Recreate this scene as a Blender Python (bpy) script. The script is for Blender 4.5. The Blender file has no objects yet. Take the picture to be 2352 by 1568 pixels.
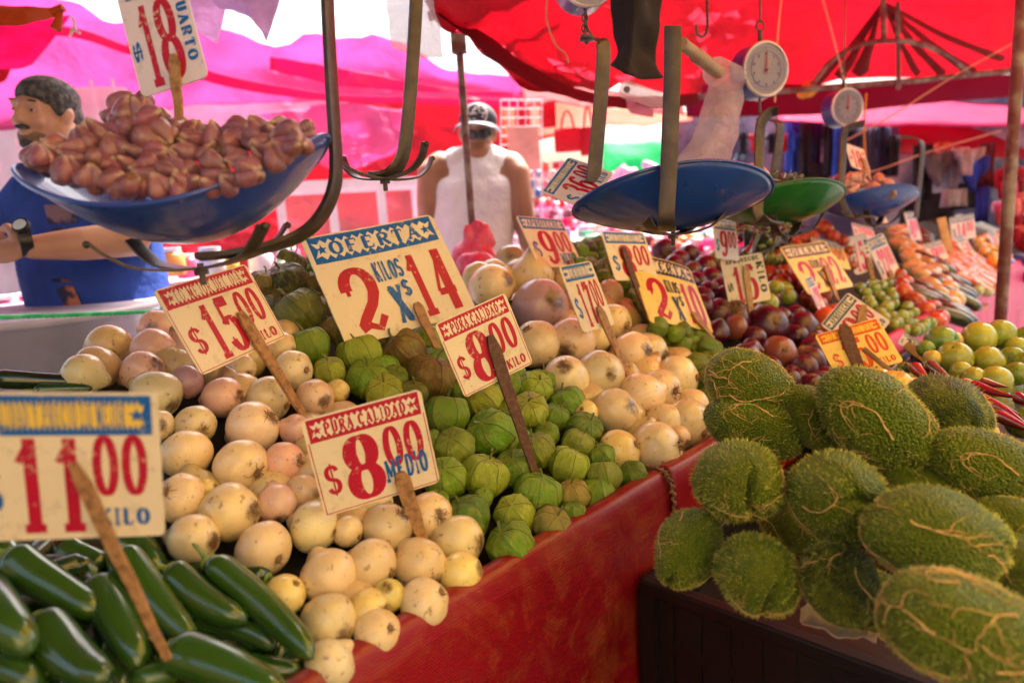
import bpy, bmesh, math, random
import numpy as np
from mathutils import Vector, Matrix, Quaternion, noise
R = math.radians
random.seed(7)
rnd = random.random
def U(a, b): return a + (b - a) * rnd()
SC = bpy.context.scene
COL = SC.collection

# ------------------------------------------------------------------ camera, world, sun, exposure
CAMZ = 1.35
PITCH, ROLL, FPX = R(10.4), R(3.6), 1568.0
Fd = Vector((0, math.cos(PITCH), -math.sin(PITCH)))
R0 = Vector((1, 0, 0)); U0 = Vector((0, math.sin(PITCH), math.cos(PITCH)))
Rc = math.cos(ROLL) * R0 - math.sin(ROLL) * U0
Uc = math.cos(ROLL) * U0 + math.sin(ROLL) * R0
CP = Vector((0, 0, CAMZ))
camd = bpy.data.cameras.new("camera"); cam = bpy.data.objects.new("camera", camd); COL.objects.link(cam)
camd.sensor_width = 36; camd.lens = 24; camd.clip_start = .02; camd.clip_end = 2000
cam.matrix_world = Matrix.Translation(CP) @ Matrix((Rc, Uc, -Fd)).transposed().to_4x4()
camd.dof.use_dof = True; camd.dof.focus_distance = 1.1; camd.dof.aperture_fstop = 2.9
SC.camera = cam
SUN_EL, SUN_AZ = R(60), R(28)      # azimuth clockwise from +Y (beyond the stall: the tarps glow from behind)
w = bpy.data.worlds.new("World"); SC.world = w; w.use_nodes = True
wn = w.node_tree; sky = wn.nodes.new("ShaderNodeTexSky"); sky.sky_type = 'NISHITA'; sky.sun_disc = False
sky.sun_elevation = SUN_EL; sky.sun_rotation = SUN_AZ; sky.dust_density = 9.0; sky.ozone_density = 0; sky.air_density = 1.0
bg = wn.nodes["Background"]; bg.inputs[1].default_value = .15
wn.links.new(sky.outputs[0], bg.inputs[0])
sd = bpy.data.lights.new("sun", 'SUN'); sd.energy = 4.5; sd.angle = R(.5); sd.color = (1, .95, .86)
so = bpy.data.objects.new("sun", sd); COL.objects.link(so)
sdir = Vector((math.sin(SUN_AZ) * math.cos(SUN_EL), math.cos(SUN_AZ) * math.cos(SUN_EL), math.sin(SUN_EL)))
so.rotation_euler = sdir.to_track_quat('Z', 'Y').to_euler(); so.location = (0, 0, 12)
SC.view_settings.view_transform = 'Standard'; SC.view_settings.look = 'None'
SC.view_settings.exposure = 1.9; SC.view_settings.gamma = 1
SC.cycles.max_bounces = 8; SC.cycles.diffuse_bounces = 5; SC.cycles.glossy_bounces = 3
SC.cycles.transparent_max_bounces = 12; SC.cycles.use_denoising = True
SC.cycles.sample_clamp_indirect = 6

# ------------------------------------------------------------------ picture <-> space
def ray(px, py): return (Fd + Rc * ((px - 1176) / FPX) + Uc * ((784 - py) / FPX))
def at(px, py, d): return CP + ray(px, py) * d
def proj(p):
    q = Vector(p) - CP; d = q.dot(Fd)
    return (1176 + FPX * q.dot(Rc) / d, 784 - FPX * q.dot(Uc) / d, d)
def hitz(px, py, z):
    r = ray(px, py); return CP + r * ((z - CAMZ) / r.z)
ZE = .90
E0 = hitz(1540, 1080, ZE)
ud = ray(2680, 401); UU = Vector((ud.x, ud.y, 0)).normalized(); VV = Vector((-UU.y, UU.x, 0))
def W(u, v, z): return Vector((E0.x, E0.y, 0)) + UU * u + VV * v + Vector((0, 0, z))
def uv_of(p):
    q = Vector((p[0] - E0.x, p[1] - E0.y, 0)); return q.dot(UU), q.dot(VV)
PILE_N = Vector((0, 0, 1)) - VV * .5
def hitplane(px, py, p0, n):
    r = ray(px, py); return CP + r * ((Vector(p0) - CP).dot(n) / r.dot(n))
def pile(px, py, lift=0.0): return hitplane(px, py, W(0, 0, ZE - .002 + lift), PILE_N)
CR_N = Vector((0, 0, 1)) - UU * .42 - VV * .0
def crateplane(px, py, lift=0.0): return hitplane(px, py, W(-.12, 0, ZE - .10 + lift), CR_N)
def cdir(x, y, z): return (Rc * x + Uc * y - Fd * z).normalized()   # x right, y up, z toward the viewer

# ------------------------------------------------------------------ objects
def newobj(name, me, parent=None, mat=None):
    o = bpy.data.objects.new(name, me); COL.objects.link(o)
    if mat is not None and me is not None:
        if not me.materials: me.materials.append(mat)
    if parent is not None: o.parent = parent
    return o
def empty(name, loc=(0, 0, 0), rot=None):
    o = bpy.data.objects.new(name, None); COL.objects.link(o); o.location = loc
    o.empty_display_size = .05
    if rot is not None: o.rotation_mode = 'QUATERNION'; o.rotation_quaternion = rot
    return o
def tag(o, label=None, cat=None, group=None, kind=None):
    if label: o["label"] = label
    if cat: o["category"] = cat
    if group: o["group"] = group
    if kind: o["kind"] = kind
    return o
AUTO = []      # (object, description, category, group)
def auto(o, desc, cat, group): AUTO.append((o, desc, cat, group)); return o
KIDS = {}
def kids(o): return KIDS.get(o.name, [])
def child(name, me, parent, mat=None):
    c = newobj(name, me, parent, mat); KIDS.setdefault(parent.name, []).append(c); return c
def copy_tree(o):
    c = o.copy(); COL.objects.link(c)
    for k in kids(o):
        d = k.copy(); COL.objects.link(d); d.parent = c; KIDS.setdefault(c.name, []).append(d)
        for g in kids(k):
            e = g.copy(); COL.objects.link(e); e.parent = d; KIDS.setdefault(d.name, []).append(e)
    return c
def mesh(name, vs, fs, smooth=True, mat=None, sharp=None):
    me = bpy.data.meshes.new(name); me.from_pydata([tuple(v) for v in vs], [], fs); me.update()
    if smooth: me.polygons.foreach_set("use_smooth", [True] * len(me.polygons))
    if mat: me.materials.append(mat)
    if sharp: 
        try: me.set_sharp_from_angle(angle=sharp)
        except Exception: pass
    return me
class MB:
    def __init__(s): s.v = []; s.f = []; s.mi = []
    def add(s, vs, fs, m=0):
        n = len(s.v); s.v += [Vector(v) for v in vs]; s.f += [tuple(i + n for i in f) for f in fs]; s.mi += [m] * len(fs); return s
    def box(s, c, size, ax=None, m=0):
        ax = ax or (Vector((1, 0, 0)), Vector((0, 1, 0)), Vector((0, 0, 1))); c = Vector(c)
        vs = [c + ax[0] * (size[0] / 2 * a) + ax[1] * (size[1] / 2 * b) + ax[2] * (size[2] / 2 * d) for a in (-1, 1) for b in (-1, 1) for d in (-1, 1)]
        return s.add(vs, [(0, 1, 3, 2), (4, 6, 7, 5), (0, 4, 5, 1), (2, 3, 7, 6), (0, 2, 6, 4), (1, 5, 7, 3)], m)
    def tube(s, pts, r, n=8, m=0, cap=True):
        pts = [Vector(p) for p in pts]; rs = r if isinstance(r, (list, tuple)) else [r] * len(pts)
        t = (pts[1] - pts[0]).normalized(); nn = t.orthogonal().normalized(); vs = []
        for i, p in enumerate(pts):
            a = pts[max(i - 1, 0)]; b = pts[min(i + 1, len(pts) - 1)]; t2 = (b - a)
            t2 = t2.normalized() if t2.length > 1e-9 else t
            nn = (nn - t2 * nn.dot(t2)); nn = nn.normalized() if nn.length > 1e-6 else t2.orthogonal().normalized()
            bb = t2.cross(nn)
            for k in range(n):
                an = 2 * math.pi * k / n; vs.append(p + (nn * math.cos(an) + bb * math.sin(an)) * rs[i])
        fs = [(i * n + k, i * n + (k + 1) % n, (i + 1) * n + (k + 1) % n, (i + 1) * n + k) for i in range(len(pts) - 1) for k in range(n)]
        if cap: fs += [tuple(range(n - 1, -1, -1)), tuple((len(pts) - 1) * n + k for k in range(n))]
        return s.add(vs, fs, m)
    def strap(s, pts, wdir, w, t, m=0):
        """flat bar: width w along wdir, thickness t across"""
        pts = [Vector(p) for p in pts]; vs = []; wd = Vector(wdir).normalized()
        for i, p in enumerate(pts):
            tt = (pts[min(i + 1, len(pts) - 1)] - pts[max(i - 1, 0)]).normalized()
            w2 = (wd - tt * wd.dot(tt)).normalized(); nn = tt.cross(w2)
            c = [(-1, -.8), (-.88, -1), (.88, -1), (1, -.8), (1, .8), (.88, 1), (-.88, 1), (-1, .8)]
            vs += [p + w2 * (w / 2 * a) + nn * (t / 2 * b) for a, b in c]
        n = 8
        fs = [(i * n + k, i * n + (k + 1) % n, (i + 1) * n + (k + 1) % n, (i + 1) * n + k) for i in range(len(pts) - 1) for k in range(n)]
        fs += [tuple(range(n - 1, -1, -1)), tuple((len(pts) - 1) * n + k for k in range(n))]
        return s.add(vs, fs, m)
    def ell(s, c, r, q=None, nu=16, nv=10, m=0):
        c = Vector(c); r = Vector(r) if not isinstance(r, (int, float)) else Vector((r, r, r)); vs = []; fs = []
        for j in range(nv + 1):
            ph = math.pi * j / nv
            for i in range(nu):
                th = 2 * math.pi * i / nu
                p = Vector((r.x * math.sin(ph) * math.cos(th), r.y * math.sin(ph) * math.sin(th), r.z * math.cos(ph)))
                if q is not None: p = q @ p
                vs.append(c + p)
        for j in range(nv):
            for i in range(nu):
                fs.append((j * nu + i, (j + 1) * nu + i, (j + 1) * nu + (i + 1) % nu, j * nu + (i + 1) % nu))
        return s.add(vs, fs, m)
    def cyl(s, a, b, r, n=16, m=0): return s.tube([a, b], r, n, m)
    def mesh(s, name, mats=None, smooth=True, sharp=R(35)):
        me = mesh(name, s.v, s.f, smooth)
        for m in (mats or []): me.materials.append(m)
        if mats and len(mats) > 1: me.polygons.foreach_set("material_index", s.mi)
        if smooth and sharp:
            try: me.set_sharp_from_angle(angle=sharp)
            except Exception: pass
        return me
def smoothpath(pts, n=8):
    pts = [Vector(p) for p in pts]; out = []
    for i in range(len(pts) - 1):
        p0 = pts[max(i - 1, 0)]; p1 = pts[i]; p2 = pts[i + 1]; p3 = pts[min(i + 2, len(pts) - 1)]
        for k in range(n):
            t = k / n
            out.append(.5 * ((2 * p1) + (p2 - p0) * t + (2 * p0 - 5 * p1 + 4 * p2 - p3) * t * t + (3 * p1 - p0 - 3 * p2 + p3) * t ** 3))
    return out + [pts[-1]]
def nz(p, s=1, o=0): return noise.noise(Vector(p) * s + Vector((o, o * 1.7, -o)))

# ------------------------------------------------------------------ materials
class NT:
    def __init__(s, name, principled=True):
        s.m = bpy.data.materials.new(name); s.m.use_nodes = True; s.t = s.m.node_tree; s.t.nodes.clear()
        s.out = s.n("ShaderNodeOutputMaterial")
        if principled: s.b = s.n("ShaderNodeBsdfPrincipled"); s.l(s.b.outputs[0], s.out.inputs[0])
    def n(s, ty, **kw):
        x = s.t.nodes.new(ty)
        for k, v in kw.items(): setattr(x, k, v)
        return x
    def l(s, a, b): s.t.links.new(a, b)
    def set(s, node, **kw):
        for k, v in kw.items():
            k = k.replace('_', ' ')
            if hasattr(v, 'is_linked') or isinstance(v, bpy.types.NodeSocket): s.l(v, node.inputs[k])
            else: node.inputs[k].default_value = v
    def math(s, op, a, b=0.0, clamp=False):
        x = s.n("ShaderNodeMath", operation=op, use_clamp=clamp)
        for i, v in enumerate((a, b)):
            if isinstance(v, bpy.types.NodeSocket): s.l(v, x.inputs[i])
            else: x.inputs[i].default_value = v
        return x.outputs[0]
    def mix(s, f, a, b, mode='MIX'):
        x = s.n("ShaderNodeMix", data_type='RGBA', blend_type=mode)
        for i, v in ((0, f), (6, a), (7, b)):
            if isinstance(v, bpy.types.NodeSocket): s.l(v, x.inputs[i])
            elif i == 0: x.inputs[0].default_value = v
            else: x.inputs[i].default_value = (*v[:3], 1)
        return x.outputs[2]
    def noise(s, vec, scale, detail=3, rough=.55, dist=0):
        x = s.n("ShaderNodeTexNoise"); x.inputs["Scale"].default_value = scale; x.inputs["Detail"].default_value = detail
        x.inputs["Roughness"].default_value = rough; x.inputs["Distortion"].default_value = dist
        if vec is not None: s.l(vec, x.inputs["Vector"])
        return x.outputs[0]
    def ramp(s, f, lo, hi): # smooth step lo..hi
        x = s.n("ShaderNodeMapRange", interpolation_type='SMOOTHSTEP'); s.l(f, x.inputs[0])
        x.inputs[1].default_value = lo; x.inputs[2].default_value = hi; return x.outputs[0]
    def obj(s, off=True):
        tc = s.n("ShaderNodeTexCoord"); 
        if not off: return tc.outputs["Object"]
        oi = s.n("ShaderNodeObjectInfo"); k = s.math('MULTIPLY', oi.outputs["Random"], 40)
        v = s.n("ShaderNodeVectorMath", operation='ADD'); s.l(tc.outputs["Object"], v.inputs[0]); s.l(k, v.inputs[1]); return v.outputs[0]
    def bump(s, h, strength=.3, dist=.01):
        x = s.n("ShaderNodeBump"); x.inputs["Strength"].default_value = strength; x.inputs["Distance"].default_value = dist
        s.l(h, x.inputs["Height"]); s.l(x.outputs[0], s.b.inputs["Normal"]); return x
def plain(name, col, rough=.5, col2=None, scale=8, bump=0, metal=0, spec=.5, world=False, bdist=.004, coat=0, lo=.4, hi=.7):
    t = NT(name); t.set(t.b, Roughness=rough, Metallic=metal); t.b.inputs["Specular IOR Level"].default_value = spec
    t.b.inputs["Coat Weight"].default_value = coat
    v = t.obj(); n = t.noise(v, scale, 5)
    c2 = col2 or tuple(c * .75 for c in col)
    c = t.mix(t.ramp(n, lo, hi), col, c2); t.l(c, t.b.inputs["Base Color"])
    r = t.math('ADD', t.math('MULTIPLY', t.noise(v, scale * 2.3, 3), .25), rough - .12); t.l(r, t.b.inputs["Roughness"])
    if bump: t.bump(t.noise(v, scale * 3, 5), bump, bdist)
    return t.m
def objcol(name, rough=.4, K=6, kz=1.5, streak=.25, scol=(.5, .3, .1), spot=(.3, .18, .08), sscale=2.5, slo=.62, shi=.72, zlo=None, zhi=None, bump=.15, coat=0, sss=0, spec=.5, var=.25, bscale=None):
    """produce skin: colour of the individual, meridian streaks, blemishes, darker poles (object Z is the stem axis)"""
    t = NT(name); oi = t.n("ShaderNodeObjectInfo"); tc = t.n("ShaderNodeTexCoord")
    sp = t.n("ShaderNodeSeparateXYZ"); t.l(tc.outputs["Object"], sp.inputs[0])
    x, y, z = sp.outputs
    ln = t.math('SQRT', t.math('ADD', t.math('MULTIPLY', x, x), t.math('ADD', t.math('MULTIPLY', y, y), 1e-4)))
    k = t.math('MULTIPLY', oi.outputs["Random"], 37)
    cb = t.n("ShaderNodeCombineXYZ")
    t.l(t.math('ADD', t.math('MULTIPLY', t.math('DIVIDE', x, ln), K), k), cb.inputs[0])
    t.l(t.math('MULTIPLY', t.math('DIVIDE', y, ln), K), cb.inputs[1]); t.l(t.math('MULTIPLY', z, kz), cb.inputs[2])
    ns = t.noise(cb.outputs[0], 1, 4, .6)
    v = t.obj()
    n2 = t.noise(v, sscale, 6, .6)
    n1 = t.noise(v, 1.3, 2)
    base = t.mix(t.math('MULTIPLY', t.ramp(n1, .35, .7), var), oi.outputs["Color"], scol)
    base = t.mix(t.math('MULTIPLY', t.ramp(ns, .48, .72), streak), base, scol)
    base = t.mix(t.math('MULTIPLY', t.ramp(n2, slo, shi), .85), base, spot)
    if zlo: base = t.mix(t.ramp(t.math('MULTIPLY', t.math('ADD', z, t.math('MULTIPLY', n2, -.25)), -1), zlo[0], zlo[1]), base, zlo[2])
    if zhi: base = t.mix(t.ramp(t.math('ADD', z, t.math('MULTIPLY', n2, .3)), zhi[0], zhi[1]), base, zhi[2])
    t.l(base, t.b.inputs["Base Color"]); t.b.inputs["Specular IOR Level"].default_value = spec
    t.l(t.math('ADD', t.math('MULTIPLY', ns, .3), rough - .15), t.b.inputs["Roughness"])
    t.b.inputs["Coat Weight"].default_value = coat; t.b.inputs["Coat Roughness"].default_value = .15
    if sss: t.b.inputs["Subsurface Weight"].default_value = sss; t.b.inputs["Subsurface Radius"].default_value = (.02, .012, .006)
    if bump: t.bump(t.math('ADD', ns, t.math('MULTIPLY', t.noise(v, bscale or 9, 4), .5)), bump, .03)
    return t.m
def cloth(name, col, trans=None, tw=.5, weave=0, wr=.5, scale=3, rough=.6, col2=None, bands=None):
    t = NT(name, False); df = t.n("ShaderNodeBsdfPrincipled"); t.b = df; tr = t.n("ShaderNodeBsdfTranslucent"); mx = t.n("ShaderNodeMixShader")
    v = t.obj(False); n = t.noise(v, scale, 5, .6, .4)
    c = t.mix(t.ramp(n, .3, .75), col, col2 or tuple(a * .8 for a in col)); t.l(c, df.inputs["Base Color"])
    tcol = trans or col
    c2 = t.mix(t.ramp(n, .3, .75), tcol, tuple(a * .8 for a in tcol))
    t.l(c2, tr.inputs[0]); df.inputs["Roughness"].default_value = rough; df.inputs["Specular IOR Level"].default_value = .25
    mx.inputs[0].default_value = tw; t.l(df.outputs[0], mx.inputs[1]); t.l(tr.outputs[0], mx.inputs[2]); t.l(mx.outputs[0], t.out.inputs[0])
    if weave:
        w1 = t.n("ShaderNodeTexWave", bands_direction='DIAGONAL'); w1.inputs["Scale"].default_value = weave; t.l(v, w1.inputs[0])
        h = t.math('ADD', t.math('MULTIPLY', n, .6), t.math('MULTIPLY', w1.outputs[1], .3))
    else: h = t.noise(v, scale * 2.5, 6, .6, .5)
    x = t.bump(h, wr, .08); t.l(x.outputs[0], tr.inputs["Normal"])
    return t.m
# ------------------------------------------------------------------ lettering
def A(cx, cy, rx, ry, a0, a1, n=None):
    n = n or max(6, int(abs(a1 - a0) / 15)); return [(cx + rx * math.cos(R(a0 + (a1 - a0) * i / n)), cy + ry * math.sin(R(a0 + (a1 - a0) * i / n))) for i in range(n + 1)]
def sf(*ps): return [([(x - .22, y), (x + .22, y)], -1.3) for x, y in ps]     # slab serif; negative: multiple of the thin width
SS = A(.5, .75, .46, .25, 15, 265) + A(.5, .25, .46, .25, 85, -165)
G = {
 '0': [A(.5, .5, .5, .5, 0, 360, 28)], 'O': [A(.5, .5, .5, .5, 0, 360, 28)],
 '1': [[(.6, 1), (.6, 0)], ([(.62, .97), (.1, .74)], .55), ([(.15, 0), (1.05, 0)], -1.6)],
 '2': [A(.5, .73, .47, .27, 190, 0) + [(.95, .6), (.75, .42), (.3, .2), (.12, .08)], ([(.02, .05), (.35, .1), (.7, .02), (1, .2)], .62), ([(.0, .68), (.14, .68)], .75)],
 '3': [A(.5, .74, .42, .26, 165, -85), A(.5, .26, .48, .26, 85, -165), ([(.02, .72), (.16, .72)], .6), ([(.0, .24), (.14, .24)], .6)],
 '4': [[(.72, 1), (.72, 0)], ([(.7, .98), (.02, .3)], .35), ([(0, .28), (1.08, .28)], -1.8), ([(.45, 0), (1, 0)], -1.6)],
 '5': [([(.15, .98), (.12, .52)], .4), ([(.1, .95), (.95, .95)], -3.0), A(.48, .32, .5, .32, 140, -160), ([(.02, .22), (.15, .22)], .6)],
 '6': [A(.5, .3, .5, .3, 0, 360, 24), [(.9, .85), (.7, .98), (.45, .98), (.15, .85), (0, .6), (0, .3)], ([(.82, .83), (.96, .83)], .5)],
 '7': [([(0, .93), (1, .93)], -3.0), [(1, .93), (.7, .6), (.5, .3), (.45, 0)], ([(.0, .98), (.0, .78)], .4)],
 '8': [A(.5, .74, .44, .26, 0, 360, 24), A(.5, .26, .5, .26, 0, 360, 24)],
 '9': [A(.5, .7, .5, .3, 0, 360, 24), [(1, .7), (1, .4), (.85, .15), (.55, .02), (.3, .02), (.1, .15)], ([(.04, .17), (.18, .17)], .5)],
 '$': [SS, ([(.5, 1.12), (.5, -.12)], .35)], 'S': [SS],
 'A': [([(.5, 1), (.02, 0)], .5), [(.5, 1), (.98, 0)], ([(.22, .33), (.78, .33)], -1)] + sf((0, 0), (1, 0)),
 'B': [[(.12, 1), (.12, 0)], [(.12, 1)] + A(.5, .76, .42, .24, 90, -90) + [(.12, .52)], [(.12, .52)] + A(.5, .26, .5, .26, 90, -90) + [(.12, 0)]],
 'C': [A(.52, .5, .52, .5, 40, 320), ([(.92, .98), (.92, .68)], .3)], 'G': [A(.52, .5, .52, .5, 40, 340), [(.95, .4), (.95, 0)], ([(.6, .42), (1.05, .42)], -1.2)],
 'D': [[(.12, 1), (.12, 0)], [(.0, 1), (.3, 1)] + A(.4, .5, .6, .5, 90, -90) + [(.0, 0)]],
 'E': [[(.15, 1), (.15, 0)], ([(0, 1), (.95, 1)], -1), ([(0, 0), (.98, 0)], -1), ([(.15, .5), (.7, .5)], -1), ([(.95, 1), (.95, .75)], .3), ([(.98, 0), (.98, .27)], .3)],
 'F': [[(.15, 1), (.15, 0)], ([(0, 1), (.95, 1)], -1), ([(.15, .5), (.7, .5)], -1), ([(.95, 1), (.95, .75)], .3)] + sf((.15, 0)),
 'H': [[(.12, 1), (.12, 0)], [(.88, 1), (.88, 0)], ([(.12, .5), (.88, .5)], -1)] + sf((.12, 0), (.12, 1), (.88, 0), (.88, 1)),
 'I': [[(.5, 1), (.5, 0)]] + [([(.1, y), (.9, y)], -1.3) for y in (0, 1)],
 'J': [[(.7, 1), (.7, .3)] + A(.4, .25, .3, .25, 0, -170)] + sf((.7, 1)),
 'K': [[(.14, 1), (.14, 0)], ([(.95, 1), (.2, .42)], .45), [(.42, .6), (.95, 0)]] + sf((.14, 0), (.14, 1), (.92, 0), (.9, 1)),
 'L': [[(.15, 1), (.15, 0)], ([(0, 0), (.95, 0)], -1), ([(.95, 0), (.95, .28)], .3)] + sf((.15, 1)),
 'M': [([(.08, 1), (.08, 0)], .5), [(.08, 1), (.5, .15)], ([(.5, .15), (.92, 1)], .4), [(.92, 1), (.92, 0)]] + sf((.05, 0), (.95, 0)),
 'N': [([(.1, 1), (.1, 0)], .5), [(.1, 1), (.9, 0)], ([(.9, 1), (.9, 0)], .5)] + sf((.1, 0), (.9, 1)),
 'P': [[(.15, 1), (.15, 0)], [(.15, 1), (.4, 1)] + A(.5, .74, .48, .26, 90, -90) + [(.15, .48)]] + sf((.15, 0)),
 'Q': [A(.5, .5, .5, .5, 0, 360, 24), ([(.5, .3), (.95, -.1)], .5)],
 'R': [[(.14, 1), (.14, 0)], [(.14, 1), (.4, 1)] + A(.5, .75, .42, .25, 90, -90) + [(.14, .5)], [(.5, .5), (.95, 0)]] + sf((.14, 0), (.95, 0)),
 'T': [[(.5, 1), (.5, 0)], ([(0, 1), (1, 1)], -1), ([(0, 1), (0, .75)], .3), ([(1, 1), (1, .75)], .3)] + sf((.5, 0)),
 'U': [[(.12, 1), (.12, .3)] + A(.5, .28, .38, .28, 180, 360) + [(.88, 1)]] + sf((.12, 1), (.88, 1)),
 'V': [[(.02, 1), (.5, 0)], ([(.98, 1), (.5, 0)], .5)] + sf((.02, 1), (.98, 1)),
 'X': [[(.05, 1), (.95, 0)], ([(.95, 1), (.05, 0)], .5)] + sf((.05, 1), (.95, 1), (.05, 0), (.95, 0)),
 'Y': [[(.02, 1), (.5, .5)], ([(.98, 1), (.5, .5)], .6), [(.5, .5), (.5, 0)]] + sf((.5, 0), (0, 1), (1, 1)),
 'Z': [([(0, 1), (1, 1)], -1.4), [(1, 1), (0, 0)], ([(0, 0), (1, 0)], -1.4)], ' ': [],
}
def glyph(mb, ch, x, y, w, h, thick=.32, thin=.09, xf=None, zc=[0]):
    T = thick * w; t = max(thin * h, .12 * T)
    ix, iy, iw, ih = x + T / 2, y + t / 2, w - T, h - t
    for st in G.get(ch, []):
        fw = None
        if isinstance(st, tuple): st, fw = st
        pts = [Vector((ix + p[0] * iw, iy + p[1] * ih)) for p in st]
        zc[0] = (zc[0] + 1) % 9; z = .00025 * zc[0]; vs = []
        for i, p in enumerate(pts):
            a = pts[max(i - 1, 0)]; b = pts[min(i + 1, len(pts) - 1)]
            if len(pts) > 3 and (pts[0] - pts[-1]).length < 1e-5 and i in (0, len(pts) - 1): a, b = pts[-2], pts[1]
            d = (b - a).normalized(); wd = t + (T - t) * abs(d.y) ** 1.5
            if fw is not None: wd = fw * T if fw > 0 else -fw * t
            n = Vector((-d.y, d.x)) * (wd / 2)
            for q in (p + n, p - n):
                q = xf(q) if xf else q; vs.append((q.x, q.y, z))
        mb.add(vs, [(2 * i, 2 * i + 1, 2 * i + 3, 2 * i + 2) for i in range(len(pts) - 1)])
NARROW = {'I': .55, '1': .75, ' ': .45, 'J': .8, 'M': 1.3, 'L': .9}
def textline(mb, s, x0, x1, y0, y1, gap=.12, thick=.32, thin=.1, xf=None, slope=0):
    ws = [NARROW.get(c, 1) for c in s]; tot = sum(ws) + gap * (len(s) - 1); u = (x1 - x0) / tot; x = x0
    for c, wd in zip(s, ws):
        glyph(mb, c, x, y0 + slope * (x - x0), u * wd, y1 - y0, thick if wd <= 1 else .26, thin, xf); x += u * (wd + gap)
def zigzag(mb, x0, x1, y0, y1, th, n):
    st = (x1 - x0) / n
    vs = []; fs = []
    for i in range(n):
        a = x0 + i * st; b = a + st; vs0 = len(vs)
        vs += [(a, y0 + th, 0), (b, y0 + th, 0), (b, y1 - th, 0), (a, y1 - th, 0), ((a + b) / 2, y0, 0), ((a + b) / 2, y1, 0)]
        fs += [(vs0, vs0 + 1, vs0 + 2, vs0 + 3), (vs0 + 4, vs0 + 1, vs0), (vs0 + 3, vs0 + 2, vs0 + 5)]
    m = (y0 + y1) / 2; k = len(vs); e = st * .7
    vs += [(x0, y0 + th, 0), (x0 - e, y0 + th * .6, 0), (x0 - e * .2, m, 0), (x0 - e, y1 - th * .6, 0), (x0, y1 - th, 0), (x1, y0 + th, 0), (x1 + e, y0 + th * .6, 0), (x1 + e * .2, m, 0), (x1 + e, y1 - th * .6, 0), (x1, y1 - th, 0), (x0, m, 0), (x1, m, 0)]
    fs += [(k + 1, k, k + 10, k + 2), (k + 2, k + 10, k + 4, k + 3), (k + 5, k + 6, k + 7, k + 11), (k + 11, k + 7, k + 8, k + 9)]
    mb.add(vs, fs)
def star(mb, x, y, r, z=.0008):
    vs = [(x, y, z)] + [(x + (r if i % 2 == 0 else r * .42) * math.sin(math.pi * i / 5), y + (r if i % 2 == 0 else r * .42) * math.cos(math.pi * i / 5), z) for i in range(10)]
    mb.add(vs, [(0, (i + 1) % 10 + 1, i + 1) for i in range(10)])

def card_mat(name, col, wear_sheen=(.25, .16, .08), lo=.6, hi=.75):
    t = NT(name); v = t.obj(); n = t.noise(v, 6, 8, .7); n2 = t.noise(v, 40, 4, .7)
    c = t.mix(t.math('MULTIPLY', t.ramp(n, .5, .8), .45), col, wear_sheen); c = t.mix(t.ramp(n2, lo + .05, hi + .05), c, wear_sheen)
    vo = t.n("ShaderNodeTexVoronoi", feature='DISTANCE_TO_EDGE'); vo.inputs["Scale"].default_value = 5
    vd = t.n("ShaderNodeVectorMath", operation='ADD'); t.l(v, vd.inputs[0]); 
    nn = t.n("ShaderNodeTexNoise"); nn.inputs["Scale"].default_value = 4; t.l(v, nn.inputs[0]); t.l(nn.outputs[1], vd.inputs[1]); t.l(vd.outputs[0], vo.inputs[0])
    crk = t.math('SUBTRACT', 1, t.ramp(vo.outputs[0], .0, .012)); crk = t.math('MULTIPLY', crk, t.ramp(n, .5, .6))
    c = t.mix(t.math('MULTIPLY', crk, .7), c, tuple(a * .6 for a in wear_sheen))
    t.l(c, t.b.inputs["Base Color"]); t.b.inputs["Roughness"].default_value = .42; t.b.inputs["Specular IOR Level"].default_value = .35
    t.bump(n2, .12, .002); return t.m
def ink_mat(name, col, under=(.76, .60, .38), amt=1.0):
    t = NT(name); v = t.obj(); n = t.noise(v, 22, 8, .75); n2 = t.noise(v, 2.5, 2)
    f = t.math('MULTIPLY', t.ramp(t.math('ADD', n, t.math('MULTIPLY', n2, .45)), .80, .93), amt)
    c = t.mix(f, col, under); c = t.mix(t.math('MULTIPLY', t.ramp(n2, .4, .8), .3), c, tuple(a * .6 for a in col))
    t.l(c, t.b.inputs["Base Color"]); t.b.inputs["Roughness"].default_value = .4; t.b.inputs["Specular IOR Level"].default_value = .3; return t.m
CREAM = (.80, .68, .46)
CM = {'cream': card_mat('card_cream', CREAM), 'yellow': card_mat('card_yellow', (.85, .62, .16)), 'white': card_mat('card_white', (.78, .70, .66)), 'lav': card_mat('card_lavender', (.72, .62, .66))}
INK = {'red': ink_mat('ink_red', (.48, .006, .035)), 'blue': ink_mat('ink_blue', (.004, .12, .42)), 'dark': ink_mat('ink_black', (.03, .03, .045)), 'brown': ink_mat('ink_brown', (.10, .035, .03)),
       'cream': ink_mat('ink_cream', (.80, .70, .50)), 'yellow': ink_mat('ink_yellow', (.85, .58, .07)), 'pink': ink_mat('ink_pink', (.75, .03, .22)), 'orange': ink_mat('ink_orange', (.7, .07, .02)), 'navy': ink_mat('ink_navy', (.01, .05, .16))}
WOOD = {'light': plain('stick_light_wood', (.55, .33, .13), .6, (.35, .18, .06), 14, .5), 'dark': plain('stick_dark_wood', (.09, .035, .018), .6, (.17, .07, .03), 14, .5), 'mid': plain('stick_wood', (.42, .22, .08), .6, (.22, .10, .035), 14, .5)}

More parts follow.
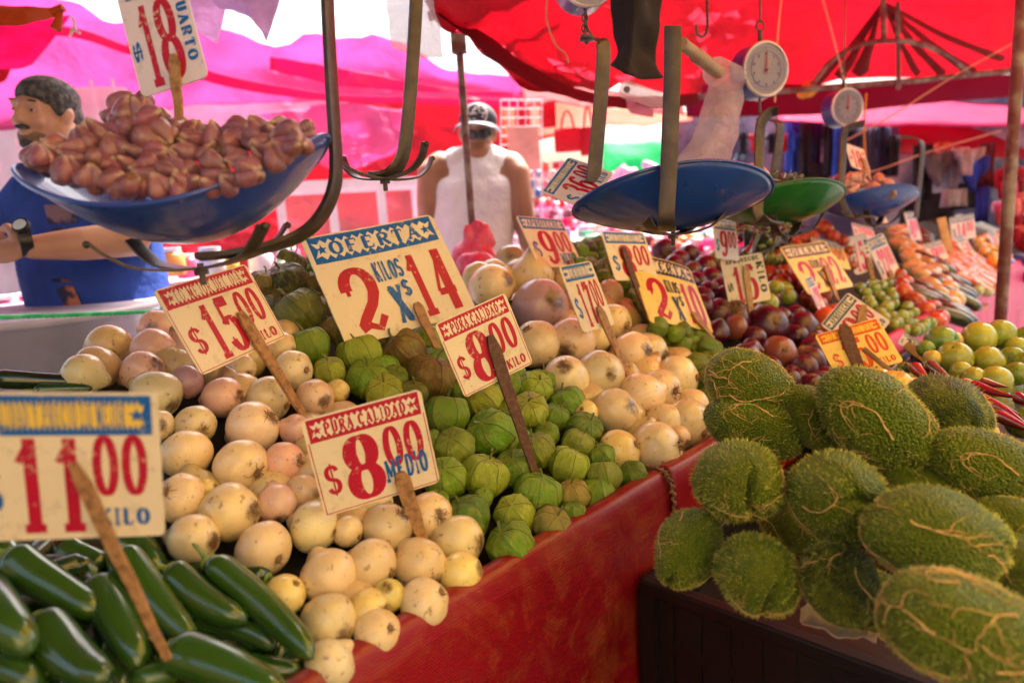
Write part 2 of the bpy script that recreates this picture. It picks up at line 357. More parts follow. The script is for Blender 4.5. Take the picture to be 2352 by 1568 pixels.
def rotv(v):
    th = np.linalg.norm(v)
    if th < 1e-9: return np.eye(3)
    k = v / th; K = np.array([[0, -k[2], k[1]], [k[2], 0, -k[0]], [-k[1], k[0], 0]])
    return np.eye(3) + math.sin(th) * K + (1 - math.cos(th)) * K @ K
def solve_pose(cs, asp, prior=.4, free=True, xdir=None):
    """rectangle of height 1 seen at four picture corners -> rotation (camera frame x right, y down, z forward), translation, width"""
    c = np.array(cs, float); n = (c - [1176, 784]) / FPX
    ex = (c[1] - c[0] + c[2] - c[3]) / 2; ey = (c[0] - c[3] + c[1] - c[2]) / 2
    # start: width axis swings away along the stall
    X = xdir if xdir is not None else np.array([ex[0], ex[1], .45 * np.linalg.norm(ex)])
    X = X / np.linalg.norm(X); Y = np.array([ey[0], ey[1], .15 * np.linalg.norm(ey)]); Y -= X * X.dot(Y); Y /= np.linalg.norm(Y); Z = np.cross(X, Y)
    Rm0 = np.stack([X, Y, Z], 1); d0 = FPX / np.linalg.norm(ey); cc = n.mean(0)
    p = np.array([0, 0, 0, cc[0] * d0, cc[1] * d0, d0, asp], float)
    def res(p):
        Rm = rotv(p[:3]) @ Rm0; w_ = p[6]
        M = np.array([[-w_ / 2, .5, 0], [w_ / 2, .5, 0], [w_ / 2, -.5, 0], [-w_ / 2, -.5, 0]])
        q = (Rm @ M.T).T + p[3:6]; e = (q[:, :2] / q[:, 2:3] - n) * FPX / np.linalg.norm(ey) * 60
        return np.concatenate([e.ravel(), prior * p[:3] * 4, [(p[6] - asp) * (6 if free else 400)]])
    lam = 1.0; r = res(p); f = r @ r
    for _ in range(80):
        J = np.zeros((len(r), 7))
        for i in range(7):
            q = p.copy(); h = 1e-5; q[i] += h; J[:, i] = (res(q) - r) / h
        Hm = J.T @ J; st = np.linalg.solve(Hm + lam * np.diag(np.diag(Hm) + 1e-9), -J.T @ r); q = p + st; r2 = res(q); f2 = r2 @ r2
        if f2 < f: p, r, f = q, r2, f2; lam *= .4
        else: lam *= 3
    Rm = rotv(p[:3]) @ Rm0
    return Rm, p[3:6], p[6], math.sqrt(f)
def pcard(name, label, corners, asp, depth, lay, stick=None, board='cream', wood='mid', bend=0, corner=.06, free=True, foot=None, sw=.02, category='price card', group='price cards stuck in the produce', rough_edge=0):
    Rm, t, wd, err = solve_pose(corners, asp, free=free)
    C3 = np.array([list(Rc), list(-Uc), list(Fd)]).T     # camera frame -> world
    Rw = C3 @ Rm; s = depth / t[2]
    if stick:   # slide the card along its sight line until its plane holds the foot of the stick
        nn_ = Vector(Rw[:, 2]); c1_ = CP + Vector(C3 @ t); q_ = hitplane(stick[1][0], stick[1][1], c1_, nn_); du = (q_ - CP).dot(Fd)
        if du > 0: s = max(.91 * s, min(1.09 * s, (stick[2] - .012) / du))
    o = empty(name); cen = CP + Vector(C3 @ t) * s
    X = Vector(Rw[:, 0]); Y = Vector(Rw[:, 1]); Z = X.cross(Y)
    if Z.dot(CP - cen) < 0: Z = -Z
    Mx = Matrix((X, Y, Z)).transposed().to_4x4(); Mx.translation = cen - Y * (.5 * s) - X * (wd / 2 * s)
    o.matrix_world = Mx @ Matrix.Scale(s, 4); 
    print(name, 'w=%.3f h=%.3f err=%.2f' % (wd * s, s, err), 'Y=', [round(a, 2) for a in Y], 'Z', [round(a, 2) for a in Z])
    tag(o, label, category, group)
    def fin(mb, nm, mat, z0=.0):
        vs = [Vector((v[0], v[1], v[2] + z0 + bend * ((v[0] - wd / 2) ** 2 - wd * wd / 12))) for v in mb.v]; 
        me = mesh(nm, vs, mb.f, False, mat); return child(nm, me, o)
    # board: rounded rectangle with thickness
    r = corner; ring = []
    for (cx, cy, a0) in ((wd - r, 1 - r, 0), (r, 1 - r, 90), (r, r, 180), (wd - r, r, 270)):
        for i in range(6):
            a = R(a0 + 90 * i / 5); ring.append((cx + r * math.cos(a), cy + r * math.sin(a)))
        x1, y1 = ring[-1]
        nx = {0: (r, 1), 90: (0, r), 180: (wd - r, 0), 270: (wd, 1 - r)}[a0]
        for i in range(1, 14):
            k = i / 14; j = rough_edge * (rnd() - .6) * (2.5 if a0 == 180 else 1)
            px, py = x1 + (nx[0] - x1) * k, y1 + (nx[1] - y1) * k
            if a0 in (0, 180): py += j * (1 if a0 == 0 else -1)
            else: px += j * (-1 if a0 == 90 else 1)
            ring.append((px, py))
    bm = bmesh.new(); fv = [bm.verts.new((x, y, 0)) for x, y in ring]; f = bm.faces.new(fv)
    bmesh.ops.triangulate(bm, faces=[f]); 
    g = bmesh.ops.extrude_face_region(bm, geom=bm.faces[:]); vv = [e for e in g['geom'] if isinstance(e, bmesh.types.BMVert)]
    for v in vv: v.co.z -= .016
    bmesh.ops.recalc_face_normals(bm, faces=bm.faces[:])
    if bend:
        for i in range(1, 8):
            bmesh.ops.bisect_plane(bm, geom=bm.verts[:] + bm.edges[:] + bm.faces[:], plane_co=(wd * i / 8, 0, 0), plane_no=(1, 0, 0))
        for v in bm.verts: v.co.z += bend * ((v.co.x - wd / 2) ** 2 - wd * wd / 12)
    me = bpy.data.meshes.new('board'); bm.to_mesh(me); bm.free(); me.materials.append(CM[board]); child('board', me, o)
    lay(wd, fin)
    if stick:
        (tx, ty), (fx, fy), fd = stick
        top = hitplane(tx, ty, cen + Z * (.035 * s), Z); ft = hitplane(fx, fy, cen + Z * (.03 * s), Z)
        inv = o.matrix_world.inverted(); a = inv @ top; b = inv @ ft; mb = MB(); dr = (b - a); n = 10; pts = [a + dr * (i / n) + Vector((.004 * math.sin(i * 1.3), 0, 0)) for i in range(n + 1)]
        ws = sw / s
        side = Vector((0, 0, 1)).cross(dr).normalized(); nn = dr.cross(side).normalized(); vs = []
        for i, p in enumerate(pts):
            k = 1 - .45 * (i / n) ** 2; h = ws / 2 * k * (.5 if i == 0 else 1); tk = .0025 / s
            vs += [p - side * h - nn * tk, p + side * h - nn * tk, p + side * h + nn * tk, p - side * h + nn * tk]
        fs = [(4 * i + k, 4 * i + (k + 1) % 4, 4 * i + 4 + (k + 1) % 4, 4 * i + 4 + k) for i in range(n) for k in range(4)] + [(3, 2, 1, 0), (4 * n, 4 * n + 1, 4 * n + 2, 4 * n + 3)]
        mb.add(vs, fs); child('stick', mb.mesh('stick', [WOOD[wood]], False), o)
    return o
def strip(mb, x0, x1, y0, y1, n=10, z=0):
    mb.add([(x0 + (x1 - x0) * i / n, y, z) for i in range(n + 1) for y in (y0, y1)], [(2 * i, 2 * i + 2, 2 * i + 3, 2 * i + 1) for i in range(n)])
def header(w, fin, text, col, y0=.76, y1=.985, zc='cream', inset=.02, teeth=16, th=.035, stars=True, thick=.34):
    b = MB(); strip(b, inset + .02, w - inset - .02, y0, y1); fin(b, 'header_band', INK[col], .0015)
    hh = y1 - y0; z = MB(); mx = .09 * w if stars else .05 * w
    zigzag(z, mx, w - mx, y0 + hh * .12, y1 - hh * .12, hh * .16, teeth); fin(z, 'zigzag_strip', INK[zc], .003)
    l = MB(); sx = (mx + hh * .34) if stars else mx + .01
    textline(l, text, sx, w - sx, y0 + hh * (.25 if len(text) < 14 else .2), y1 - hh * (.25 if len(text) < 14 else .2), .16 if len(text) < 14 else .32, thick if len(text) < 14 else .2, .13 if len(text) < 14 else .08)
    if stars: star(l, mx + hh * .08, (y0 + y1) / 2, hh * .2); star(l, w - mx - hh * .08, (y0 + y1) / 2, hh * .2)
    fin(l, 'header_lettering', INK[col], .0045)
def frame(w, fin, col, a=.018, t=.009):
    f = MB(); strip(f, a, w - a, a, a + t); strip(f, a, a + t, a + t, .76, 1); strip(f, w - a - t, w - a, a + t, .76, 1); fin(f, 'border_line', INK[col], .0012)
def std(text, col='red', big='8', small='00', word='KILO', wcol=None, dcol=None, acol=None, fr=True, big2=None, wy=(.07, .19), hz='cream', dx=.10):
    def lay(w, fin):
        header(w, fin, text, col, y0=.72 if hz == 'yellow' and col == 'blue' else .755, teeth=max(10, len(text) + 5), zc=hz)
        if fr: frame(w, fin, col)
        d = MB(); textline(d, '$', w * .07, w * .2, .2, .5, thick=.3); fin(d, 'currency_mark', INK[dcol or col], .002)
        n = MB(); x1 = w * (.56 if len(big) == 1 else .62)
        textline(n, big, w * .24, x1, .06, .72, .06, .36, .06); textline(n, small, x1 + w * .03, w * .93, .3, .72, .12, .34, .06); fin(n, 'numerals', INK[acol or 'red'], .002)
        if word:
            l = MB(); textline(l, word, w * .66 if len(word) < 5 else w * .56, w * .93, wy[0], wy[1], .1, .34, .12); fin(l, 'word_lettering', INK[wcol or col], .0045)
    return lay
def oferta(n1, n2, col='blue', tc=None, ncol='red', hz='cream', two='2', kil='KILOS'):
    def lay(w, fin):
        header(w, fin, 'OFERTA', col, teeth=14, y0=.74, thick=.3, zc=hz)
        n = MB(); textline(n, two, w * .1, w * .38, .05, .66, .0, .3, .1); textline(n, n2, w * .6, w * .95, .08, .68, .08, .36, .06); fin(n, 'numerals', INK[ncol], .002)
        l = MB(); textline(l, kil, w * .385, w * .60, .48, .66, .06, .36, .12); textline(l, 'X', w * .42, w * .54, .08, .42, 0, .42, .08); textline(l, '$', w * .535, w * .60, .3, .45); fin(l, 'word_lettering', INK[tc or col], .0045)
    return lay
def side(n1, word, head, col='blue', ncol='red', hcol=None):
    def lay(w, fin):
        n = MB(); textline(n, n1, w * .17, w * .76, .06, .82, .05, .34, .06); fin(n, 'numerals', INK[ncol], .002)
        l = MB(); x0 = w * .80; xw = w * .15
        xf = lambda q: Vector((x0 + q.y * xw, .84 - q.x * .66))
        textline(l, word, 0, 1, 0, 1, .12, .34, .1, xf)
        xf2 = lambda q: Vector((w * .05 + q.y * w * .12, .5 - q.x * .2)); textline(l, '$', 0, 1, 0, 1, .1, .3, .14, xf2)
        if head: textline(l, head, w * .1, w * .9, .87, .96, .15, .34, .12)
        fin(l, 'word_lettering', INK[hcol or col], .0045)
    return lay
# ------------------------------------------------------------------ produce: meshes
def lathe_mesh(name, prof, nu=28, defo=None, mat=None):
    vs = []; nv = len(prof)
    for j, (r, z) in enumerate(prof):
        for i in range(nu):
            th = 2 * math.pi * i / nu; p = Vector((r * math.cos(th), r * math.sin(th), z))
            if defo: p = defo(p, th, j / (nv - 1))
            vs.append(p)
    fs = [(j * nu + i, (j + 1) * nu + i, (j + 1) * nu + (i + 1) % nu, j * nu + (i + 1) % nu) for j in range(nv - 1) for i in range(nu)]
    fs += [tuple(range(nu)), tuple((nv - 1) * nu + i for i in range(nu - 1, -1, -1))]
    return mesh(name, vs, fs, True, mat)
M_ONION = objcol('onion_skin', .32, K=12, kz=.8, streak=.26, scol=(.62, .42, .16), spot=(.30, .15, .05), sscale=3.4, slo=.59, shi=.70, zlo=(.98, 1.12, (.14, .07, .03)), zhi=(1.22, 1.5, (.38, .22, .08)), bump=.08, sss=.05, var=.2, coat=.5)
M_RONION = objcol('red_onion_skin', .3, K=8, kz=1.2, streak=.2, scol=(.16, .008, .02), spot=(.30, .09, .04), sscale=2.6, slo=.68, shi=.78, zlo=(.9, 1.15, (.2, .1, .05)), zhi=(1.2, 1.4, (.35, .2, .1)), bump=.08, var=.3, coat=.25)
M_ROOT = plain('dry_roots', (.32, .19, .08), .9, (.16, .08, .03), 20)
M_HUSK = objcol('tomatillo_husk', .42, K=5.5, kz=2.5, streak=.6, scol=(.30, .30, .04), spot=(.24, .13, .03), sscale=1.6, slo=.60, shi=.78, zlo=(.8, 1.1, (.2, .22, .03)), bump=.35, var=.35, spec=.35)
M_STEM = plain('green_stem', (.12, .16, .03), .6, (.22, .16, .05), 8)
M_PEP = objcol('pepper_skin', .22, K=1.2, kz=.4, streak=.04, scol=(.03, .09, .01), spot=(.12, .05, .015), sscale=.8, slo=.62, shi=.85, bump=.0, coat=.7, var=.3)
M_FRUIT = objcol('smooth_fruit_skin', .25, K=4, kz=1, streak=.15, scol=(.45, .38, .06), spot=(.25, .2, .04), sscale=2, slo=.66, shi=.8, bump=.04, coat=.3, var=.3)
M_GARLIC = objcol('garlic_skin', .30, K=5, kz=.9, streak=.5, scol=(.34, .13, .12), spot=(.42, .26, .22), sscale=1.3, slo=.54, shi=.75, zlo=(.7, 1.1, (.22, .10, .05)), zhi=(1.0, 1.4, (.50, .32, .22)), bump=.12, var=.4, coat=.1)
def onion_me(k):
    prof = []; N = 24; tall = (1, 1.08, 1.16, .93)[k % 4]
    for j in range(N + 1):
        ph = math.pi * (j / N); r = math.sin(ph); z = math.cos(ph)
        if z > 0: 
            r *= 1 - .14 * z ** 2; z = z * tall + .42 * max(0, z - .86) / .14 * (.5 + .25 * (k % 3)) 
            if z > .95 * tall: r = max(r, .10)
        else: z *= (.93, .96, 1.0, .88)[k % 4]; 
        prof.append((max(r, .05), z))
    def df(p, th, t):
        q = p * 1.1 + Vector((k * 9, 0, 0)); s = 1 + .05 * noise.noise(q) + .012 * math.cos(th * 7 + k) * (1 - abs(2 * t - 1))
        return Vector((p.x * s + .05 * nz((p.z, k, 3)), p.y * s, p.z + .05 * noise.noise(q * 1.7)))
    return lathe_mesh('onion_body', prof, 32, df)
ONION_ME = [onion_me(k) for k in range(4)]
def root_me(k, n=34, L=.5):
    b = MB(); rr = random.Random(k)
    for i in range(n):
        a = rr.uniform(0, 6.28); r0 = rr.uniform(0, .13); d = Vector((math.cos(a) * rr.uniform(.2, 1), math.sin(a) * rr.uniform(.2, 1), -rr.uniform(.3, 1))).normalized()
        p = Vector((r0 * math.cos(a), r0 * math.sin(a), -.86)); pts = [p]
        for s in range(4):
            d = (d + Vector((rr.uniform(-.6, .6), rr.uniform(-.6, .6), rr.uniform(-.3, .5)))).normalized(); p = p + d * (L * rr.uniform(.1, .24)); pts.append(p)
        b.tube(pts, [.018, .016, .012, .01, .005], 3, cap=False)
    b.ell((0, 0, -.88), (.15, .15, .06), nu=10, nv=6)
    return b.mesh('roots', [M_ROOT])
ROOT_ME = [root_me(1), root_me(2, 22, .3), root_me(3, 60, .75)]
for m in ONION_ME: m.materials.append(M_ONION)
RONION_ME = []
for m in ONION_ME: c = m.copy(); c.materials.clear(); c.materials.append(M_RONION); RONION_ME.append(c)
def husk_me(k):
    nr = 6 + k % 2; rr = random.Random(k + 50); ph0 = [rr.uniform(-.15, .15) for _ in range(nr)]
    prof = []
    for j in range(23):
        ph = math.pi * j / 22; r = math.sin(ph) ** .85; z = math.cos(ph) * .92
        if z > .6: z -= (z - .6) * .55 * (1 if r < .5 else .6)
        if z < -.65: z = -.65 + (z + .65) * (1.2 + .3 * (k % 3)); 
        prof.append((max(r, .03), z))
    def df(p, th, t):
        i = th / (2 * math.pi) * nr; f = abs((i % 1) - .5) * 2    # 1 on the rib
        s = 1 + .06 * (f ** 5) - .05 * (1 - f) ** 2 + .0
        q = p * 2.2 + Vector((k * 5, 1, 2)); s += .06 * noise.noise(q) + .035 * noise.noise(q * 2.6) + .022 * noise.noise(q * 7)
        a = th + .25 * (t - .5) + .06 * noise.noise(q)
        r = math.hypot(p.x, p.y) * s; return Vector((r * math.cos(a), r * math.sin(a), p.z + .05 * noise.noise(q * 1.3)))
    me = lathe_mesh('husk', prof, 60, df); me.materials.append(M_HUSK); return me
HUSK_ME = [husk_me(k) for k in range(5)]
def ribs_me(k):
    """raised husk veins"""
    nr = 6 + k % 2; b = MB(); me = HUSK_ME[k]; nu = 60
    for i in range(nr * 2):
        col = int(round(i * nu / (nr * 2))) % nu
        if i % 2: continue
        pts = [me.vertices[j * nu + col].co * 1.004 for j in range(1, 22)]; b.tube(pts, [.013] * len(pts), 4, cap=False)
    return b.mesh('husk_ribs', [M_RIB])
M_RIB = plain('husk_rib', (.035, .05, .008), .6, (.10, .09, .02), 5)
RIB_ME = [ribs_me(k) for k in range(5)]
def stem_me(k=0, L=.45, r=.07):
    b = MB(); pts = smoothpath([(0, 0, .62), (.03, 0, .75), (.10 + .05 * k, .02, .62 + L), (.25, .05, .75 + L)], 4)
    b.tube(pts, [r * 1.9 - (r * 1.1) * i / (len(pts) - 1) if i < 3 else r * .8 for i in range(len(pts))], 7); return b.mesh('stem', [M_STEM])
STEM_ME = [stem_me(0), stem_me(1, .35)]
def pepper_me(k, kind='jalapeno'):
    """length 2 along Z, stem end at +1"""
    rr = random.Random(k); N = 26; prof = []
    for j in range(N + 1):
        t = j / N
        if kind == 'jalapeno': r = (min(1, (t / .10) ** .5) if t < .10 else 1) * (1 - .38 * t ** 2) * (1 if t < .8 else math.sqrt(max(0, 1 - ((t - .8) / .2) ** 2)))
        elif kind == 'chilli': r = min(1, (t / .08) ** .5) * (1 - t ** 1.4 * .95)
        elif kind == 'squash': r = math.sin(math.pi * min(1, t * .98 + .01)) ** .35 * (.75 + .25 * t)
        elif kind == 'carrot': r = min(1, (t / .06) ** .5) * (1 - .7 * t) * (1 if t < .9 else math.sqrt(max(0, 1 - ((t - .9) / .1) ** 2)))
        prof.append((max(r, .02), 1 - 2 * t))
    bend = rr.uniform(.15, .7) if kind in ('jalapeno', 'chilli') else .1
    def df(p, th, t):
        s = 1 + .04 * math.cos(3 * th + k) * (1 - t) + .06 * noise.noise(p * 1.2 + Vector((k * 3, 0, 0)))
        return Vector((p.x * s + bend * (1 - p.z ** 2) * .6, p.y * s, p.z))
    me = lathe_mesh(kind + '_body', prof, 24, df); me.materials.append(M_PEP); return me, bend
JAL = [pepper_me(k) for k in range(5)]
CHI = [pepper_me(k + 9, 'chilli') for k in range(3)]
SQU = [pepper_me(k + 19, 'squash') for k in range(2)]
CAR = [pepper_me(29, 'carrot')]
def pep_stem_me():
    b = MB(); b.ell((0, 0, .97), (.55, .55, .05), nu=12, nv=6)
    pts = smoothpath([(0, 0, .97), (.05, 0, 1.08), (.25, .05, 1.25)], 4); b.tube(pts, [.26, .2, .16, .15, .14, .14, .14, .15, .17][:len(pts)], 8); return b.mesh('stem', [M_PSTEM])
M_PSTEM = plain('pepper_stem', (.16, .26, .04), .5, (.25, .3, .08), 8)
PSTEM = pep_stem_me()
def ball_me(k, sq=1, lobes=0, la=.0):
    prof = [(max(math.sin(math.pi * j / 18), .02), math.cos(math.pi * j / 18) * sq) for j in range(19)]
    def df(p, th, t):
        s = 1 + .05 * noise.noise(p * 1.1 + Vector((k * 4, 0, 0))) - la * (math.cos(lobes * th) ** 2 if lobes else 0) * math.sin(math.pi * t)
        dz = -.14 * math.exp(-((p.x ** 2 + p.y ** 2) / .06)) * (1 if p.z > 0 else -.3); return Vector((p.x * s, p.y * s, p.z + dz))
    me = lathe_mesh('fruit_body', prof, 28, df); me.materials.append(M_FRUIT); return me
BALL = [ball_me(1), ball_me(2, .92), ball_me(3, 1.25), ball_me(4, .72, 4, .16)]
def cap_me():
    b = MB(); b.ell((0, 0, .88), (.10, .10, .03), nu=8, nv=4); b.tube([(0, 0, .86), (.02, .01, 1.0)], [.06, .04], 6); return b.mesh('stem_scar', [M_STEM])
CAP = cap_me()
def clove_me():
    prof = []
    for j in range(17):
        t = j / 16; ph = math.pi * t; r = math.sin(ph) ** .8 * (1 - .25 * math.cos(ph)); prof.append((max(r * .74, .03), math.cos(ph) * .92 + (.3 * max(0, math.cos(ph)) ** 8)))
    def df(p, th, t): return Vector((p.x * (1 + .07 * math.cos(3 * th)) + .18 * (1 - p.z * p.z) - .1, p.y * .95, p.z)) * (1 + .04 * noise.noise(p * 2))
    me = lathe_mesh('clove', prof, 20, df); me.materials.append(M_GARLIC); return me
CLOVE = clove_me()
def gstem_me():
    b = MB(); pts = smoothpath([(0, 0, .4), (.02, 0, .9), (.08, .03, 1.1)], 4); b.tube(pts, [.3, .26, .2, .15, .12, .11, .10, .08, .05], 8)
    rr = random.Random(4)
    for i in range(30):
        a = rr.uniform(0, 6.28); b.tube([(0, 0, -.7), (math.cos(a) * .2, math.sin(a) * .2, -.95), (math.cos(a) * rr.uniform(.2, .45), math.sin(a) * .3, -rr.uniform(.95, 1.2))], [.02, .016, .008], 3)
    return b.mesh('dry_stem', [plain('garlic_stem', (.55, .40, .26), .8, (.3, .17, .1), 10)])
GSTEM = gstem_me()

# ------------------------------------------------------------------ chayotes
def chayote_mats():
    t = NT('chayote_skin'); v = t.obj(); tc = t.n("ShaderNodeTexCoord")
    oi = t.n("ShaderNodeObjectInfo"); n = t.noise(v, 2.2, 4); f = t.noise(v, 22, 3, .6)
    c = t.mix(t.ramp(n, .3, .7), oi.outputs["Color"], (.26, .32, .012)); vo = t.n('ShaderNodeTexVoronoi'); vo.inputs['Scale'].default_value = 24; t.l(v, vo.inputs['Vector']); c = t.mix(t.math('MULTIPLY', t.ramp(vo.outputs[0], .3, .7), .35), c, (.14, .22, .006))
    t.l(c, t.b.inputs["Base Color"]); t.b.inputs["Roughness"].default_value = .42
    t.bump(t.math('SUBTRACT', 1, vo.outputs[0]), .8, .05); sk = t.m
    t = NT('chayote_spine'); oi = t.n("ShaderNodeObjectInfo"); c = t.mix(.7, oi.outputs["Color"], (.85, .85, .14)); t.l(c, t.b.inputs["Base Color"]); t.b.inputs["Roughness"].default_value = .45
    return sk, t.m, plain('chayote_vein', (.78, .50, .16), .6, (.66, .34, .12), 10, .3)
M_CSK, M_CSP, M_CVE = chayote_mats()
def chayote_me(k, w=.72, spl=.055, nsp=2600, crease=.5, pear=.2, veins=7):
    rr = random.Random(k * 13 + 5)
    def S(d):
        """unit direction -> surface; long axis X, mouth at +X"""
        x, y, z = d; r = 1.0
        s = 1 - pear * x * (.5 + .5 * x) 
        p = Vector((x, y * w * s, z * w * .92 * s))
        q = p * 1.5 + Vector((k * 7, 3, 1))
        p = p * (1 + .07 * noise.noise(q) + .02 * noise.noise(q * 3))
        # furrows running from the mouth
        for a0, dp in ((.3, .10), (2.4, .07), (4.4, .08)):
            a = math.atan2(p.z, p.y) - a0 + .2 * nz((x, k, 0)); a = (a + math.pi) % (2 * math.pi) - math.pi
            p *= 1 - dp * math.exp(-(a / .22) ** 2) * max(0, min(1, (x + .75) / 1.3)) * (1 if abs(x) < .93 else max(0, (1 - abs(x)) / .07))
        if x > 0:   # folded mouth: a deep curved crease across the end
            rad = math.hypot(y, z); c = y + .22 * math.sin(z * 3.2 + k) + .03 * nz((z * 4, k, 0))
            p.x -= crease * .55 * math.exp(-abs(c / .075) ** 1.5) * math.exp(-(rad / .72) ** 4) * x + crease * .10 * math.exp(-(rad / .4) ** 2)
        return p
    nu, nv = 96, 64; vs = []; b = MB()
    for j in range(nv + 1):
        ph = math.pi * j / nv
        for i in range(nu):
            th = 2 * math.pi * i / nu; vs.append(S((math.cos(ph), math.sin(ph) * math.cos(th), math.sin(ph) * math.sin(th))))
    fs = [(j * nu + i, (j + 1) * nu + i, (j + 1) * nu + (i + 1) % nu, j * nu + (i + 1) % nu) for j in range(nv) for i in range(nu)]
    b.add(vs, fs, 0)
    for i in range(nsp):
        z = rr.uniform(-1, 1); a = rr.uniform(0, 6.2832); r = math.sqrt(1 - z * z); d = Vector((z, r * math.cos(a), r * math.sin(a)))
        e = .02; t1 = d.orthogonal().normalized(); t2 = d.cross(t1)
        p = S(d); pa = S((d + t1 * e).normalized()) - p; pb = S((d + t2 * e).normalized()) - p; n = pa.cross(pb).normalized()
        if n.dot(d) < 0: n = -n
        L = spl * rr.uniform(.6, 1.4); tip = p + (n + Vector((rr.uniform(-.28, .28), rr.uniform(-.28, .28), rr.uniform(-.28, .28) - .05))).normalized() * L; wd = .0065
        u1 = n.orthogonal().normalized(); u2 = n.cross(u1); p0 = p - n * .01
        b.add([p0 + u1 * wd, p0 - u1 * wd * .5 + u2 * wd * .87, p0 - u1 * wd * .5 - u2 * wd * .87, tip], [(0, 1, 3), (1, 2, 3), (2, 0, 3)], 1)
    def walk(d, dr, n, r, lvl):
        pts = []; rs = []
        for s in range(n):
            dr = (dr + d.cross(dr) * rr.uniform(-.5, .5)); dr = (dr - d * dr.dot(d)).normalized(); d = (d + dr * .055).normalized()
            pts.append(S(d) * 1.008); rs.append(r * (1 - .75 * s / n) * rr.uniform(.7, 1.2))
            if lvl < 3 and s > 1 and rr.random() < (.2 if lvl == 0 else .14): walk(d.copy(), (dr + d.cross(dr) * rr.choice((-1.1, 1.1))).normalized(), int(n * .5), r * .65, lvl + 1)
        if len(pts) > 2: b.tube(pts, rs, 5, 2, cap=False)
    for i in range(veins):
        z = rr.uniform(-.95, .5); a = 6.2832 * (i + rr.uniform(0, .6)) / veins; r = math.sqrt(1 - z * z); d = Vector((z, r * math.cos(a), r * math.sin(a))); dr = Vector((rr.choice((1, 1, -1)), rr.uniform(-.4, .4), rr.uniform(-.4, .4)))
        walk(d, (dr - d * dr.dot(d)).normalized(), 22, .017, 0)
    me = b.mesh('chayote_body', [M_CSK, M_CSP, M_CVE], True, None); return me
CHAY = [chayote_me(0, .74, .055, 2000, veins=6), chayote_me(1, .64, .05, 2000, veins=4, crease=.3), chayote_me(2, .88, .085, 1700, .7, .1, veins=3), chayote_me(3, .70, .05, 2000, .4, .25, veins=11), chayote_me(4, .86, .07, 1700, .5, .05, veins=5)]

# ------------------------------------------------------------------ placement helpers
def quat_axes(zdir, spin=0):
    q = Vector(zdir).to_track_quat('Z', 'Y'); return q @ Quaternion((0, 0, 1), spin)
PLACED = []     # (world centre, radius) of things already laid
def clear(p, r, k=.8):
    return all((p - c).length > (r + s) * k for c, s in PLACED)
def place(me, name, pos, r, zdir, desc, cat, group, col, parts=(), spin=None, scale=None):
    o = newobj(name, me); o.location = pos; o.rotation_mode = 'QUATERNION'; o.rotation_quaternion = quat_axes(zdir, rnd() * 6.28 if spin is None else spin)
    o.scale = scale or (r, r, r); o.color = (*col, 1)
    for nm, pm in parts:
        c = child(nm, pm, o); c.color = (*col, 1)
    PLACED.append((Vector(pos), r)); return auto(o, desc, cat, group)
def vary(c, a=.15, h=.06):
    k = 1 + U(-a, a); return tuple(max(0, min(1, x * k * (1 + U(-h, h)))) for x in c)
def randdir(up=.0):
    while True:
        v = Vector((U(-1, 1), U(-1, 1), U(-1, 1)))
        if .1 < v.length < 1: v.normalize(); return (v + Vector((0, 0, up))).normalized()
def inpoly(x, y, P):
    c = False; j = len(P) - 1
    for i in range(len(P)):
        if (P[i][1] > y) != (P[j][1] > y) and x < (P[j][0] - P[i][0]) * (y - P[i][1]) / (P[j][1] - P[i][1]) + P[i][0]: c = not c
        j = i
    return c
def onion(px, py, d, root=None, col=(.80, .66, .42), pos=None, kind='white', depth=None, desc=None):
    d *= 1.07
    p = pos or (at(px, py, depth) if depth else pile(px, py)); dep = (p - CP).dot(Fd); r = d / 2 * dep / FPX
    if root:
        ox, oy = (root[0] - px) / (d / 2), (root[1] - py) / (d / 2); l = math.hypot(ox, oy); k = min(l, .97) / max(l, 1e-6)
        ax = -cdir(ox * k, -oy * k, math.sqrt(max(0, 1 - min(l, .97) ** 2)))
    else: ax = randdir()
    k = random.randrange(4); me = (ONION_ME if kind == 'white' else RONION_ME)[k]
    rt = ROOT_ME[random.choice((0, 0, 1, 1, 1))] if root and root is not True else ROOT_ME[1]
    dd = desc or ('cream white onion' if kind == 'white' else 'purple red onion')
    return place(me, 'white_onion' if kind == 'white' else 'red_onion', p, r, ax, dd, 'onion', ('white onions' if kind == 'white' else 'red onions') + ' heaped on the stall', vary(col), [('roots', rt)])
def tomatillo(px, py, d, col=(.12, .20, .02), up=None, pos=None, desc='green husk tomatillo', depth=None):
    p = pos or (at(px, py, depth) if depth else pile(px, py)); dep = (p - CP).dot(Fd); r = d / 2 * dep / FPX; k = random.randrange(5)
    ax = cdir(*up) if up else (Vector((U(-.7, .7), U(-.7, .4), 1))).normalized()
    return place(HUSK_ME[k], 'tomatillo', p, r, ax, desc, 'tomatillo', 'tomatillos heaped on the stall', vary(col, .3), [('husk_ribs', RIB_ME[k]), ('stem', STEM_ME[k % 2])])
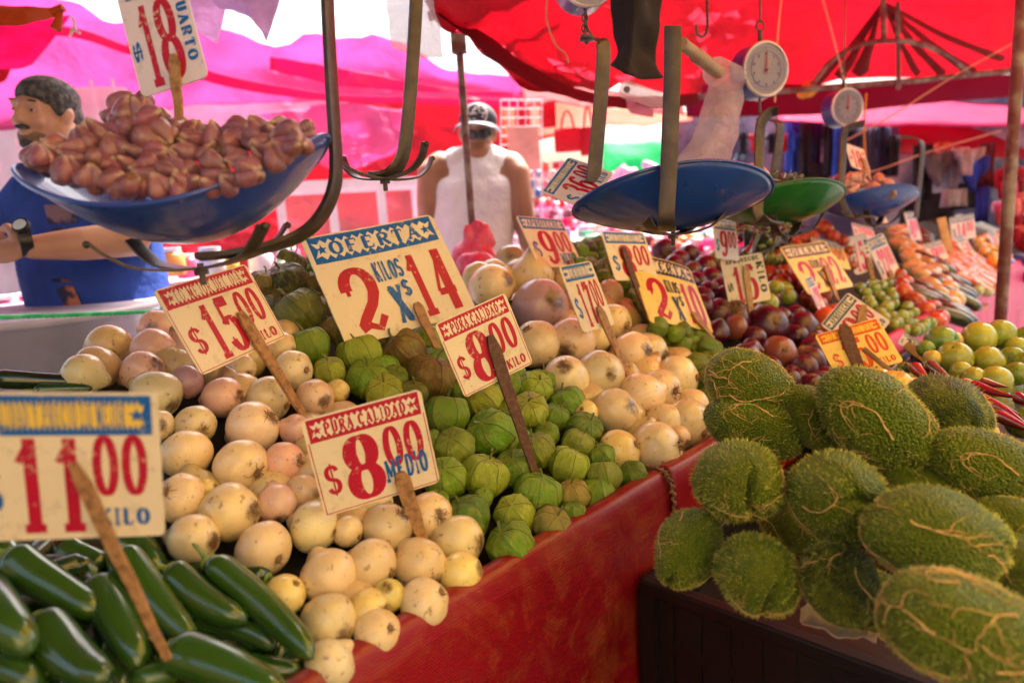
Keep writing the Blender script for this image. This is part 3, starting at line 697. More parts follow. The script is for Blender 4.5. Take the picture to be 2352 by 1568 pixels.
def longveg(a, b, wpx, fam=JAL, name='jalapeno_pepper', desc='glossy dark green jalapeno pepper', cat='pepper', group='jalapeno peppers', col=(.018, .060, .006), lift=0, da=0, db=0, surf=None, roll=None, stem=True, wr=1.0):
    sf_ = surf or (lambda x, y: pile(x, y, lift))
    A_ = sf_(*a); B_ = sf_(*b); A_ = CP + (A_ - CP) * (1 + da); B_ = CP + (B_ - CP) * (1 + db)
    L = (B_ - A_).length; c = (A_ + B_) / 2; dep = (c - CP).dot(Fd); r = wpx / 2 * dep / FPX * wr
    me, bend = random.choice(fam); q = quat_axes((A_ - B_).normalized(), rnd() * 6.28 if roll is None else roll)
    o = newobj(name, me); o.location = c; o.rotation_mode = 'QUATERNION'; o.rotation_quaternion = q; o.scale = (r, r, L / 2); o.color = (*vary(col, .2), 1)
    if stem: child('stem', PSTEM, o)
    PLACED.append((c, r)); PLACED.append((A_ * .75 + B_ * .25, r)); PLACED.append((A_ * .25 + B_ * .75, r)); return auto(o, desc, cat, group)
def ball(px, py, d, name, desc, cat, group, col, k=0, surf=None, pos=None, cap=True, up=None):
    p = pos or (surf or pile)(px, py); dep = (p - CP).dot(Fd); r = d / 2 * dep / FPX
    return place(BALL[k], name, p, r, cdir(*up) if up else randdir(.5), desc, cat, group, vary(col), [('stem_scar', CAP)] if cap else [])
def fill(poly, r, fn, lift=0, k=.86, jit=.25, surf=pile, maxn=400):
    """scatter spots of radius r over the picture region of the heap surface"""
    cx = sum(p[0] for p in poly) / len(poly); cy = sum(p[1] for p in poly) / len(poly); n = 0
    c0 = surf(cx, cy, lift); uvs = [uv_of(surf(x, y, lift)) for x, y in poly]
    u0, u1 = min(a for a, _ in uvs), max(a for a, _ in uvs); v0, v1 = min(b for _, b in uvs), max(b for _, b in uvs); sp = r * 1.72
    spots = []; j = 0; v = v0
    while v <= v1:
        u = u0 + (j % 2) * sp / 2
        while u <= u1: spots.append((u + U(-jit, jit) * r, v + U(-jit, jit) * r)); u += sp
        v += sp * .78; j += 1
    for u, v in spots:
        z = ZE + .01 + .5 * v + lift; p = W(u, v, z) + Vector((0, 0, U(-.2, .2) * r))
        if surf is not pile:
            q = proj(p); p = surf(q[0], q[1], lift) + Vector((0, 0, U(-.15, .15) * r))
        x, y, d = proj(p)
        if d > .1 and inpoly(x, y, poly) and clear(p, r, k) and n < maxn: fn(p, r, x, y, 2 * r * FPX / d); n += 1
    return n
# ------------------------------------------------------------------ setting
def gridsheet(name, rows, mat, sub=6, wr=.0, wfreq=3, thick=.002, seed=0, parent=None, fold=0, ffreq=20):
    """sheet through rows of 3-D control points (Catmull in both directions), with creases and real thickness"""
    rows = [smoothpath(r, sub) for r in rows]; n = len(rows[0]); cols = [smoothpath([r[i] for r in rows], sub) for i in range(n)]
    m = len(cols[0]); vs = []
    for j in range(m):
        for i in range(n):
            p = cols[i][j].copy()
            a = cols[min(i + 1, n - 1)][j] - cols[max(i - 1, 0)][j]; b = cols[i][min(j + 1, m - 1)] - cols[i][max(j - 1, 0)]; nn = a.cross(b)
            nn = nn.normalized() if nn.length > 1e-9 else Vector((0, 0, 1))
            if wr: p += nn * (wr * (noise.noise(p * wfreq + Vector((seed, 0, 0))) + .5 * noise.noise(p * wfreq * 2.7 + Vector((0, seed, 0)))))
            if fold: p += nn * (fold * math.sin(i / n * ffreq * 6.28 + 2 * noise.noise(p * 2)) * (.3 + .7 * j / m))
            vs.append(p)
    fs = [(j * n + i, j * n + i + 1, (j + 1) * n + i + 1, (j + 1) * n + i) for j in range(m - 1) for i in range(n - 1)]
    me = mesh(name, vs, fs, True, mat); o = newobj(name, me, parent)
    if parent: KIDS.setdefault(parent.name, []).append(o)
    if thick:
        so_ = o.modifiers.new('thick', 'SOLIDIFY'); so_.thickness = thick; so_.offset = 0
    return o
def A3(*l): return [at(*p) for p in l]
g = newobj('ground', mesh('ground', [(-60, -60, 0), (60, -60, 0), (60, 60, 0), (-60, 60, 0)], [(0, 1, 2, 3)], False, plain('pavement', (.16, .15, .145), .8, (.09, .085, .08), 2, .4))); tag(g, kind='structure')

RED = (.62, .012, .022)
M_RC = cloth('red_vinyl', (.50, .004, .010), tw=.06, weave=0, wr=.25, scale=5, rough=.42, col2=(.36, .003, .006))
# woven vinyl: fine diamond mesh, worn patches coloured with the golden sheen painted in
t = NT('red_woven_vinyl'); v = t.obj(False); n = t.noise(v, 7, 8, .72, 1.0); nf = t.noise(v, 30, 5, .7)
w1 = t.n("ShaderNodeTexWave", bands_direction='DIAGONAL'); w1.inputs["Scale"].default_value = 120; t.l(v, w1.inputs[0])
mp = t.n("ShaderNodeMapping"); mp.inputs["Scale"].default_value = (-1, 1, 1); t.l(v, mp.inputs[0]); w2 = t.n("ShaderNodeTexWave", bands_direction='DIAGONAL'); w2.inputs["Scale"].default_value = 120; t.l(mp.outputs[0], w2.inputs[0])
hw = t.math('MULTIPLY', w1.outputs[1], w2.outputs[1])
wear_sheen = t.math('MULTIPLY', t.ramp(t.math('ADD', n, t.math('MULTIPLY', nf, .3)), .60, .82), t.math('ADD', t.math('MULTIPLY', hw, .5), .25))
c = t.mix(t.ramp(t.noise(v, 2.5, 3), .35, .7), (.27, .003, .010), (.17, .002, .006)); c = t.mix(t.math('MULTIPLY', wear_sheen, .8), c, (.36, .13, .03))
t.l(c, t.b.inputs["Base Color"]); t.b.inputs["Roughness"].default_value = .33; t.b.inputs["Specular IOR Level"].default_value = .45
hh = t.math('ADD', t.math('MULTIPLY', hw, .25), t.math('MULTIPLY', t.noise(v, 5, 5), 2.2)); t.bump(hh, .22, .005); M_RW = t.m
M_PINKV = cloth('pink_table_vinyl', (.80, .07, .22), tw=.1, weave=0, wr=.3, scale=9, rough=.4, col2=(.62, .06, .18))
def cover(name, u0, u1, mat, zdn, label, v_off=0, wav=.006, z_off=0, n=80):
    prof = [(.06, .845), (.045, .865), (.030, .892), (.014, .909), (-.006, .908), (-.014, .885), (-.016, .86), (-.018, .75), (-.02, .6), (-.022, .4), (-.02, zdn)]
    prof = [Vector((a, b)) for a, b in prof]; pp = [(p.x, p.y) for p in [Vector((q.x, q.y, 0)) for q in smoothpath([Vector((a[0], a[1], 0)) for a in prof], 4)]]
    vs = []
    for i in range(n + 1):
        u = u0 + (u1 - u0) * i / n
        for v_, z_ in pp:
            p = W(u, v_ - v_off, z_ + z_off); hang = max(0, min(1, (.89 - z_) / .4))
            p += VV * (wav * (noise.noise(Vector((u * 3, z_ * 1.5, 5))) * 3 * hang + noise.noise(Vector((u * 9, z_ * 4, 1))) * (.5 + hang)))
            p.z += .006 * noise.noise(Vector((u * 5, 2, v_ * 6)))
            vs.append(p)
    m = len(pp); fs = [(i * m + j, i * m + j + 1, (i + 1) * m + j + 1, (i + 1) * m + j) for i in range(n) for j in range(m - 1)]
    o = newobj(name, mesh(name, vs, fs, True, mat)); s_ = o.modifiers.new('t', 'SOLIDIFY'); s_.thickness = .003; s_.offset = 0
    return tag(o, label, 'tablecloth', 'covers along the stall front')
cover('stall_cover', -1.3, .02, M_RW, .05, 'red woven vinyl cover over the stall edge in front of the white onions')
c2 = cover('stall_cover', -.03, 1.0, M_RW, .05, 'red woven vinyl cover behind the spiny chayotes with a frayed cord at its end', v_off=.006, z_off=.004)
c3 = cover('stall_cover', .97, 5.2, M_PINKV, .05, 'pink vinyl cover on the far stall edge behind the green limes', v_off=.010, z_off=.007, n=120)
b = MB(); pts = smoothpath([W(-.034, .05, .912), W(-.034, .0, .914), W(-.036, -.022, .895), W(-.032, -.026, .84), W(-.034, -.03, .78)], 12)
pts2 = [p + VV * .003 * math.sin(i * 1.9) + UU * .003 * math.cos(i * 1.9) for i, p in enumerate(pts)]; b.tube(pts2, .003, 6)
for i, p in enumerate(pts): b.tube([p, p + UU * U(-.012, .0) + Vector((0, 0, U(-.01, .006)))], [.0012, .0004], 3)
child('frayed_hem', b.mesh('cord', [plain('jute_cord', (.30, .16, .06), .9)]), c2)

# stall table under the heaps: a sloping display board on a frame
b = MB(); q = []
for u in (-1.6, 5.6):
    for v_, z_ in ((.02, .85), (.60, .85 + .29), (.60, .1), (.02, .1)): q.append(W(u, v_, z_))
b.add(q, [(0, 1, 5, 4), (1, 2, 6, 5), (2, 3, 7, 6), (3, 0, 4, 7), (0, 3, 2, 1), (4, 5, 6, 7)])
tag(newobj('display_table', b.mesh('display_table', [plain('dark_board', (.035, .025, .012), .9, (.015, .012, .006), 6)], False)), 'dark sloping display table underneath the heaps of produce', 'table')  # board coloured near-black so the gaps between produce look shaded

# crate with the spiny chayotes
M_CR = plain('dark_crate_plastic', (.0035, .0015, .0015), .5, (.006, .002, .002), 6, .2, bdist=.002)
CU0 = (lambda p: uv_of(p)[0])(hitz(1458, 1318, .775)); CZ = .775
print('crate u0', CU0, uv_of(hitz(2100, 1568, .775)))
def crate(u0, v1, z, L, Wd, H, label):
    o = empty('plastic_crate', W(u0, v1, z - H)); inv = Vector(o.location)
    o.rotation_mode = 'QUATERNION'
    def Wp(u, v, zz): return W(u0 + u, v1 - v, z - H + zz) - inv
    ax = (UU, VV, Vector((0, 0, 1)))
    r = MB(); t_ = .012
    for (cu, cv, su, sv) in ((0, Wd / 2, t_ * 1.6, Wd), (L, Wd / 2, t_ * 1.6, Wd), (L / 2, 0, L, t_ * 1.6), (L / 2, Wd, L, t_ * 1.6)): r.box(Wp(cu, cv, H - .012 + (.0015 if su < sv else 0)), (su + .004, sv + (.02 if su < sv else 0), .024), ax)
    bm_ = r.mesh('rim', [M_CR], False); ro = child('rim', bm_, o); md = ro.modifiers.new('b', 'BEVEL'); md.width = .004; md.segments = 2
    s_ = MB()
    for k in range(16):
        v = Wd * (k + .5) / 16
        s_.box(Wp(.002, v, H * .47), (.008, Wd / 16 * .96, H * .8), ax); s_.box(Wp(L - .002, v, H * .47), (.008, Wd / 16 * .96, H * .8), ax)
    for k in range(20):
        u = L * (k + .5) / 20; s_.box(Wp(u, .004, H * .47), (L / 20 * .96, .008, H * .8), ax); s_.box(Wp(u, Wd - .004, H * .47), (L / 20 * .96, .008, H * .8), ax)
    for zz in (.03, H * .5): 
        s_.box(Wp(0.003, Wd / 2, zz), (.01, Wd, .018), ax); s_.box(Wp(L / 2, Wd - .003, zz), (L, .01, .018), ax)
    for cu in (0.004, L - .004):
        for cv in (.004, Wd - .004): s_.box(Wp(cu, cv, H * .47), (.03, .03, H * .93), ax)
    child('slatted_side', s_.mesh('side', [M_CR], False), o)
    f = MB(); f.box(Wp(L / 2, Wd / 2, H * .55), (L - .02, Wd - .02, .012), ax); child('floor_panel', f.mesh('bottom', [M_CR], False), o)
    return tag(o, label, 'crate', 'crates in front of the stall')
crate(CU0, -.035 - .005, CZ, .62, .75, .20, 'black slatted plastic crate full of spiny green chayotes')
crate(CU0 + .05, -.045, CZ - .205, .60, .72, .26, 'black slatted crate underneath the crate of spiny chayotes')
crate(CU0 + .66, -.05, CZ + .10, .9, .8, .28, 'dark crate under the yellow squashes and green limes')
crate(CU0 + .70, -.05, CZ - .19, .85, .78, .33, 'dark crate on the floor below the crate of limes')

# ------------------------------------------------------------------ tarps, poles, ropes
M_TR = cloth('red_tarp', (.50, .04, .08), (.60, .045, .095), .68, wr=.8, scale=1.6, col2=(.55, .06, .06))
M_TR2 = cloth('dark_red_tarp', (.22, .006, .02), (.16, .004, .015), .4, wr=.3, scale=1.5)
M_TP = cloth('pink_tarp', (.8, .24, .48), (.82, .22, .48), .72, wr=.9, scale=1.0)
M_TM = cloth('magenta_tarp', (.75, .04, .24), (.8, .045, .28), .72, wr=.3, scale=1.0)
M_TPU = cloth('purple_tarp', (.32, .004, .07), (.35, .004, .08), .5, wr=.3, scale=1.0)
M_TO = cloth('orange_tarp', (.75, .18, .08), (1.0, .17, .08), .7, wr=.3, scale=1.5)
M_TY = cloth('yellow_bounce_sheet', (.95, .76, .34), (1.0, .70, .20), .1, wr=.2, scale=1)
M_TYR = cloth('yellow_light_sheet', (.9, .75, .4), (.76, .60, .30), .85, wr=.2, scale=1)
M_FOLD = cloth('fold_tarp', (.40, .04, .06), (.30, .03, .05), .5, wr=.5)
M_TG = cloth('green_tarp', (.05, .5, .22), (.10, .9, .42), .7, wr=.3, scale=2)
M_TB = cloth('brown_orange_tarp', (.45, .12, .03), (.75, .20, .05), .6, wr=.3, scale=2)
M_BAG = cloth('white_film_bag', (.95, .9, .93), (.97, .92, .95), .6, wr=.9, scale=9)
sh_ = M_BAG.node_tree; mx_ = sh_.nodes.new('ShaderNodeMixShader'); tp_ = sh_.nodes.new('ShaderNodeBsdfTransparent'); ou_ = [n for n in sh_.nodes if n.type == 'OUTPUT_MATERIAL'][0]; sr_ = ou_.inputs[0].links[0].from_socket
mx_.inputs[0].default_value = .45; sh_.links.new(sr_, mx_.inputs[1]); sh_.links.new(tp_.outputs[0], mx_.inputs[2]); sh_.links.new(mx_.outputs[0], ou_.inputs[0])
TG = 'tarps over the market'
def tarp(rows, mat, label, wr=.03, sub=6, seed=0, wf=3, **k): return tag(gridsheet('tarp', rows, mat, sub, wr, wf, .002, seed, **k), label, 'tarp', TG)
# red canopy over the stall: its left edge sags down from the rail, far hem lies along the beam
tarp([A3((985, -260, 1.2), (1300, -420, 1.1), (1800, -700, 1.2), (2600, -900, 1.4)),
      A3((960, -60, 1.7), (1330, -130, 1.7), (1800, -190, 1.8), (2600, -300, 2.2)),
      A3((1010, 30, 2.0), (1400, 40, 2.3), (1850, 0, 4.0), (2700, 0, 4.4)),
      A3((1140, 130, 2.2), (1440, 150, 2.8), (1850, 120, 4.7), (2700, 110, 5.2)),
      A3((1290, 205, 2.4), (1480, 205, 3.2), (1850, 190, 5.1), (2700, 150, 5.8))], M_TR, 'bright red canopy tarp stretched over the right of the stall', .10, 9, 3, 2.2, fold=.02, ffreq=9)
# its dark rolled-down edge
tarp([A3((995, 15, 1.95), (1150, 105, 2.15), (1290, 190, 2.35), (1420, 222, 2.8), (1600, 215, 3.3)),
      A3((1010, 40, 1.93), (1155, 150, 2.12), (1300, 222, 2.33), (1430, 250, 2.8), (1600, 243, 3.3))], M_TR2, 'dark red rolled edge of the canopy sagging over the man in the cap', .015, 8, 5, 6)
# gable drape with its gathered peak
for k_, (bx_, by_) in enumerate(((1880, 188), (1930, 170), (1975, 165), (2105, 165), (2160, 165), (2225, 160), (2300, 130))):
    a_, b_, = at(2028, 2, 3.72), at(bx_, by_, 4.0); sd_ = Rc * (.012 + .006 * (k_ % 3)); mid = (a_ + b_) / 2 + Vector((0, 0, -.02))
    tag(gridsheet('tarp_fold', [[a_ - sd_ * .3, mid - sd_, b_ - sd_ * 2.2], [a_ + Vector((0, 0, -.02)), mid + Vector((0, 0, -.03)), b_ + Vector((0, 0, -.03))], [a_ + sd_ * .3, mid + sd_, b_ + sd_ * 2.2]], M_FOLD, 5, .008, 9, .002, k_), ('short', 'narrow', 'middle left', 'middle right', 'right hand', 'far right', 'lowest right')[k_] + ' gathered fold of the canopy fanning from the peak above the hoop', 'tarp fold', 'gathered folds of the canopy peak')
tarp([A3((1570, 185, 4.2), (1900, 195, 4.6), (2200, 178, 5.0), (2700, 150, 5.5)), A3((1580, 268, 4.2), (1900, 262, 4.6), (2200, 232, 5.0), (2700, 205, 5.5))], M_TPU, 'dark purple valance hanging below the pipe with the hoop', .02, 8, 2, 3)
tarp([A3((1780, 225, 6.0), (2050, 215, 6.5), (2352, 190, 7), (2700, 175, 7.2)), A3((1790, 278, 5.2), (2050, 288, 5.6), (2352, 292, 6), (2700, 290, 6))], M_TM, 'hot pink tarp ceiling beyond the purple valance', .03, 6, 4, 2)
tarp([A3((2065, 290, 6.0), (2200, 292, 6.4), (2400, 290, 7)), A3((2070, 352, 5.6), (2220, 362, 6.0), (2400, 368, 6.6))], M_TR, 'bright red far tarp under the hot pink ceiling beside the rusty pole', .03, 6, 6, 2)
tarp([A3((1560, 262, 7.0), (1700, 275, 7), (1850, 282, 7)), A3((1600, 292, 6.6), (1700, 296, 6.6), (1850, 292, 6.6))], M_TM, 'narrow pink tarp strip behind the first dial scale', .02, 5, 9, 2)
# middle red and orange sheets behind the cap man
tarp([A3((1195, 195, 4.6), (1290, 190, 4.9), (1420, 212, 5.2), (1560, 225, 5.6)), A3((1205, 240, 4.3), (1310, 240, 4.6), (1440, 250, 5), (1575, 262, 5.4))], M_TR, 'small red tarp just under the white sky gap behind the hanging hook', .03, 6, 7)
tarp([A3((1150, 225, 5.3), (1290, 235, 5.6), (1420, 250, 6), (1590, 255, 6.4)), A3((1150, 330, 5.0), (1290, 312, 5.2), (1420, 290, 5.6), (1590, 278, 6.0))], M_TO, 'orange red tarp sloping above the hanging red bags', .03, 6, 8)
# big pink tarp over the aisle on the left, and its hem
tarp([A3((-250, 40, 2.9), (100, -10, 3.2), (330, 45, 3.5), (560, 85, 3.9), (860, 95, 4.4), (1030, 150, 4.7), (1212, 182, 4.9)),
      A3((-250, 150, 3.2), (100, 110, 3.5), (330, 120, 3.8), (560, 140, 4.2), (860, 155, 4.6), (1030, 185, 4.8), (1212, 215, 4.9)),
      A3((-250, 300, 3.5), (100, 270, 3.8), (330, 262, 4.0), (560, 240, 4.3), (860, 228, 4.6), (1030, 235, 4.8), (1200, 245, 4.9))], M_TP, 'large pale pink translucent tarp above the aisle behind the garlic pan', .13, 9, 11, 2.2)
tarp([A3((300, 95, 3.3), (520, 175, 3.4), (760, 215, 3.7), (1000, 225, 4.2), (1200, 235, 4.6)), A3((280, 115, 3.3), (520, 200, 3.4), (760, 232, 3.7), (1000, 240, 4.2), (1200, 248, 4.6))], M_TM, 'hot pink folded hem running across the pale pink tarp', .02, 8, 12, 3)
tarp([A3((-100, 120, 2.95), (120, 60, 3.1), (300, 110, 3.3), (420, 150, 3.5)), A3((-100, 135, 2.95), (120, 84, 3.1), (300, 128, 3.3), (420, 160, 3.5))], M_TM, 'narrow hot pink fold above the vendor with the moustache', .02, 8, 26, 3)
tarp([A3((620, 130, 3.8), (800, 160, 4.0), (1000, 200, 4.3), (1180, 212, 4.6)), A3((620, 160, 3.8), (800, 200, 4.0), (1000, 214, 4.3), (1180, 222, 4.6))], M_TM, 'hot pink fold behind the top of the empty hanger', .03, 8, 27, 4)
tarp([A3((-60, 215, 5.0), (200, 240, 5.0), (420, 225, 5.0), (640, 205, 5.1), (800, 212, 5.2)), A3((-60, 262, 5.0), (200, 300, 5.0), (420, 330, 5.0), (640, 300, 5.1), (800, 290, 5.2))], cloth('pale_pink_tarp', (.85, .4, .55), (.9, .42, .60), .75, wr=.3), 'palest pink sheet hanging low behind the mustached man', .03, 6, 13)
tarp([A3((480, 262, 5.2), (640, 238, 5.3), (820, 215, 5.4), (1060, 222, 5.5), (1180, 240, 5.6)), A3((420, 330, 5.2), (640, 330, 5.3), (820, 320, 5.4), (1060, 330, 5.5), (1180, 340, 5.6)),
      A3((380, 520, 5.2), (640, 520, 5.3), (820, 520, 5.4), (1060, 520, 5.5), (1180, 520, 5.6)), A3((380, 690, 5.2), (640, 690, 5.3), (820, 690, 5.4), (1060, 690, 5.5), (1180, 690, 5.6))], M_TR, 'rumpled red backdrop tarp draped behind the empty scale arm', .10, 9, 14, 2.5)
tarp([A3((560, 285, 4.4), (620, 262, 4.4), (760, 240, 4.5), (930, 250, 4.7)), A3((560, 310, 4.4), (640, 300, 4.4), (770, 330, 4.5), (940, 300, 4.7)), A3((640, 330, 4.4), (700, 350, 4.4), (800, 395, 4.5), (900, 340, 4.7))], M_TP, 'pink striped fold draped over the red backdrop tarp', .08, 7, 15, 4)
tarp([A3((-40, 12, 1.9), (60, 8, 1.9), (150, 22, 2.0)), A3((-40, 62, 1.8), (60, 52, 1.85), (146, 30, 1.98))], M_TB, 'orange brown tarp corner tied at the top left', .02, 7, 16, 6)
tarp([A3((-60, 60, 2.6), (50, 55, 2.6), (160, 35, 2.6)), A3((-60, 110, 2.6), (40, 110, 2.6), (120, 95, 2.6)), A3((-20, 160, 2.6), (40, 160, 2.6), (75, 150, 2.6))], M_TM, 'hot pink tarp corner hanging below the orange brown one', .02, 7, 17, 5)
tarp([A3((-80, 150, 3.1), (0, 150, 3.1), (40, 125, 3.1)), A3((-80, 200, 3.1), (0, 190, 3.1), (20, 170, 3.1))], M_TR, 'small red tarp corner at the left edge above the mustached man', .02, 6, 18, 5)
tarp([A3((1385, 300, 9), (1480, 296, 9), (1590, 300, 9)), A3((1385, 322, 9), (1480, 322, 9), (1590, 324, 9))], cloth('white_awning', (.9, .9, .9), (1, 1, 1), .7), 'white awning strip above the green tarp', .02, 5, 19)
tarp([A3((1385, 325, 8.5), (1480, 325, 8.5), (1600, 327, 8.5)), A3((1385, 385, 8.3), (1480, 388, 8.3), (1600, 390, 8.3)), A3((1385, 470, 8.3), (1480, 475, 8.3), (1720, 480, 8.3))], M_TG, 'bright green tarp wall far behind the blue weighing pan', .06, 6, 20, 3)
# unseen sheets added around the camera to shade and warm light on the produce
tarp([[Vector((-3.4, -.6, 2.75)), Vector((-1.2, -.6, 2.85)), Vector((.7, -.6, 2.85))], [Vector((-3.4, .2, 2.6)), Vector((-1.2, .3, 2.7)), Vector((.7, .4, 2.72))], [Vector((-3.0, .9, 2.5)), Vector((-1, 1.1, 2.6)), Vector((.65, 1.5, 2.64))]], cloth('tan_shade_sheet', (.20, .12, .05), (.12, .07, .025), .6, wr=.2), 'added unseen tan sheet overhead shading the front of the stall', .05, 6, 21, 1)
tarp([[Vector((.65, -.9, 2.80)), Vector((2.0, -.9, 2.78)), Vector((4.4, -.9, 2.68))], [Vector((.65, .5, 2.80)), Vector((2.0, .7, 2.95)), Vector((4.4, 1.0, 3.0))], [Vector((.62, 1.7, 2.92)), Vector((2.2, 2.5, 3.25)), Vector((4.4, 3.3, 3.4))]], M_TYR, 'added unseen yellow sheet overhead warming the light on the produce', .05, 6, 24, 1)
tarp([[Vector((-4.5, .8, 2.62)), Vector((-1.5, .9, 2.72)), Vector((1.0, .9, 2.75))], [Vector((-4.5, 1.6, 2.75)), Vector((-1.5, 1.6, 2.8)), Vector((.6, 1.5, 2.85))], [Vector((-4.5, 3.0, 2.95)), Vector((-1.5, 3.1, 2.95)), Vector((.5, 2.6, 2.95))]], cloth('mauve_shade_sheet', (.30, .14, .14), (.22, .11, .11), .6, wr=.2), 'added unseen mauve sheet overhead blocking sun from the left heaps', .05, 6, 23, 1)
tarp([[Vector((-.2, -1.8, 2.5)), Vector((1.3, -1.6, 2.5)), Vector((3.8, -.9, 2.5))], [Vector((-.2, -1.85, 1.5)), Vector((1.3, -1.65, 1.5)), Vector((3.8, -.95, 1.5))], [Vector((-.2, -1.8, .5)), Vector((1.3, -1.6, .5)), Vector((3.8, -.9, .5))]], M_TY, 'added unseen yellow sheet behind the camera throwing warm light forward', .05, 6, 22, 1)
tarp([[Vector((-3.6, -1.4, 2.6)), Vector((-1.6, -1.8, 2.6)), Vector((-.25, -1.85, 2.5))], [Vector((-3.6, -1.4, 1.4)), Vector((-1.6, -1.85, 1.4)), Vector((-.25, -1.9, 1.4))], [Vector((-3.6, -1.4, .2)), Vector((-1.6, -1.8, .2)), Vector((-.25, -1.85, .2))]], cloth('brown_shade_sheet', (.14, .07, .035), (.1, .05, .02), .3, wr=.2), 'added unseen brown sheet behind the camera cutting the fill light', .05, 6, 25, 1)

M_POLE = plain('rusty_pole', (.16, .05, .05), .55, (.30, .26, .22), 14, .3, metal=.3)
M_STEEL = plain('dark_steel', (.055, .038, .030), .38, (.09, .062, .05), 30, .35, metal=.35, bdist=.001)
def pole(name, a, b, r, label, cat='pole', mat=None, grp='poles holding up the tarps'):
    m_ = MB(); m_.tube([a + (b - a) * (i / 8) for i in range(9)], r, 12); return tag(newobj(name, m_.mesh(name, [mat or M_POLE])), label, cat, grp)
p0 = at(1050, 40, 2.3); pole('pole', Vector((p0.x, p0.y, .0)), p0 + Vector((0, 0, .08)), .013, 'thin dark red pole standing in front of the man in the white cap')
mb = MB(); mb.box(at(1052, 75, 2.3), (.05, .05, .13)); tag(newobj('pole_bracket', mb.mesh('bracket', [M_POLE], False)), 'dark red square socket at the top of the thin pole', 'bracket')
mb = MB(); mb.tube([at(985, 38, 2.25), at(1090, 16, 2.28), at(1300, -40, 2.35)], .016, 8); tag(newobj('roof_rail', mb.mesh('rail', [M_POLE])), 'short rusty rail resting on the thin dark red pole', 'rail')
p0 = at(2298, 730, 2.35); pole('pole', Vector((p0.x, p0.y, 0)), Vector((p0.x, p0.y, 3.0)), .019, 'thick rusty red pole standing in front of the pink stall edge')
mb = MB(); mb.tube([at(1600, 222, 3.9), at(1850, 205, 3.9), at(2100, 186, 3.9), at(2345, 160, 4.0), at(2600, 140, 4.1)], .017, 8); tag(newobj('roof_pipe', mb.mesh('pipe', [M_POLE])), 'long horizontal pipe under the red canopy with the hoop', 'pipe')
mb = MB(); mb.tube(smoothpath([at(1865, 195, 3.85), at(1910, 140, 3.8), at(1970, 105, 3.75), at(2030, 95, 3.72), at(2100, 98, 3.75), at(2170, 125, 3.8), at(2225, 170, 3.9)], 6), .014, 8)
mb.tube([at(2027, -60, 3.6), at(2030, 95, 3.70)], .016, 8); mb.tube([at(2062, 5, 3.65), at(2064, 205, 3.9)], .012, 8); tag(newobj('hoop', mb.mesh('hoop', [M_POLE])), 'round iron hoop and struts bearing the peak of the red canopy', 'hoop')
M_CORD = plain('pale_cord', (.65, .35, .25), .8); M_YC = plain('yellow_cord', (.75, .35, .03), .8); M_GC = plain('green_rope_fibre', (.03, .62, .22), .5, (.2, .85, .45), 30, .4)
def rope(pts, r, label, mat=None, cat='rope', tw=0):
    m_ = MB(); P = smoothpath(pts, 10)
    if tw:
        for s_ in (0, 2.1, 4.2): m_.tube([p + Vector((0, 0, 1)) * (r * .6 * math.cos(i * .55 + s_)) + Vector((0, 1, 0)) * (r * .6 * math.sin(i * .55 + s_)) for i, p in enumerate(smoothpath(pts, 60))], r * .62, 6)
    else: m_.tube(P, r, 6)
    return tag(newobj('rope', m_.mesh('rope', [mat or M_CORD])), label, cat, 'ropes and cords of the market')
rope([at(-60, 735, 1.5), at(0, 729, 1.52), at(200, 722, 1.58), at(372, 714, 1.62), at(600, 700, 1.75)], .0045, 'bright green twisted rope stretched behind the jalapenos', M_GC, tw=1)
rope([at(2400, 60, 3.4), at(2200, 170, 3.5), at(2050, 265, 3.6), at(1930, 330, 3.7)], .004, 'pale cord running diagonally down from the top right')
rope([at(1890, 0, 2.9), at(1920, 110, 3.0), at(1950, 230, 3.1)], .004, 'pale cord hanging above the second dial scale')
rope([at(1990, 215, 3.4), at(1985, 300, 3.4), at(1990, 400, 3.4)], .004, 'yellow cord hanging beside the second dial scale', M_YC)
rope([at(1795, -10, 2.1), at(1785, 100, 2.1), at(1780, 235, 2.1)], .0028, 'thin grey cord hanging in front of the first dial scale')
rope([at(1260, -30, 1.7), at(1255, 40, 1.7), at(1275, 100, 1.7), at(1300, 125, 1.7), at(1305, 145, 1.7)], .0022, 'curling white string dangling left of the black bag')
rope([at(1850, 420, 4.4), at(2000, 395, 4.4), at(2130, 350, 4.4), at(2300, 300, 4.5)], .005, 'pale clothes line strung before the hanging clothes')
def hook(px, py, d, h, label):
    m_ = MB(); p = at(px, py, d); s_ = h
    m_.tube([p + Vector((0, 0, s_)), p, p + Vector((-.003, 0, -.015)), p + Vector((-.014, 0, -.024)), p + Vector((-.026, 0, -.016)), p + Vector((-.028, 0, .006))], .0035, 8)
    return tag(newobj('hook', m_.mesh('hook', [M_STEEL])), label, 'hook', 'hooks hanging from the canopy')
hook(1625, 62, 1.7, .3, 'bare dark hook hanging between the bag and the first dial scale')

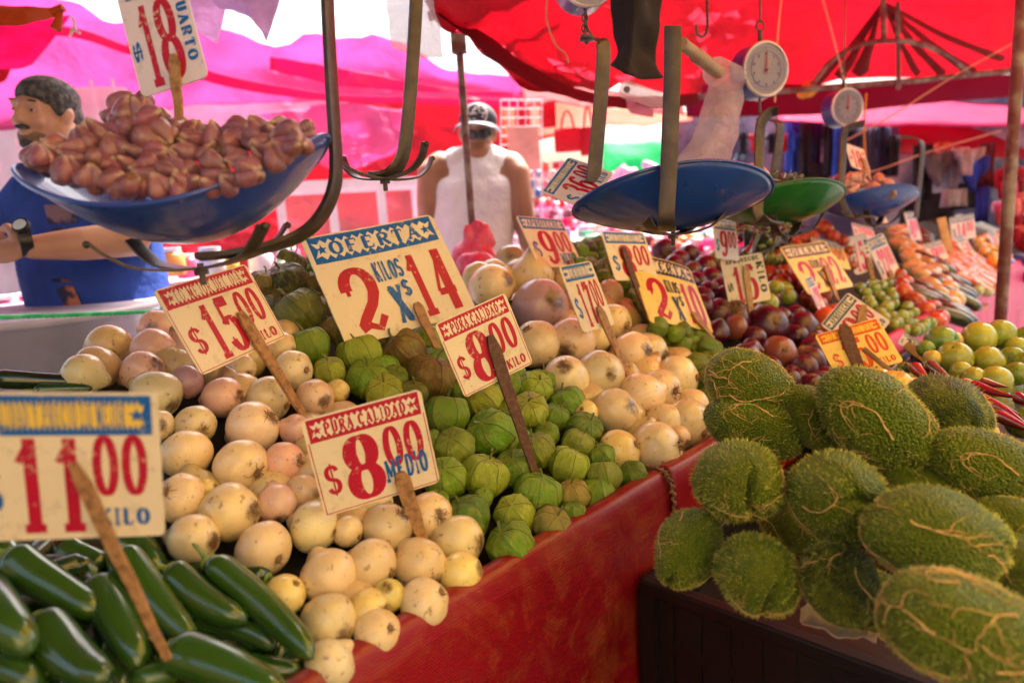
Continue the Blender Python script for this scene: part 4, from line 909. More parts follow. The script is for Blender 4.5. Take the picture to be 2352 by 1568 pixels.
# ------------------------------------------------------------------ weighing scales
def panmat(nm, c, c2): return plain(nm, c, .3, c2, 9, .12, coat=.35, lo=.5, hi=.75, bdist=.002)
M_BLUE = panmat('blue_enamel', (.02, .065, .34), (.05, .07, .22)); M_BLUE2 = panmat('blue_enamel_worn', (.006, .05, .27), (.015, .035, .12)); M_GRN = panmat('green_enamel', (.01, .13, .02), (.02, .09, .015))
def pan(name, c, a, b, he, hs, dx, dy, dz, mat, label):
    """scoop: ends rise by he, sides by hs"""
    o = empty(name, c); o.rotation_mode = 'QUATERNION'; o.rotation_quaternion = Matrix((dx, dy, dz)).transposed().to_quaternion()
    vs = []; nr, na = 16, 64
    def S(r, th):
        ce, se = math.cos(th), math.sin(th); x = a * r * ce; y = b * r * se
        z = he * (abs(x) / a) ** 2.0 + hs * (abs(y) / b) ** 2.1; return Vector((x, y, z))
    for j in range(nr + 1):
        for i in range(na): vs.append(S(j / nr, 2 * math.pi * i / na))
    fs = [(j * na + i, j * na + (i + 1) % na, (j + 1) * na + (i + 1) % na, (j + 1) * na + i) for j in range(nr) for i in range(na)]
    bowl = child('pan', mesh('bowl', vs, fs, True, mat), o); m_ = bowl.modifiers.new('t', 'SOLIDIFY'); m_.thickness = .0018; m_.offset = 0
    r_ = MB(); r_.tube([S(1, 2 * math.pi * i / na) for i in range(na + 1)], .0028, 8, cap=False); child('rolled_rim', r_.mesh('rim', [mat]), o)
    return tag(o, label, 'weighing pan', 'scale pans in a row')
def cradle(name, c, dx, dy, dz, R_, h, label, arm, wdir, top=None, w=.024, parent=None, drop=.05):
    o = empty(name, c); 
    k = 0
    for sx in (-1, 1):
        for sy in (-1, 1):
            m_ = MB(); d = (dx * sx * R_ + dy * sy * R_ * .55)
            pts = smoothpath([c - dz * drop, c - dz * (drop - .002) + d * .35, c - dz * (drop * .65) + d * .75, c - dz * (drop * .05) + d * 1.0, c + dz * h + d * 1.12], 5)
            m_.strap([p - c for p in pts], d.cross(dz), w * .85, .0035); child('claw', m_.mesh('claw', [M_STEEL]), o)
            rv = MB(); e = pts[-2] - c; rv.ell(e + (d.normalized() * .003), .0045, nu=8, nv=6); child('rivet', rv.mesh('rivet', [M_STEEL]), o)
    m_ = MB(); m_.strap([p - c for p in arm], wdir, w, .007); child('arm', m_.mesh('arm', [M_STEEL]), o)
    m_ = MB(); m_.cyl(-dz * (drop + .02), -dz * (drop - .006), .004, 8); m_.cyl(-dz * (drop + .008), -dz * (drop + .002), .009, 6); child('bolt', m_.mesh('bolt', [M_STEEL]), o)
    return tag(o, label, 'scale hanger', 'flat steel hangers of the weighing scales')
# pan 1 with garlic
D1 = .78; e0 = at(60, 380, D1); e1 = at(752, 312, D1 + .02); dx1 = (e1 - e0).normalized(); dy1 = dx1.cross(Vector((0, 0, 1))).normalized() * -1
dz1 = dx1.cross(dy1).normalized(); dz1 = dz1 if dz1.z > 0 else -dz1
a1 = (e1 - e0).length / 2; c1 = (e0 + e1) / 2; bot = at(415, 568, D1)
he1 = (c1 - bot).dot(dz1) * .97; c1 = c1 - dz1 * he1
print('pan1 a', a1, 'he', he1)
pan('weighing_pan', c1, a1, .125, he1, he1 * .40, dx1, dy1, dz1, M_BLUE, 'glossy blue weighing pan heaped with purple garlic')
arm1 = smoothpath([at(748, -160, .84), at(752, 0, .84), at(762, 200, .84), at(772, 370, .84), at(765, 440, .835), at(735, 500, .83), at(690, 540, .82), at(620, 566, .80), at(540, 582, .785), at(455, 590, .78)], 7)
cradle('scale_hanger', c1, dx1, dy1, dz1, .085, .012, 'curved dark steel hanger carrying the blue pan of garlic', arm1, Fd + Rc * .25, w=.024, drop=.030)
# empty hanger
c0 = at(880, 372, 1.15); arm0 = smoothpath([at(962, -160, 1.15), at(955, 20, 1.15), at(945, 180, 1.15), at(932, 320, 1.15), at(920, 370, 1.15), at(895, 398, 1.15), at(848, 402, 1.15)], 7)
cradle('scale_hanger', c0, Rc.copy(), (Fd * 1).cross(Rc).cross(Rc) * -1, Vector((0, 0, 1)), .07, .02, 'empty dark steel hanger without a pan beside the garlic scale', arm0, Fd * .5 + Rc * .9, w=.022, drop=.028)
# pan 2
D2 = 1.22; e0 = at(1322, 470, D2 - .05); e1 = at(1756, 455, D2 + .05); dx2 = (e1 - e0).normalized(); dy2 = Vector((-dx2.y, dx2.x, 0)).normalized()
dy2 = (dy2 + Vector((0, 0, -.42))).normalized(); dz2 = dx2.cross(dy2).normalized(); dz2 = dz2 if dz2.z > 0 else -dz2
c2_ = (e0 + e1) / 2 - dz2 * .045 + Vector((0, 0, -.0)); pan('weighing_pan', c2_, (e1 - e0).length / 2, .125, .045, .058, dx2, dy2, dz2, M_BLUE2, 'worn dark blue empty weighing pan below the black bag')
arm2 = smoothpath([at(1545, 62, 1.07), at(1543, 200, 1.07), at(1536, 380, 1.07), at(1530, 490, 1.07), at(1530, 520, 1.09), at(1533, 528, 1.14), at(1536, 524, 1.2)], 7)
cradle('scale_hanger', at(1545, 492, 1.24), dx2, Vector((-dx2.y, dx2.x, 0)).normalized(), Vector((0, 0, 1)), .078, .018, 'broad straight steel hanger in front of the worn dark blue pan', arm2, Rc, w=.026, drop=.036)
arm3 = smoothpath([at(1332, 88, 1.32), at(1372, 92, 1.32), at(1386, 110, 1.32), at(1382, 200, 1.32), at(1372, 320, 1.32), at(1362, 420, 1.32)], 8)
m_ = MB(); m_.strap(arm3, Fd * .5 + Rc, .03, .006); tag(newobj('scale_hanger', m_.mesh('arm', [M_STEEL])), 'hooked steel hanger rising behind the upright 36.00 card', 'scale hanger', 'flat steel hangers of the weighing scales')
m_ = MB()
for k in range(5): m_.tube([at(1343, 30 + 12 * k, 1.32) + Vector((.006 * math.cos(6.28 * i / 8) * (k % 2), .006 * math.cos(6.28 * i / 8) * ((k + 1) % 2), .008 * math.sin(6.28 * i / 8))) for i in range(9)], .0017, 6)
tag(newobj('chain', m_.mesh('chain', [M_STEEL])), 'short chain above the hooked hanger', 'chain')
# far pans
def farpan(x0, x1, y0, y1, d, he, hs, mat, lab, tilt=-.4):
    e0, e1 = at(x0, y0, d), at(x1, y1, d + .1); dx = (e1 - e0).normalized(); dy = (Vector((-dx.y, dx.x, 0)).normalized() + Vector((0, 0, tilt))).normalized(); dz = dx.cross(dy).normalized(); dz = dz if dz.z > 0 else -dz
    c = (e0 + e1) / 2 - dz * he; pan('weighing_pan', c, (e1 - e0).length / 2, .13, he, hs, dx, dy, dz, mat, lab); return c, dx, dy, dz
g3 = farpan(1668, 1918, 472, 466, 1.75, .05, .06, M_GRN, 'green weighing pan holding dried dark green peppers')
g4 = farpan(1908, 2092, 466, 464, 2.45, .05, .06, M_BLUE, 'farthest bright blue weighing pan holding pink garlic')
def hang(c4, pts, lab, w=.026):
    c, dx, dy, dz = c4; dy = Vector((-dx.y, dx.x, 0)).normalized(); dz = Vector((0, 0, 1)); cradle('scale_hanger', c - dz * .0, dx, dy, dz, .07, .02, lab, smoothpath(pts, 7), Rc + Fd * .3, w=w, drop=.036)
hang(g3, [at(1785, 255, 1.7), at(1765, 262, 1.7), at(1748, 285, 1.7), at(1744, 340, 1.7), at(1742, 440, 1.68), at(1745, 500, 1.66), at(1790, 512, 1.72)], 'curved steel hanger of the green weighing pan')
hang(g4, [at(1985, 283, 2.4), at(1955, 292, 2.4), at(1940, 305, 2.4), at(1936, 360, 2.4), at(1932, 450, 2.36), at(1950, 492, 2.4), at(2000, 498, 2.4)], 'curved steel hanger of the farthest blue weighing pan')
m_ = MB(); m_.strap(smoothpath([at(2066, 315, 2.9), at(2100, 318, 2.9), at(2118, 335, 2.9), at(2114, 400, 2.9), at(2104, 500, 2.9)], 7), Fd * .5 + Rc, .03, .006); tag(newobj('scale_hanger', m_.mesh('arm', [M_STEEL])), 'small arched steel hanger before the hanging underwear', 'scale hanger', 'flat steel hangers of the weighing scales')
m_ = MB(); m_.strap(smoothpath([at(1765, 275, 2.0), at(1785, 282, 2.0), at(1792, 300, 2.0), at(1785, 360, 2.0), at(1774, 430, 2.0)], 7), Fd * .5 + Rc, .03, .006); tag(newobj('scale_hanger', m_.mesh('arm', [M_STEEL])), 'second steel hanger just behind the hanger of the green pan', 'scale hanger', 'flat steel hangers of the weighing scales')
# dials
M_FACE = plain('dial_face', (.26, .23, .32), .35, (.2, .17, .24), 4); M_CHR = plain('chrome_ring', (.55, .5, .6), .3, (.4, .36, .45), 6, metal=.6); M_HOUS = plain('dial_housing', (.02, .04, .25), .3, (.03, .05, .2), 6, coat=.4)
def dial(px, py, d, R_, yaw, lab):
    c = at(px, py, d); fw = Quaternion((0, 0, 1), yaw) @ (CP - c); fw.z = 0; fw.normalize(); o = empty('dial_scale', c); rt = Vector((0, 0, 1)).cross(fw); up = Vector((0, 0, 1))
    m_ = MB(); m_.cyl(-fw * .055, fw * .0, R_, 48); child('housing', m_.mesh('housing', [M_HOUS], True), o)
    m_ = MB(); m_.cyl(fw * .0, fw * .004, R_ * .9, 48); child('dial_face', m_.mesh('face', [M_FACE], True), o)
    m_ = MB(); m_.tube([(rt * math.cos(6.2832 * i / 48) + up * math.sin(6.2832 * i / 48)) * R_ * .96 + fw * .003 for i in range(49)], R_ * .065, 8, cap=False); child('chrome_ring', m_.mesh('ring', [M_CHR]), o)
    m_ = MB(); axx = (rt, up, fw)
    for i in range(40):
        a = 6.2832 * i / 40; dd = rt * math.cos(a) + up * math.sin(a); L = .10 if i % 5 == 0 else .05
        m_.box(dd * R_ * (.80 - L / 2) + fw * .0052, (R_ * L, R_ * .014, .0006), (dd, fw.cross(dd), fw))
    m_.tube([(rt * math.cos(6.2832 * i / 48) + up * math.sin(6.2832 * i / 48)) * R_ * .66 + fw * .005 for i in range(49)], R_ * .008, 4, cap=False)
    for i in range(10):
        a = 1.5708 - 6.2832 * i / 10; q = rt * math.cos(a) * R_ * .56 + up * math.sin(a) * R_ * .56
        gm = MB(); glyph(gm, str(i), -.5, -.6, 1, 1.2, .3, .14); m_.add([q + rt * (v_.x * R_ * .09) + up * (v_.y * R_ * .09) + fw * (.0052 + v_.z * .2) for v_ in gm.v], gm.f)
    child('dial_marks', m_.mesh('marks', [plain('dial_blue_print', (.03, .05, .3), .5)], False), o)
    m_ = MB(); m_.box(up * R_ * .2 + fw * .008, (R_ * .05, R_ * .75, .001), axx); m_.ell(fw * .008 - up * R_ * .02, (R_ * .1, R_ * .1, R_ * .02)); child('needle', m_.mesh('needle', [plain('red_needle', (.5, .02, .03), .4)]), o)
    m_ = MB(); z0 = up * R_; m_.cyl(z0 - fw * .02, z0 + up * .03 - fw * .02, .006, 8); m_.tube([z0 + up * .03 - fw * .02 + up * (.012 + .012 * math.sin(t_)) + rt * .012 * math.cos(t_) for t_ in [i * .6 for i in range(11)]], .0025, 6)
    m_.tube([z0 + up * .05 - fw * .02, z0 + up * .35 - fw * .02], .0025, 6); child('top_hook', m_.mesh('hook', [M_STEEL]), o)
    m_ = MB(); m_.tube([-up * R_ - fw * .02, -up * (R_ + .03) - fw * .02, -up * (R_ + .045) - fw * .02 + rt * .01, -up * (R_ + .06) - fw * .02, -up * (R_ + .05) - fw * .02 - rt * .01], .003, 6); child('bottom_hook', m_.mesh('hook2', [M_STEEL]), o)
    return tag(o, lab, 'dial scale', 'round dial scales hanging from the canopy')
dial(1757, 160, 1.75, .068, R(38), 'larger round dial scale with blue housing above the green pan')
dial(1945, 247, 2.45, .066, R(40), 'smaller round dial scale with blue housing above the farthest pan')
dial(1348, -52, 1.30, .055, R(15), 'dial scale cut by the top edge above the chain')

# bags and rolls
def bagsheet(rows, lab, mat=None, name='plastic_bag', cat='plastic bag', grp='plastic bags hanging over the stall', wr=.02, seed=0, thick=.001, wf=8): return tag(gridsheet(name, rows, mat or M_BAG, 8, wr, wf, thick, seed), lab, cat, grp)
bagsheet([A3((885, -60, 1.6), (940, -60, 1.58), (990, -60, 1.6)), A3((890, 30, 1.6), (950, 30, 1.57), (1000, 30, 1.6)), A3((905, 110, 1.6), (955, 130, 1.57), (1020, 130, 1.6))], 'white plastic bag hanging behind the empty hanger', seed=1)
bagsheet([A3((470, -80, 1.8), (560, -80, 1.78), (650, -80, 1.8)), A3((500, 10, 1.8), (570, 15, 1.76), (642, 5, 1.8)), A3((560, 30, 1.8), (590, 60, 1.76), (622, 95, 1.8))], 'lilac plastic bag hanging at the top edge right of the CUARTO card', cloth('lilac_film', (.7, .5, .75), (.85, .6, .9), .6, wr=.5, scale=9), seed=2)
bagsheet([A3((345, -60, 2.2), (420, -60, 2.2), (520, -60, 2.2)), A3((350, 30, 2.2), (440, 40, 2.2), (520, 20, 2.2)), A3((440, 60, 2.2), (480, 90, 2.2), (500, 100, 2.2))], 'thin lilac film behind the CUARTO card', cloth('lilac_film2', (.75, .55, .8), (.9, .65, .95), .6, wr=.5, scale=9), seed=3)
bagsheet([A3((1408, -60, 1.45), (1460, -60, 1.42), (1508, -60, 1.45), (1530, -60, 1.45)), A3((1405, 60, 1.45), (1455, 60, 1.40), (1500, 60, 1.43), (1520, 60, 1.45)), A3((1400, 150, 1.45), (1440, 170, 1.40), (1500, 182, 1.43), (1520, 180, 1.45))], 'limp black cloth bag hanging beside the broad steel hanger', plain('black_cloth', (.018, .012, .016), .9, (.04, .03, .035), 6, .4), 'cloth_bag', 'bag', wr=.03, seed=4, thick=.004)
def roll(a, b, r, lab, core=True):
    o = empty('bag_roll', a); d = (b - a)
    m_ = MB(); m_.cyl(d * .0, d, r, 28); child('film', m_.mesh('film', [M_BAG]), o)
    m_ = MB(); m_.cyl(-d * .02, d * .02, r * .35, 16); child('core', m_.mesh('core', [plain('roll_core', (.22, .2, .2), .7)]), o)
    return tag(o, lab, 'bag roll', 'rolls of plastic bags under the canopy')
r1 = roll(at(1440, 206, 2.0), at(1510, 232, 2.25), .026, 'small white bag roll left of the broad steel hanger')
r2 = roll(at(1645, 165, 1.65), at(1745, 205, 1.95), .034, 'large white bag roll on a wooden rod before the first dial scale')
m_ = MB(); m_.cyl(at(1565, 100, 1.4), at(1645, 160, 1.62), .013, 12); m_.cyl(at(1600, 128, 1.5), at(1650, 166, 1.64), .016, 12); tag(newobj('wooden_rod', m_.mesh('rod', [plain('rod_wood', (.35, .22, .12), .6)])), 'wooden rod holding the large roll of bags', 'rod')
bagsheet([A3((1630, 188, 1.75), (1665, 192, 1.74), (1704, 198, 1.76)), A3((1612, 250, 1.75), (1655, 262, 1.72), (1703, 262, 1.76)), A3((1585, 320, 1.75), (1635, 330, 1.71), (1690, 330, 1.76)), A3((1556, 375, 1.75), (1610, 388, 1.70), (1668, 396, 1.76))], 'white plastic bag unrolled from the large roll', seed=5, wr=.012, wf=14)
bagsheet([A3((1432, 225, 2.1), (1470, 240, 2.15), (1500, 250, 2.2)), A3((1435, 252, 2.1), (1460, 262, 2.15), (1500, 270, 2.2))], 'short pink strip of film hanging from the small bag roll', cloth('pink_film', (.8, .4, .55), (.9, .5, .65), .6), seed=6)
# knots and tassel of cord
m_ = MB(); m_.ell(at(1858, 205, 4.25), (.05, .03, .05)); m_.ell(at(1845, 215, 4.25), (.04, .03, .03)); m_.ell(at(1875, 195, 4.25), (.035, .03, .045)); tag(newobj('knotted_cloth', m_.mesh('knot', [M_YC])), 'yellow knotted rag tied to the horizontal pipe', 'rag')
m_ = MB(); P_ = smoothpath([at(140, 25, 1.9), at(133, 50, 1.9), at(128, 68, 1.9)], 6); m_.tube(P_, [.006 + .010 * i / len(P_) for i in range(len(P_))], 8); m_.tube([at(118, 30, 1.9), at(145, 18, 1.9)], .012, 8); tag(newobj('tarp_knot', m_.mesh('knot', [M_TB])), 'knotted tail of the orange brown tarp', 'knot')
m_ = MB(); m_.tube(smoothpath([at(165, 40, 2), at(172, 55, 2), at(168, 70, 2)], 5), .004, 5)
for i in range(7): m_.tube([at(168, 68, 2), at(160 + 4 * i, 72 + U(-8, 14), 2)], .004, 5)
tag(newobj('string_bow', m_.mesh('bow', [plain('white_string', (.8, .75, .85), .6)])), 'white string bow hanging near the top left tarp', 'string')
# ------------------------------------------------------------------ people
def remesh_me(mb, vox, smooth_it, name):
    me = mesh(name + '_raw', mb.v, mb.f, True); o = bpy.data.objects.new('tmp', me); COL.objects.link(o)
    m_ = o.modifiers.new('r', 'REMESH'); m_.mode = 'VOXEL'; m_.voxel_size = vox; m_.use_smooth_shade = True
    s_ = o.modifiers.new('s', 'SMOOTH'); s_.iterations = smooth_it; s_.factor = .5
    dg = bpy.context.evaluated_depsgraph_get(); r = bpy.data.meshes.new_from_object(o.evaluated_get(dg)); r.name = name
    bpy.data.objects.remove(o); return r
def limb(mb, pts, rs, n=10, fl=1.0):
    """tapered chain of overlapping balls"""
    for i in range(len(pts) - 1):
        a, b = Vector(pts[i]), Vector(pts[i + 1]); L = (b - a).length; k = max(2, int(L / (min(rs[i], rs[i + 1]) * .35)))
        for j in range(k + 1): mb.ell(a + (b - a) * (j / k), rs[i] + (rs[i + 1] - rs[i]) * (j / k), nu=14, nv=9)
M_SKIN = plain('skin', (.52, .27, .18), .5, (.42, .20, .13), 5, .08, bdist=.002); M_SKIN2 = plain('skin_tan', (.38, .18, .11), .5, (.30, .13, .08), 5, .08, bdist=.002)
def hand(mb, wrist, dirv, side, palm_n, s=1.0, curl=.5):
    dirv = Vector(dirv).normalized(); side = Vector(side).normalized(); pn = Vector(palm_n).normalized()
    q = Matrix((dirv, side, pn)).transposed().to_quaternion()
    mb.ell(wrist + dirv * .045 * s, (.052 * s, .042 * s, .016 * s), q, 14, 9)
    for k, (o_, L) in enumerate(((-.032, .062), (-.011, .074), (.011, .078), (.032, .070))):
        a = wrist + dirv * .088 * s + side * o_ * s; b1 = a + (dirv * math.cos(curl * .5) + pn * math.sin(curl * .5)) * L * .5 * s; c1_ = b1 + (dirv * math.cos(curl * 1.6) + pn * math.sin(curl * 1.6)) * L * .5 * s
        limb(mb, [a, b1, c1_], [.0095 * s, .0085 * s, .007 * s])
    a = wrist + dirv * .03 * s + side * .036 * s; limb(mb, [a, a + (dirv * .5 + side * .8 + pn * .3).normalized() * .035 * s, a + (dirv * 1.0 + side * .8 + pn * .6).normalized() * .06 * s], [.013 * s, .011 * s, .009 * s])
def head(mb, c, fw, up, s=1.0, beard=False):
    fw = Vector(fw).normalized(); up = (Vector(up) - fw * fw.dot(Vector(up))).normalized(); rt = fw.cross(up); Q = Matrix((rt, fw, up)).transposed().to_quaternion()
    P = lambda x, y, z: c + (rt * x + fw * y + up * z) * s
    E = lambda p, r: mb.ell(P(*p), Vector(r) * s, Q, 18, 12)
    E((0, -.012, .035), (.074, .094, .082)); E((0, .022, -.015), (.060, .070, .075)); E((0, .040, -.065), (.042, .045, .042)); E((0, .055, -.092), (.024, .02, .018))
    E((0, .080, .030), (.052, .016, .012)); E((.030, .074, .012), (.018, .012, .010)); E((-.030, .074, .012), (.018, .012, .010)); E((0, .098, -.008), (.010, .016, .026)); E((0, .104, -.024), (.016, .015, .011)); E((0, .078, -.060), (.024, .014, .010))
    for sx in (-1, 1): E((sx * .034, .066, -.022), (.022, .018, .02)); E((sx * .076, -.006, .0), (.010, .020, .032)); E((sx * .080, -.014, .012), (.010, .014, .02))
    return P, Q
# ---- vendor with the moustache, behind the garlic pan
DV = 2.1; hc = at(104, 268, DV); face = (Rc * -.16 - Fd * .98 - Uc * .16).normalized()
b = MB(); P, Q = head(b, hc, face, Uc + Rc * .12, .96)
nk = at(165, 380, DV + .03); limb(b, [hc - Uc * .05 + Rc * .03 + Fd * .02, nk], [.058, .066])
ch = at(195, 470, DV + .05); be = at(235, 680, DV + .03); hp = at(262, 830, DV + .02)
for k in range(12):
    f = k / 11; c = (nk.lerp(ch, f) if f < .4 else ch).copy()
def dens(L_, n=5):
    return [tuple(a_ + (b_ - a_) * k / n for a_, b_ in zip(L_[i], L_[i + 1])) for i in range(len(L_) - 1) for k in range(n)] + [L_[-1]]
for (px, py, rx, ry) in dens(((185, 415, .155, .09), (190, 450, .20, .11), (195, 500, .21, .125), (205, 560, .21, .135), (215, 620, .21, .14), (228, 680, .205, .14), (240, 740, .20, .135), (250, 800, .19, .13), (255, 860, .18, .12))):
    b.ell(at(px, py, DV + .06), (rx, ry, .09), None, 22, 10)
shl = at(82, 455, DV + .02); ell_ = at(-20, 560, DV + .05); limb(b, [at(120, 440, DV + .05), shl, at(30, 515, DV + .03), ell_, at(-60, 640, DV - .1)], [.08, .072, .055, .047, .036])
shr = at(300, 455, DV + .1); elb = at(300, 548, DV - .16); wri = at(78, 568, DV - .30)
limb(b, [at(250, 440, DV + .08), shr, at(315, 500, DV - .02), elb, at(190, 560, DV - .24), wri], [.085, .075, .06, .052, .046, .032])
hand(b, at(60, 570, DV - .31), -Rc - Uc * .12 + Fd * .05, -Uc * -1, -Fd * -1 * .6 - Uc, 1.05, .9)
o = empty('person', Vector((hp.x, hp.y, 0))); inv = o.location.copy()
def local(me): me.transform(Matrix.Translation(-inv)); return me
for (px, py, rx) in ((215, 900, .10), (290, 900, .10)):
    a = at(px, py, DV + .04); limb(b, [a, Vector((a.x, a.y, .55)), Vector((a.x, a.y, .09))], [.10, .07, .05]); b.ell((a.x, a.y - .05, .04), (.05, .12, .04))
child('body', local(remesh_me(b, .0065, 3, 'body')), o, M_SKIN)
s_ = MB()
for (px, py, rx, ry, rz) in dens(((178, 418, .165, .10, .055), (188, 450, .212, .122, .08), (195, 500, .222, .138, .09), (205, 560, .222, .148, .09), (215, 620, .222, .152, .09), (228, 680, .218, .152, .09), (242, 735, .213, .148, .085))): s_.ell(at(px, py, DV + .06), (rx, ry, rz), None, 26, 12)
limb(s_, [at(130, 440, DV + .05), shl, at(34, 500, DV + .03)], [.09, .084, .072]); limb(s_, [at(250, 445, DV + .08), shr, at(312, 490, DV - .02)], [.10, .09, .076])
M_SHIRT = plain('blue_tshirt', (.012, .055, .34), .8, (.008, .03, .20), 3, .7, bdist=.02); child('tshirt', local(remesh_me(s_, .007, 2, 'tshirt')), o, M_SHIRT)
pr = MB(); pv = []
for j in range(10):
    for i in range(4): pv.append(0)
def dec(rows, mat, nm, off=.0):
    """decal sheet laid on the chest"""
    vs = [p for r_ in rows for p in r_]; n = len(rows[0]); me = mesh(nm, vs, [(j * n + i, j * n + i + 1, (j + 1) * n + i + 1, (j + 1) * n + i) for j in range(len(rows) - 1) for i in range(n - 1)], True); return child(nm, local(me), o, mat)
M_PRINT = plain('tshirt_print', (.20, .12, .17), .8, (.03, .02, .05), 9, lo=.45, hi=.55); M_PRINT2 = plain('tshirt_print_orange', (.45, .15, .08), .8, (.02, .02, .06), 12, lo=.45, hi=.55)
def chest(px, py, lift): 
    # march along the sight line until the shirt's ellipsoids are met
    for k in range(400):
        p = at(px, py, DV - .2 + k * .001)
        for (qx, qy, rx, ry, rz) in SHE:
            d = p - at(qx, qy, DV + .06)
            if (d.x / rx) ** 2 + (d.y / ry) ** 2 + (d.z / rz) ** 2 < 1: return p - ray(px, py).normalized() * lift
    return at(px, py, DV - .1)
SHE = ((178, 418, .165, .10, .055), (188, 450, .212, .122, .08), (195, 500, .222, .138, .09), (205, 560, .222, .148, .09), (215, 620, .222, .152, .09), (228, 680, .218, .152, .09), (242, 735, .213, .148, .085))
dec([[chest(100 + 22 * i + j * 3, 470 + j * 12, .012) for i in range(4)] for j in range(7)], M_PRINT, 'shirt_print')
dec([[chest(118 + 14 * i + j * 5, 640 + j * 11, .012) for i in range(4)] for j in range(9)], M_PRINT2, 'shirt_print')
h_ = MB(); M_HAIR = plain('dark_hair', (.035, .033, .038), .8, (.16, .155, .165), 60, .9, bdist=.01)
q3 = Q
h_.ell(P(0, -.016, .056), Vector((.080, .094, .070)), Q, 24, 16); h_.ell(P(.0, -.06, .0), Vector((.074, .058, .075)), Q, 20, 12)
for sx in (-1, 1): h_.ell(P(sx * .066, .005, .035), Vector((.014, .035, .035)), Q, 12, 8)
child('hair', local(remesh_me(h_, .006, 2, 'hair')), o, M_HAIR)
m_ = MB(); m_.ell(P(0, .088, -.044), Vector((.026, .010, .007)), Q, 16, 8); m_.ell(P(0, .070, -.090), Vector((.026, .016, .020)), Q, 14, 8); child('moustache', local(m_.mesh('moustache', [M_HAIR])), o)
m_ = MB(); m_.ell(P(0, .0385, -.070), Vector((.0455, .0470, .0400)), Q, 22, 14); m_.ell(P(0, .050, -.090), Vector((.030, .026, .020)), Q, 14, 8); child('beard', local(m_.mesh('beard', [plain('stubble', (.22, .12, .08), .8, (.10, .065, .05), 60, .5)])), o)
for sx in (-1, 1):
    m_ = MB(); m_.ell(P(sx * .031, .0845, .036), Vector((.018, .007, .0045)), Q, 12, 6); child('eyebrow', local(m_.mesh('eyebrow', [M_HAIR])), o)
    m_ = MB(); m_.ell(P(sx * .032, .0800, .008), Vector((.011, .008, .0035)), Q, 12, 8); m_.ell(P(sx * .032, .0850, .008), Vector((.006, .004, .0035)), Q, 10, 6, m=1); child('eye', local(m_.mesh('eye', [plain('eye_white', (.6, .5, .5), .3), plain('eye_dark', (.02, .012, .01), .2)])), o)
m_ = MB(); w0 = at(72, 552, DV - .30); ax_ = (wri - elb).normalized(); m_.tube([w0 - ax_ * .0, w0 + ax_ * .028], .042, 20); m_.cyl(w0 + Uc * .03 - Fd * .032, w0 + Uc * .034 - Fd * .043, .021, 20); M_BLK = plain('black_rubber', (.012, .012, .014), .35)
wt = child('wristwatch', local(m_.mesh('watch', [M_BLK])), o)
m_ = MB(); m_.cyl(w0 + Uc * .034 - Fd * .0435, w0 + Uc * .035 - Fd * .0455, .016, 20); wf_ = child('watch_face', local(m_.mesh('watch_face', [plain('watch_glass', (.7, .85, .9), .1)])), wt)
m_ = MB(); 
for (px, py, rx) in ((225, 830, .115), (285, 830, .115)):
    a = at(px, py, DV + .05); limb(m_, [at(px + 2, 760, DV + .06), a, Vector((a.x, a.y, .55)), Vector((a.x, a.y, .1))], [.115, .11, .085, .07])
m_.ell(at(250, 775, DV + .06), (.195, .13, .10)); child('trousers', local(remesh_me(m_, .01, 2, 'trousers')), o, plain('grey_denim', (.12, .13, .20), .85, (.07, .08, .13), 8, .4))
tag(o, 'vendor with dark moustache and blue t-shirt reaching across behind the garlic pan', 'person')
# ---- man in the cap, seen from behind
DM = 3.0; hc = at(1098, 311, DM); b = MB(); P, Q = head(b, hc, (Fd + Rc * .05), Uc + Rc * .03, .98)
limb(b, [hc - Uc * .05, at(1098, 352, DM)], [.056, .064])
SHM = [(1098, 350, .10, .07, .04), (1096, 368, .19, .085, .045), (1093, 400, .225, .115, .07), (1090, 440, .215, .125, .08), (1088, 490, .195, .12, .09), (1086, 540, .178, .115, .09), (1085, 590, .172, .115, .09), (1085, 650, .18, .12, .09), (1085, 700, .18, .12, .09)]
for (px, py, rx, ry, rz) in dens(SHM): b.ell(at(px, py, DM + .05), (rx, ry, rz), None, 24, 10)
limb(b, [at(1012, 385, DM + .02), at(990, 400, DM), at(983, 470, DM), at(985, 545, DM + .05), at(1000, 610, DM + .2)], [.07, .062, .052, .043, .034])
limb(b, [at(1172, 385, DM + .02), at(1186, 400, DM), at(1197, 470, DM), at(1212, 545, DM + .02), at(1222, 625, DM + .1)], [.07, .062, .054, .044, .034])
hand(b, at(1003, 615, DM + .21), -Uc + Fd * .6, Rc, Fd, 1, .7); hand(b, at(1223, 630, DM + .1), -Uc + Fd * .3, -Rc, Fd, 1, .7)
gx = at(1085, 700, DM + .05); o = empty('person', Vector((gx.x, gx.y, 0))); inv = o.location.copy()
for sx in (-1, 1): limb(b, [Vector((gx.x + sx * .09, gx.y, .85)), Vector((gx.x + sx * .10, gx.y, .5)), Vector((gx.x + sx * .10, gx.y, .1))], [.10, .065, .045]); b.ell((gx.x + sx * .10, gx.y + .05, .04), (.05, .12, .04))
child('body', local(remesh_me(b, .009, 3, 'body')), o, M_SKIN2)
s_ = MB()
for (px, py, rx, ry, rz) in dens(SHM[:-1]): s_.ell(at(px, py, DM + .05), (rx + (.010 if py > 425 else -.045 if py > 365 else -.02), ry + .012, rz + .01), None, 26, 12)
for x_ in (1050, 1140): limb(s_, [at(1095, 366, DM + .03), at(x_, 378, DM + .02)], [.07, .074])
M_WSH = plain('white_cotton', (.82, .78, .82), .8, (.7, .62, .72), 4, .8, bdist=.03); child('sleeveless_shirt', local(remesh_me(s_, .009, 2, 'shirt')), o, M_WSH)
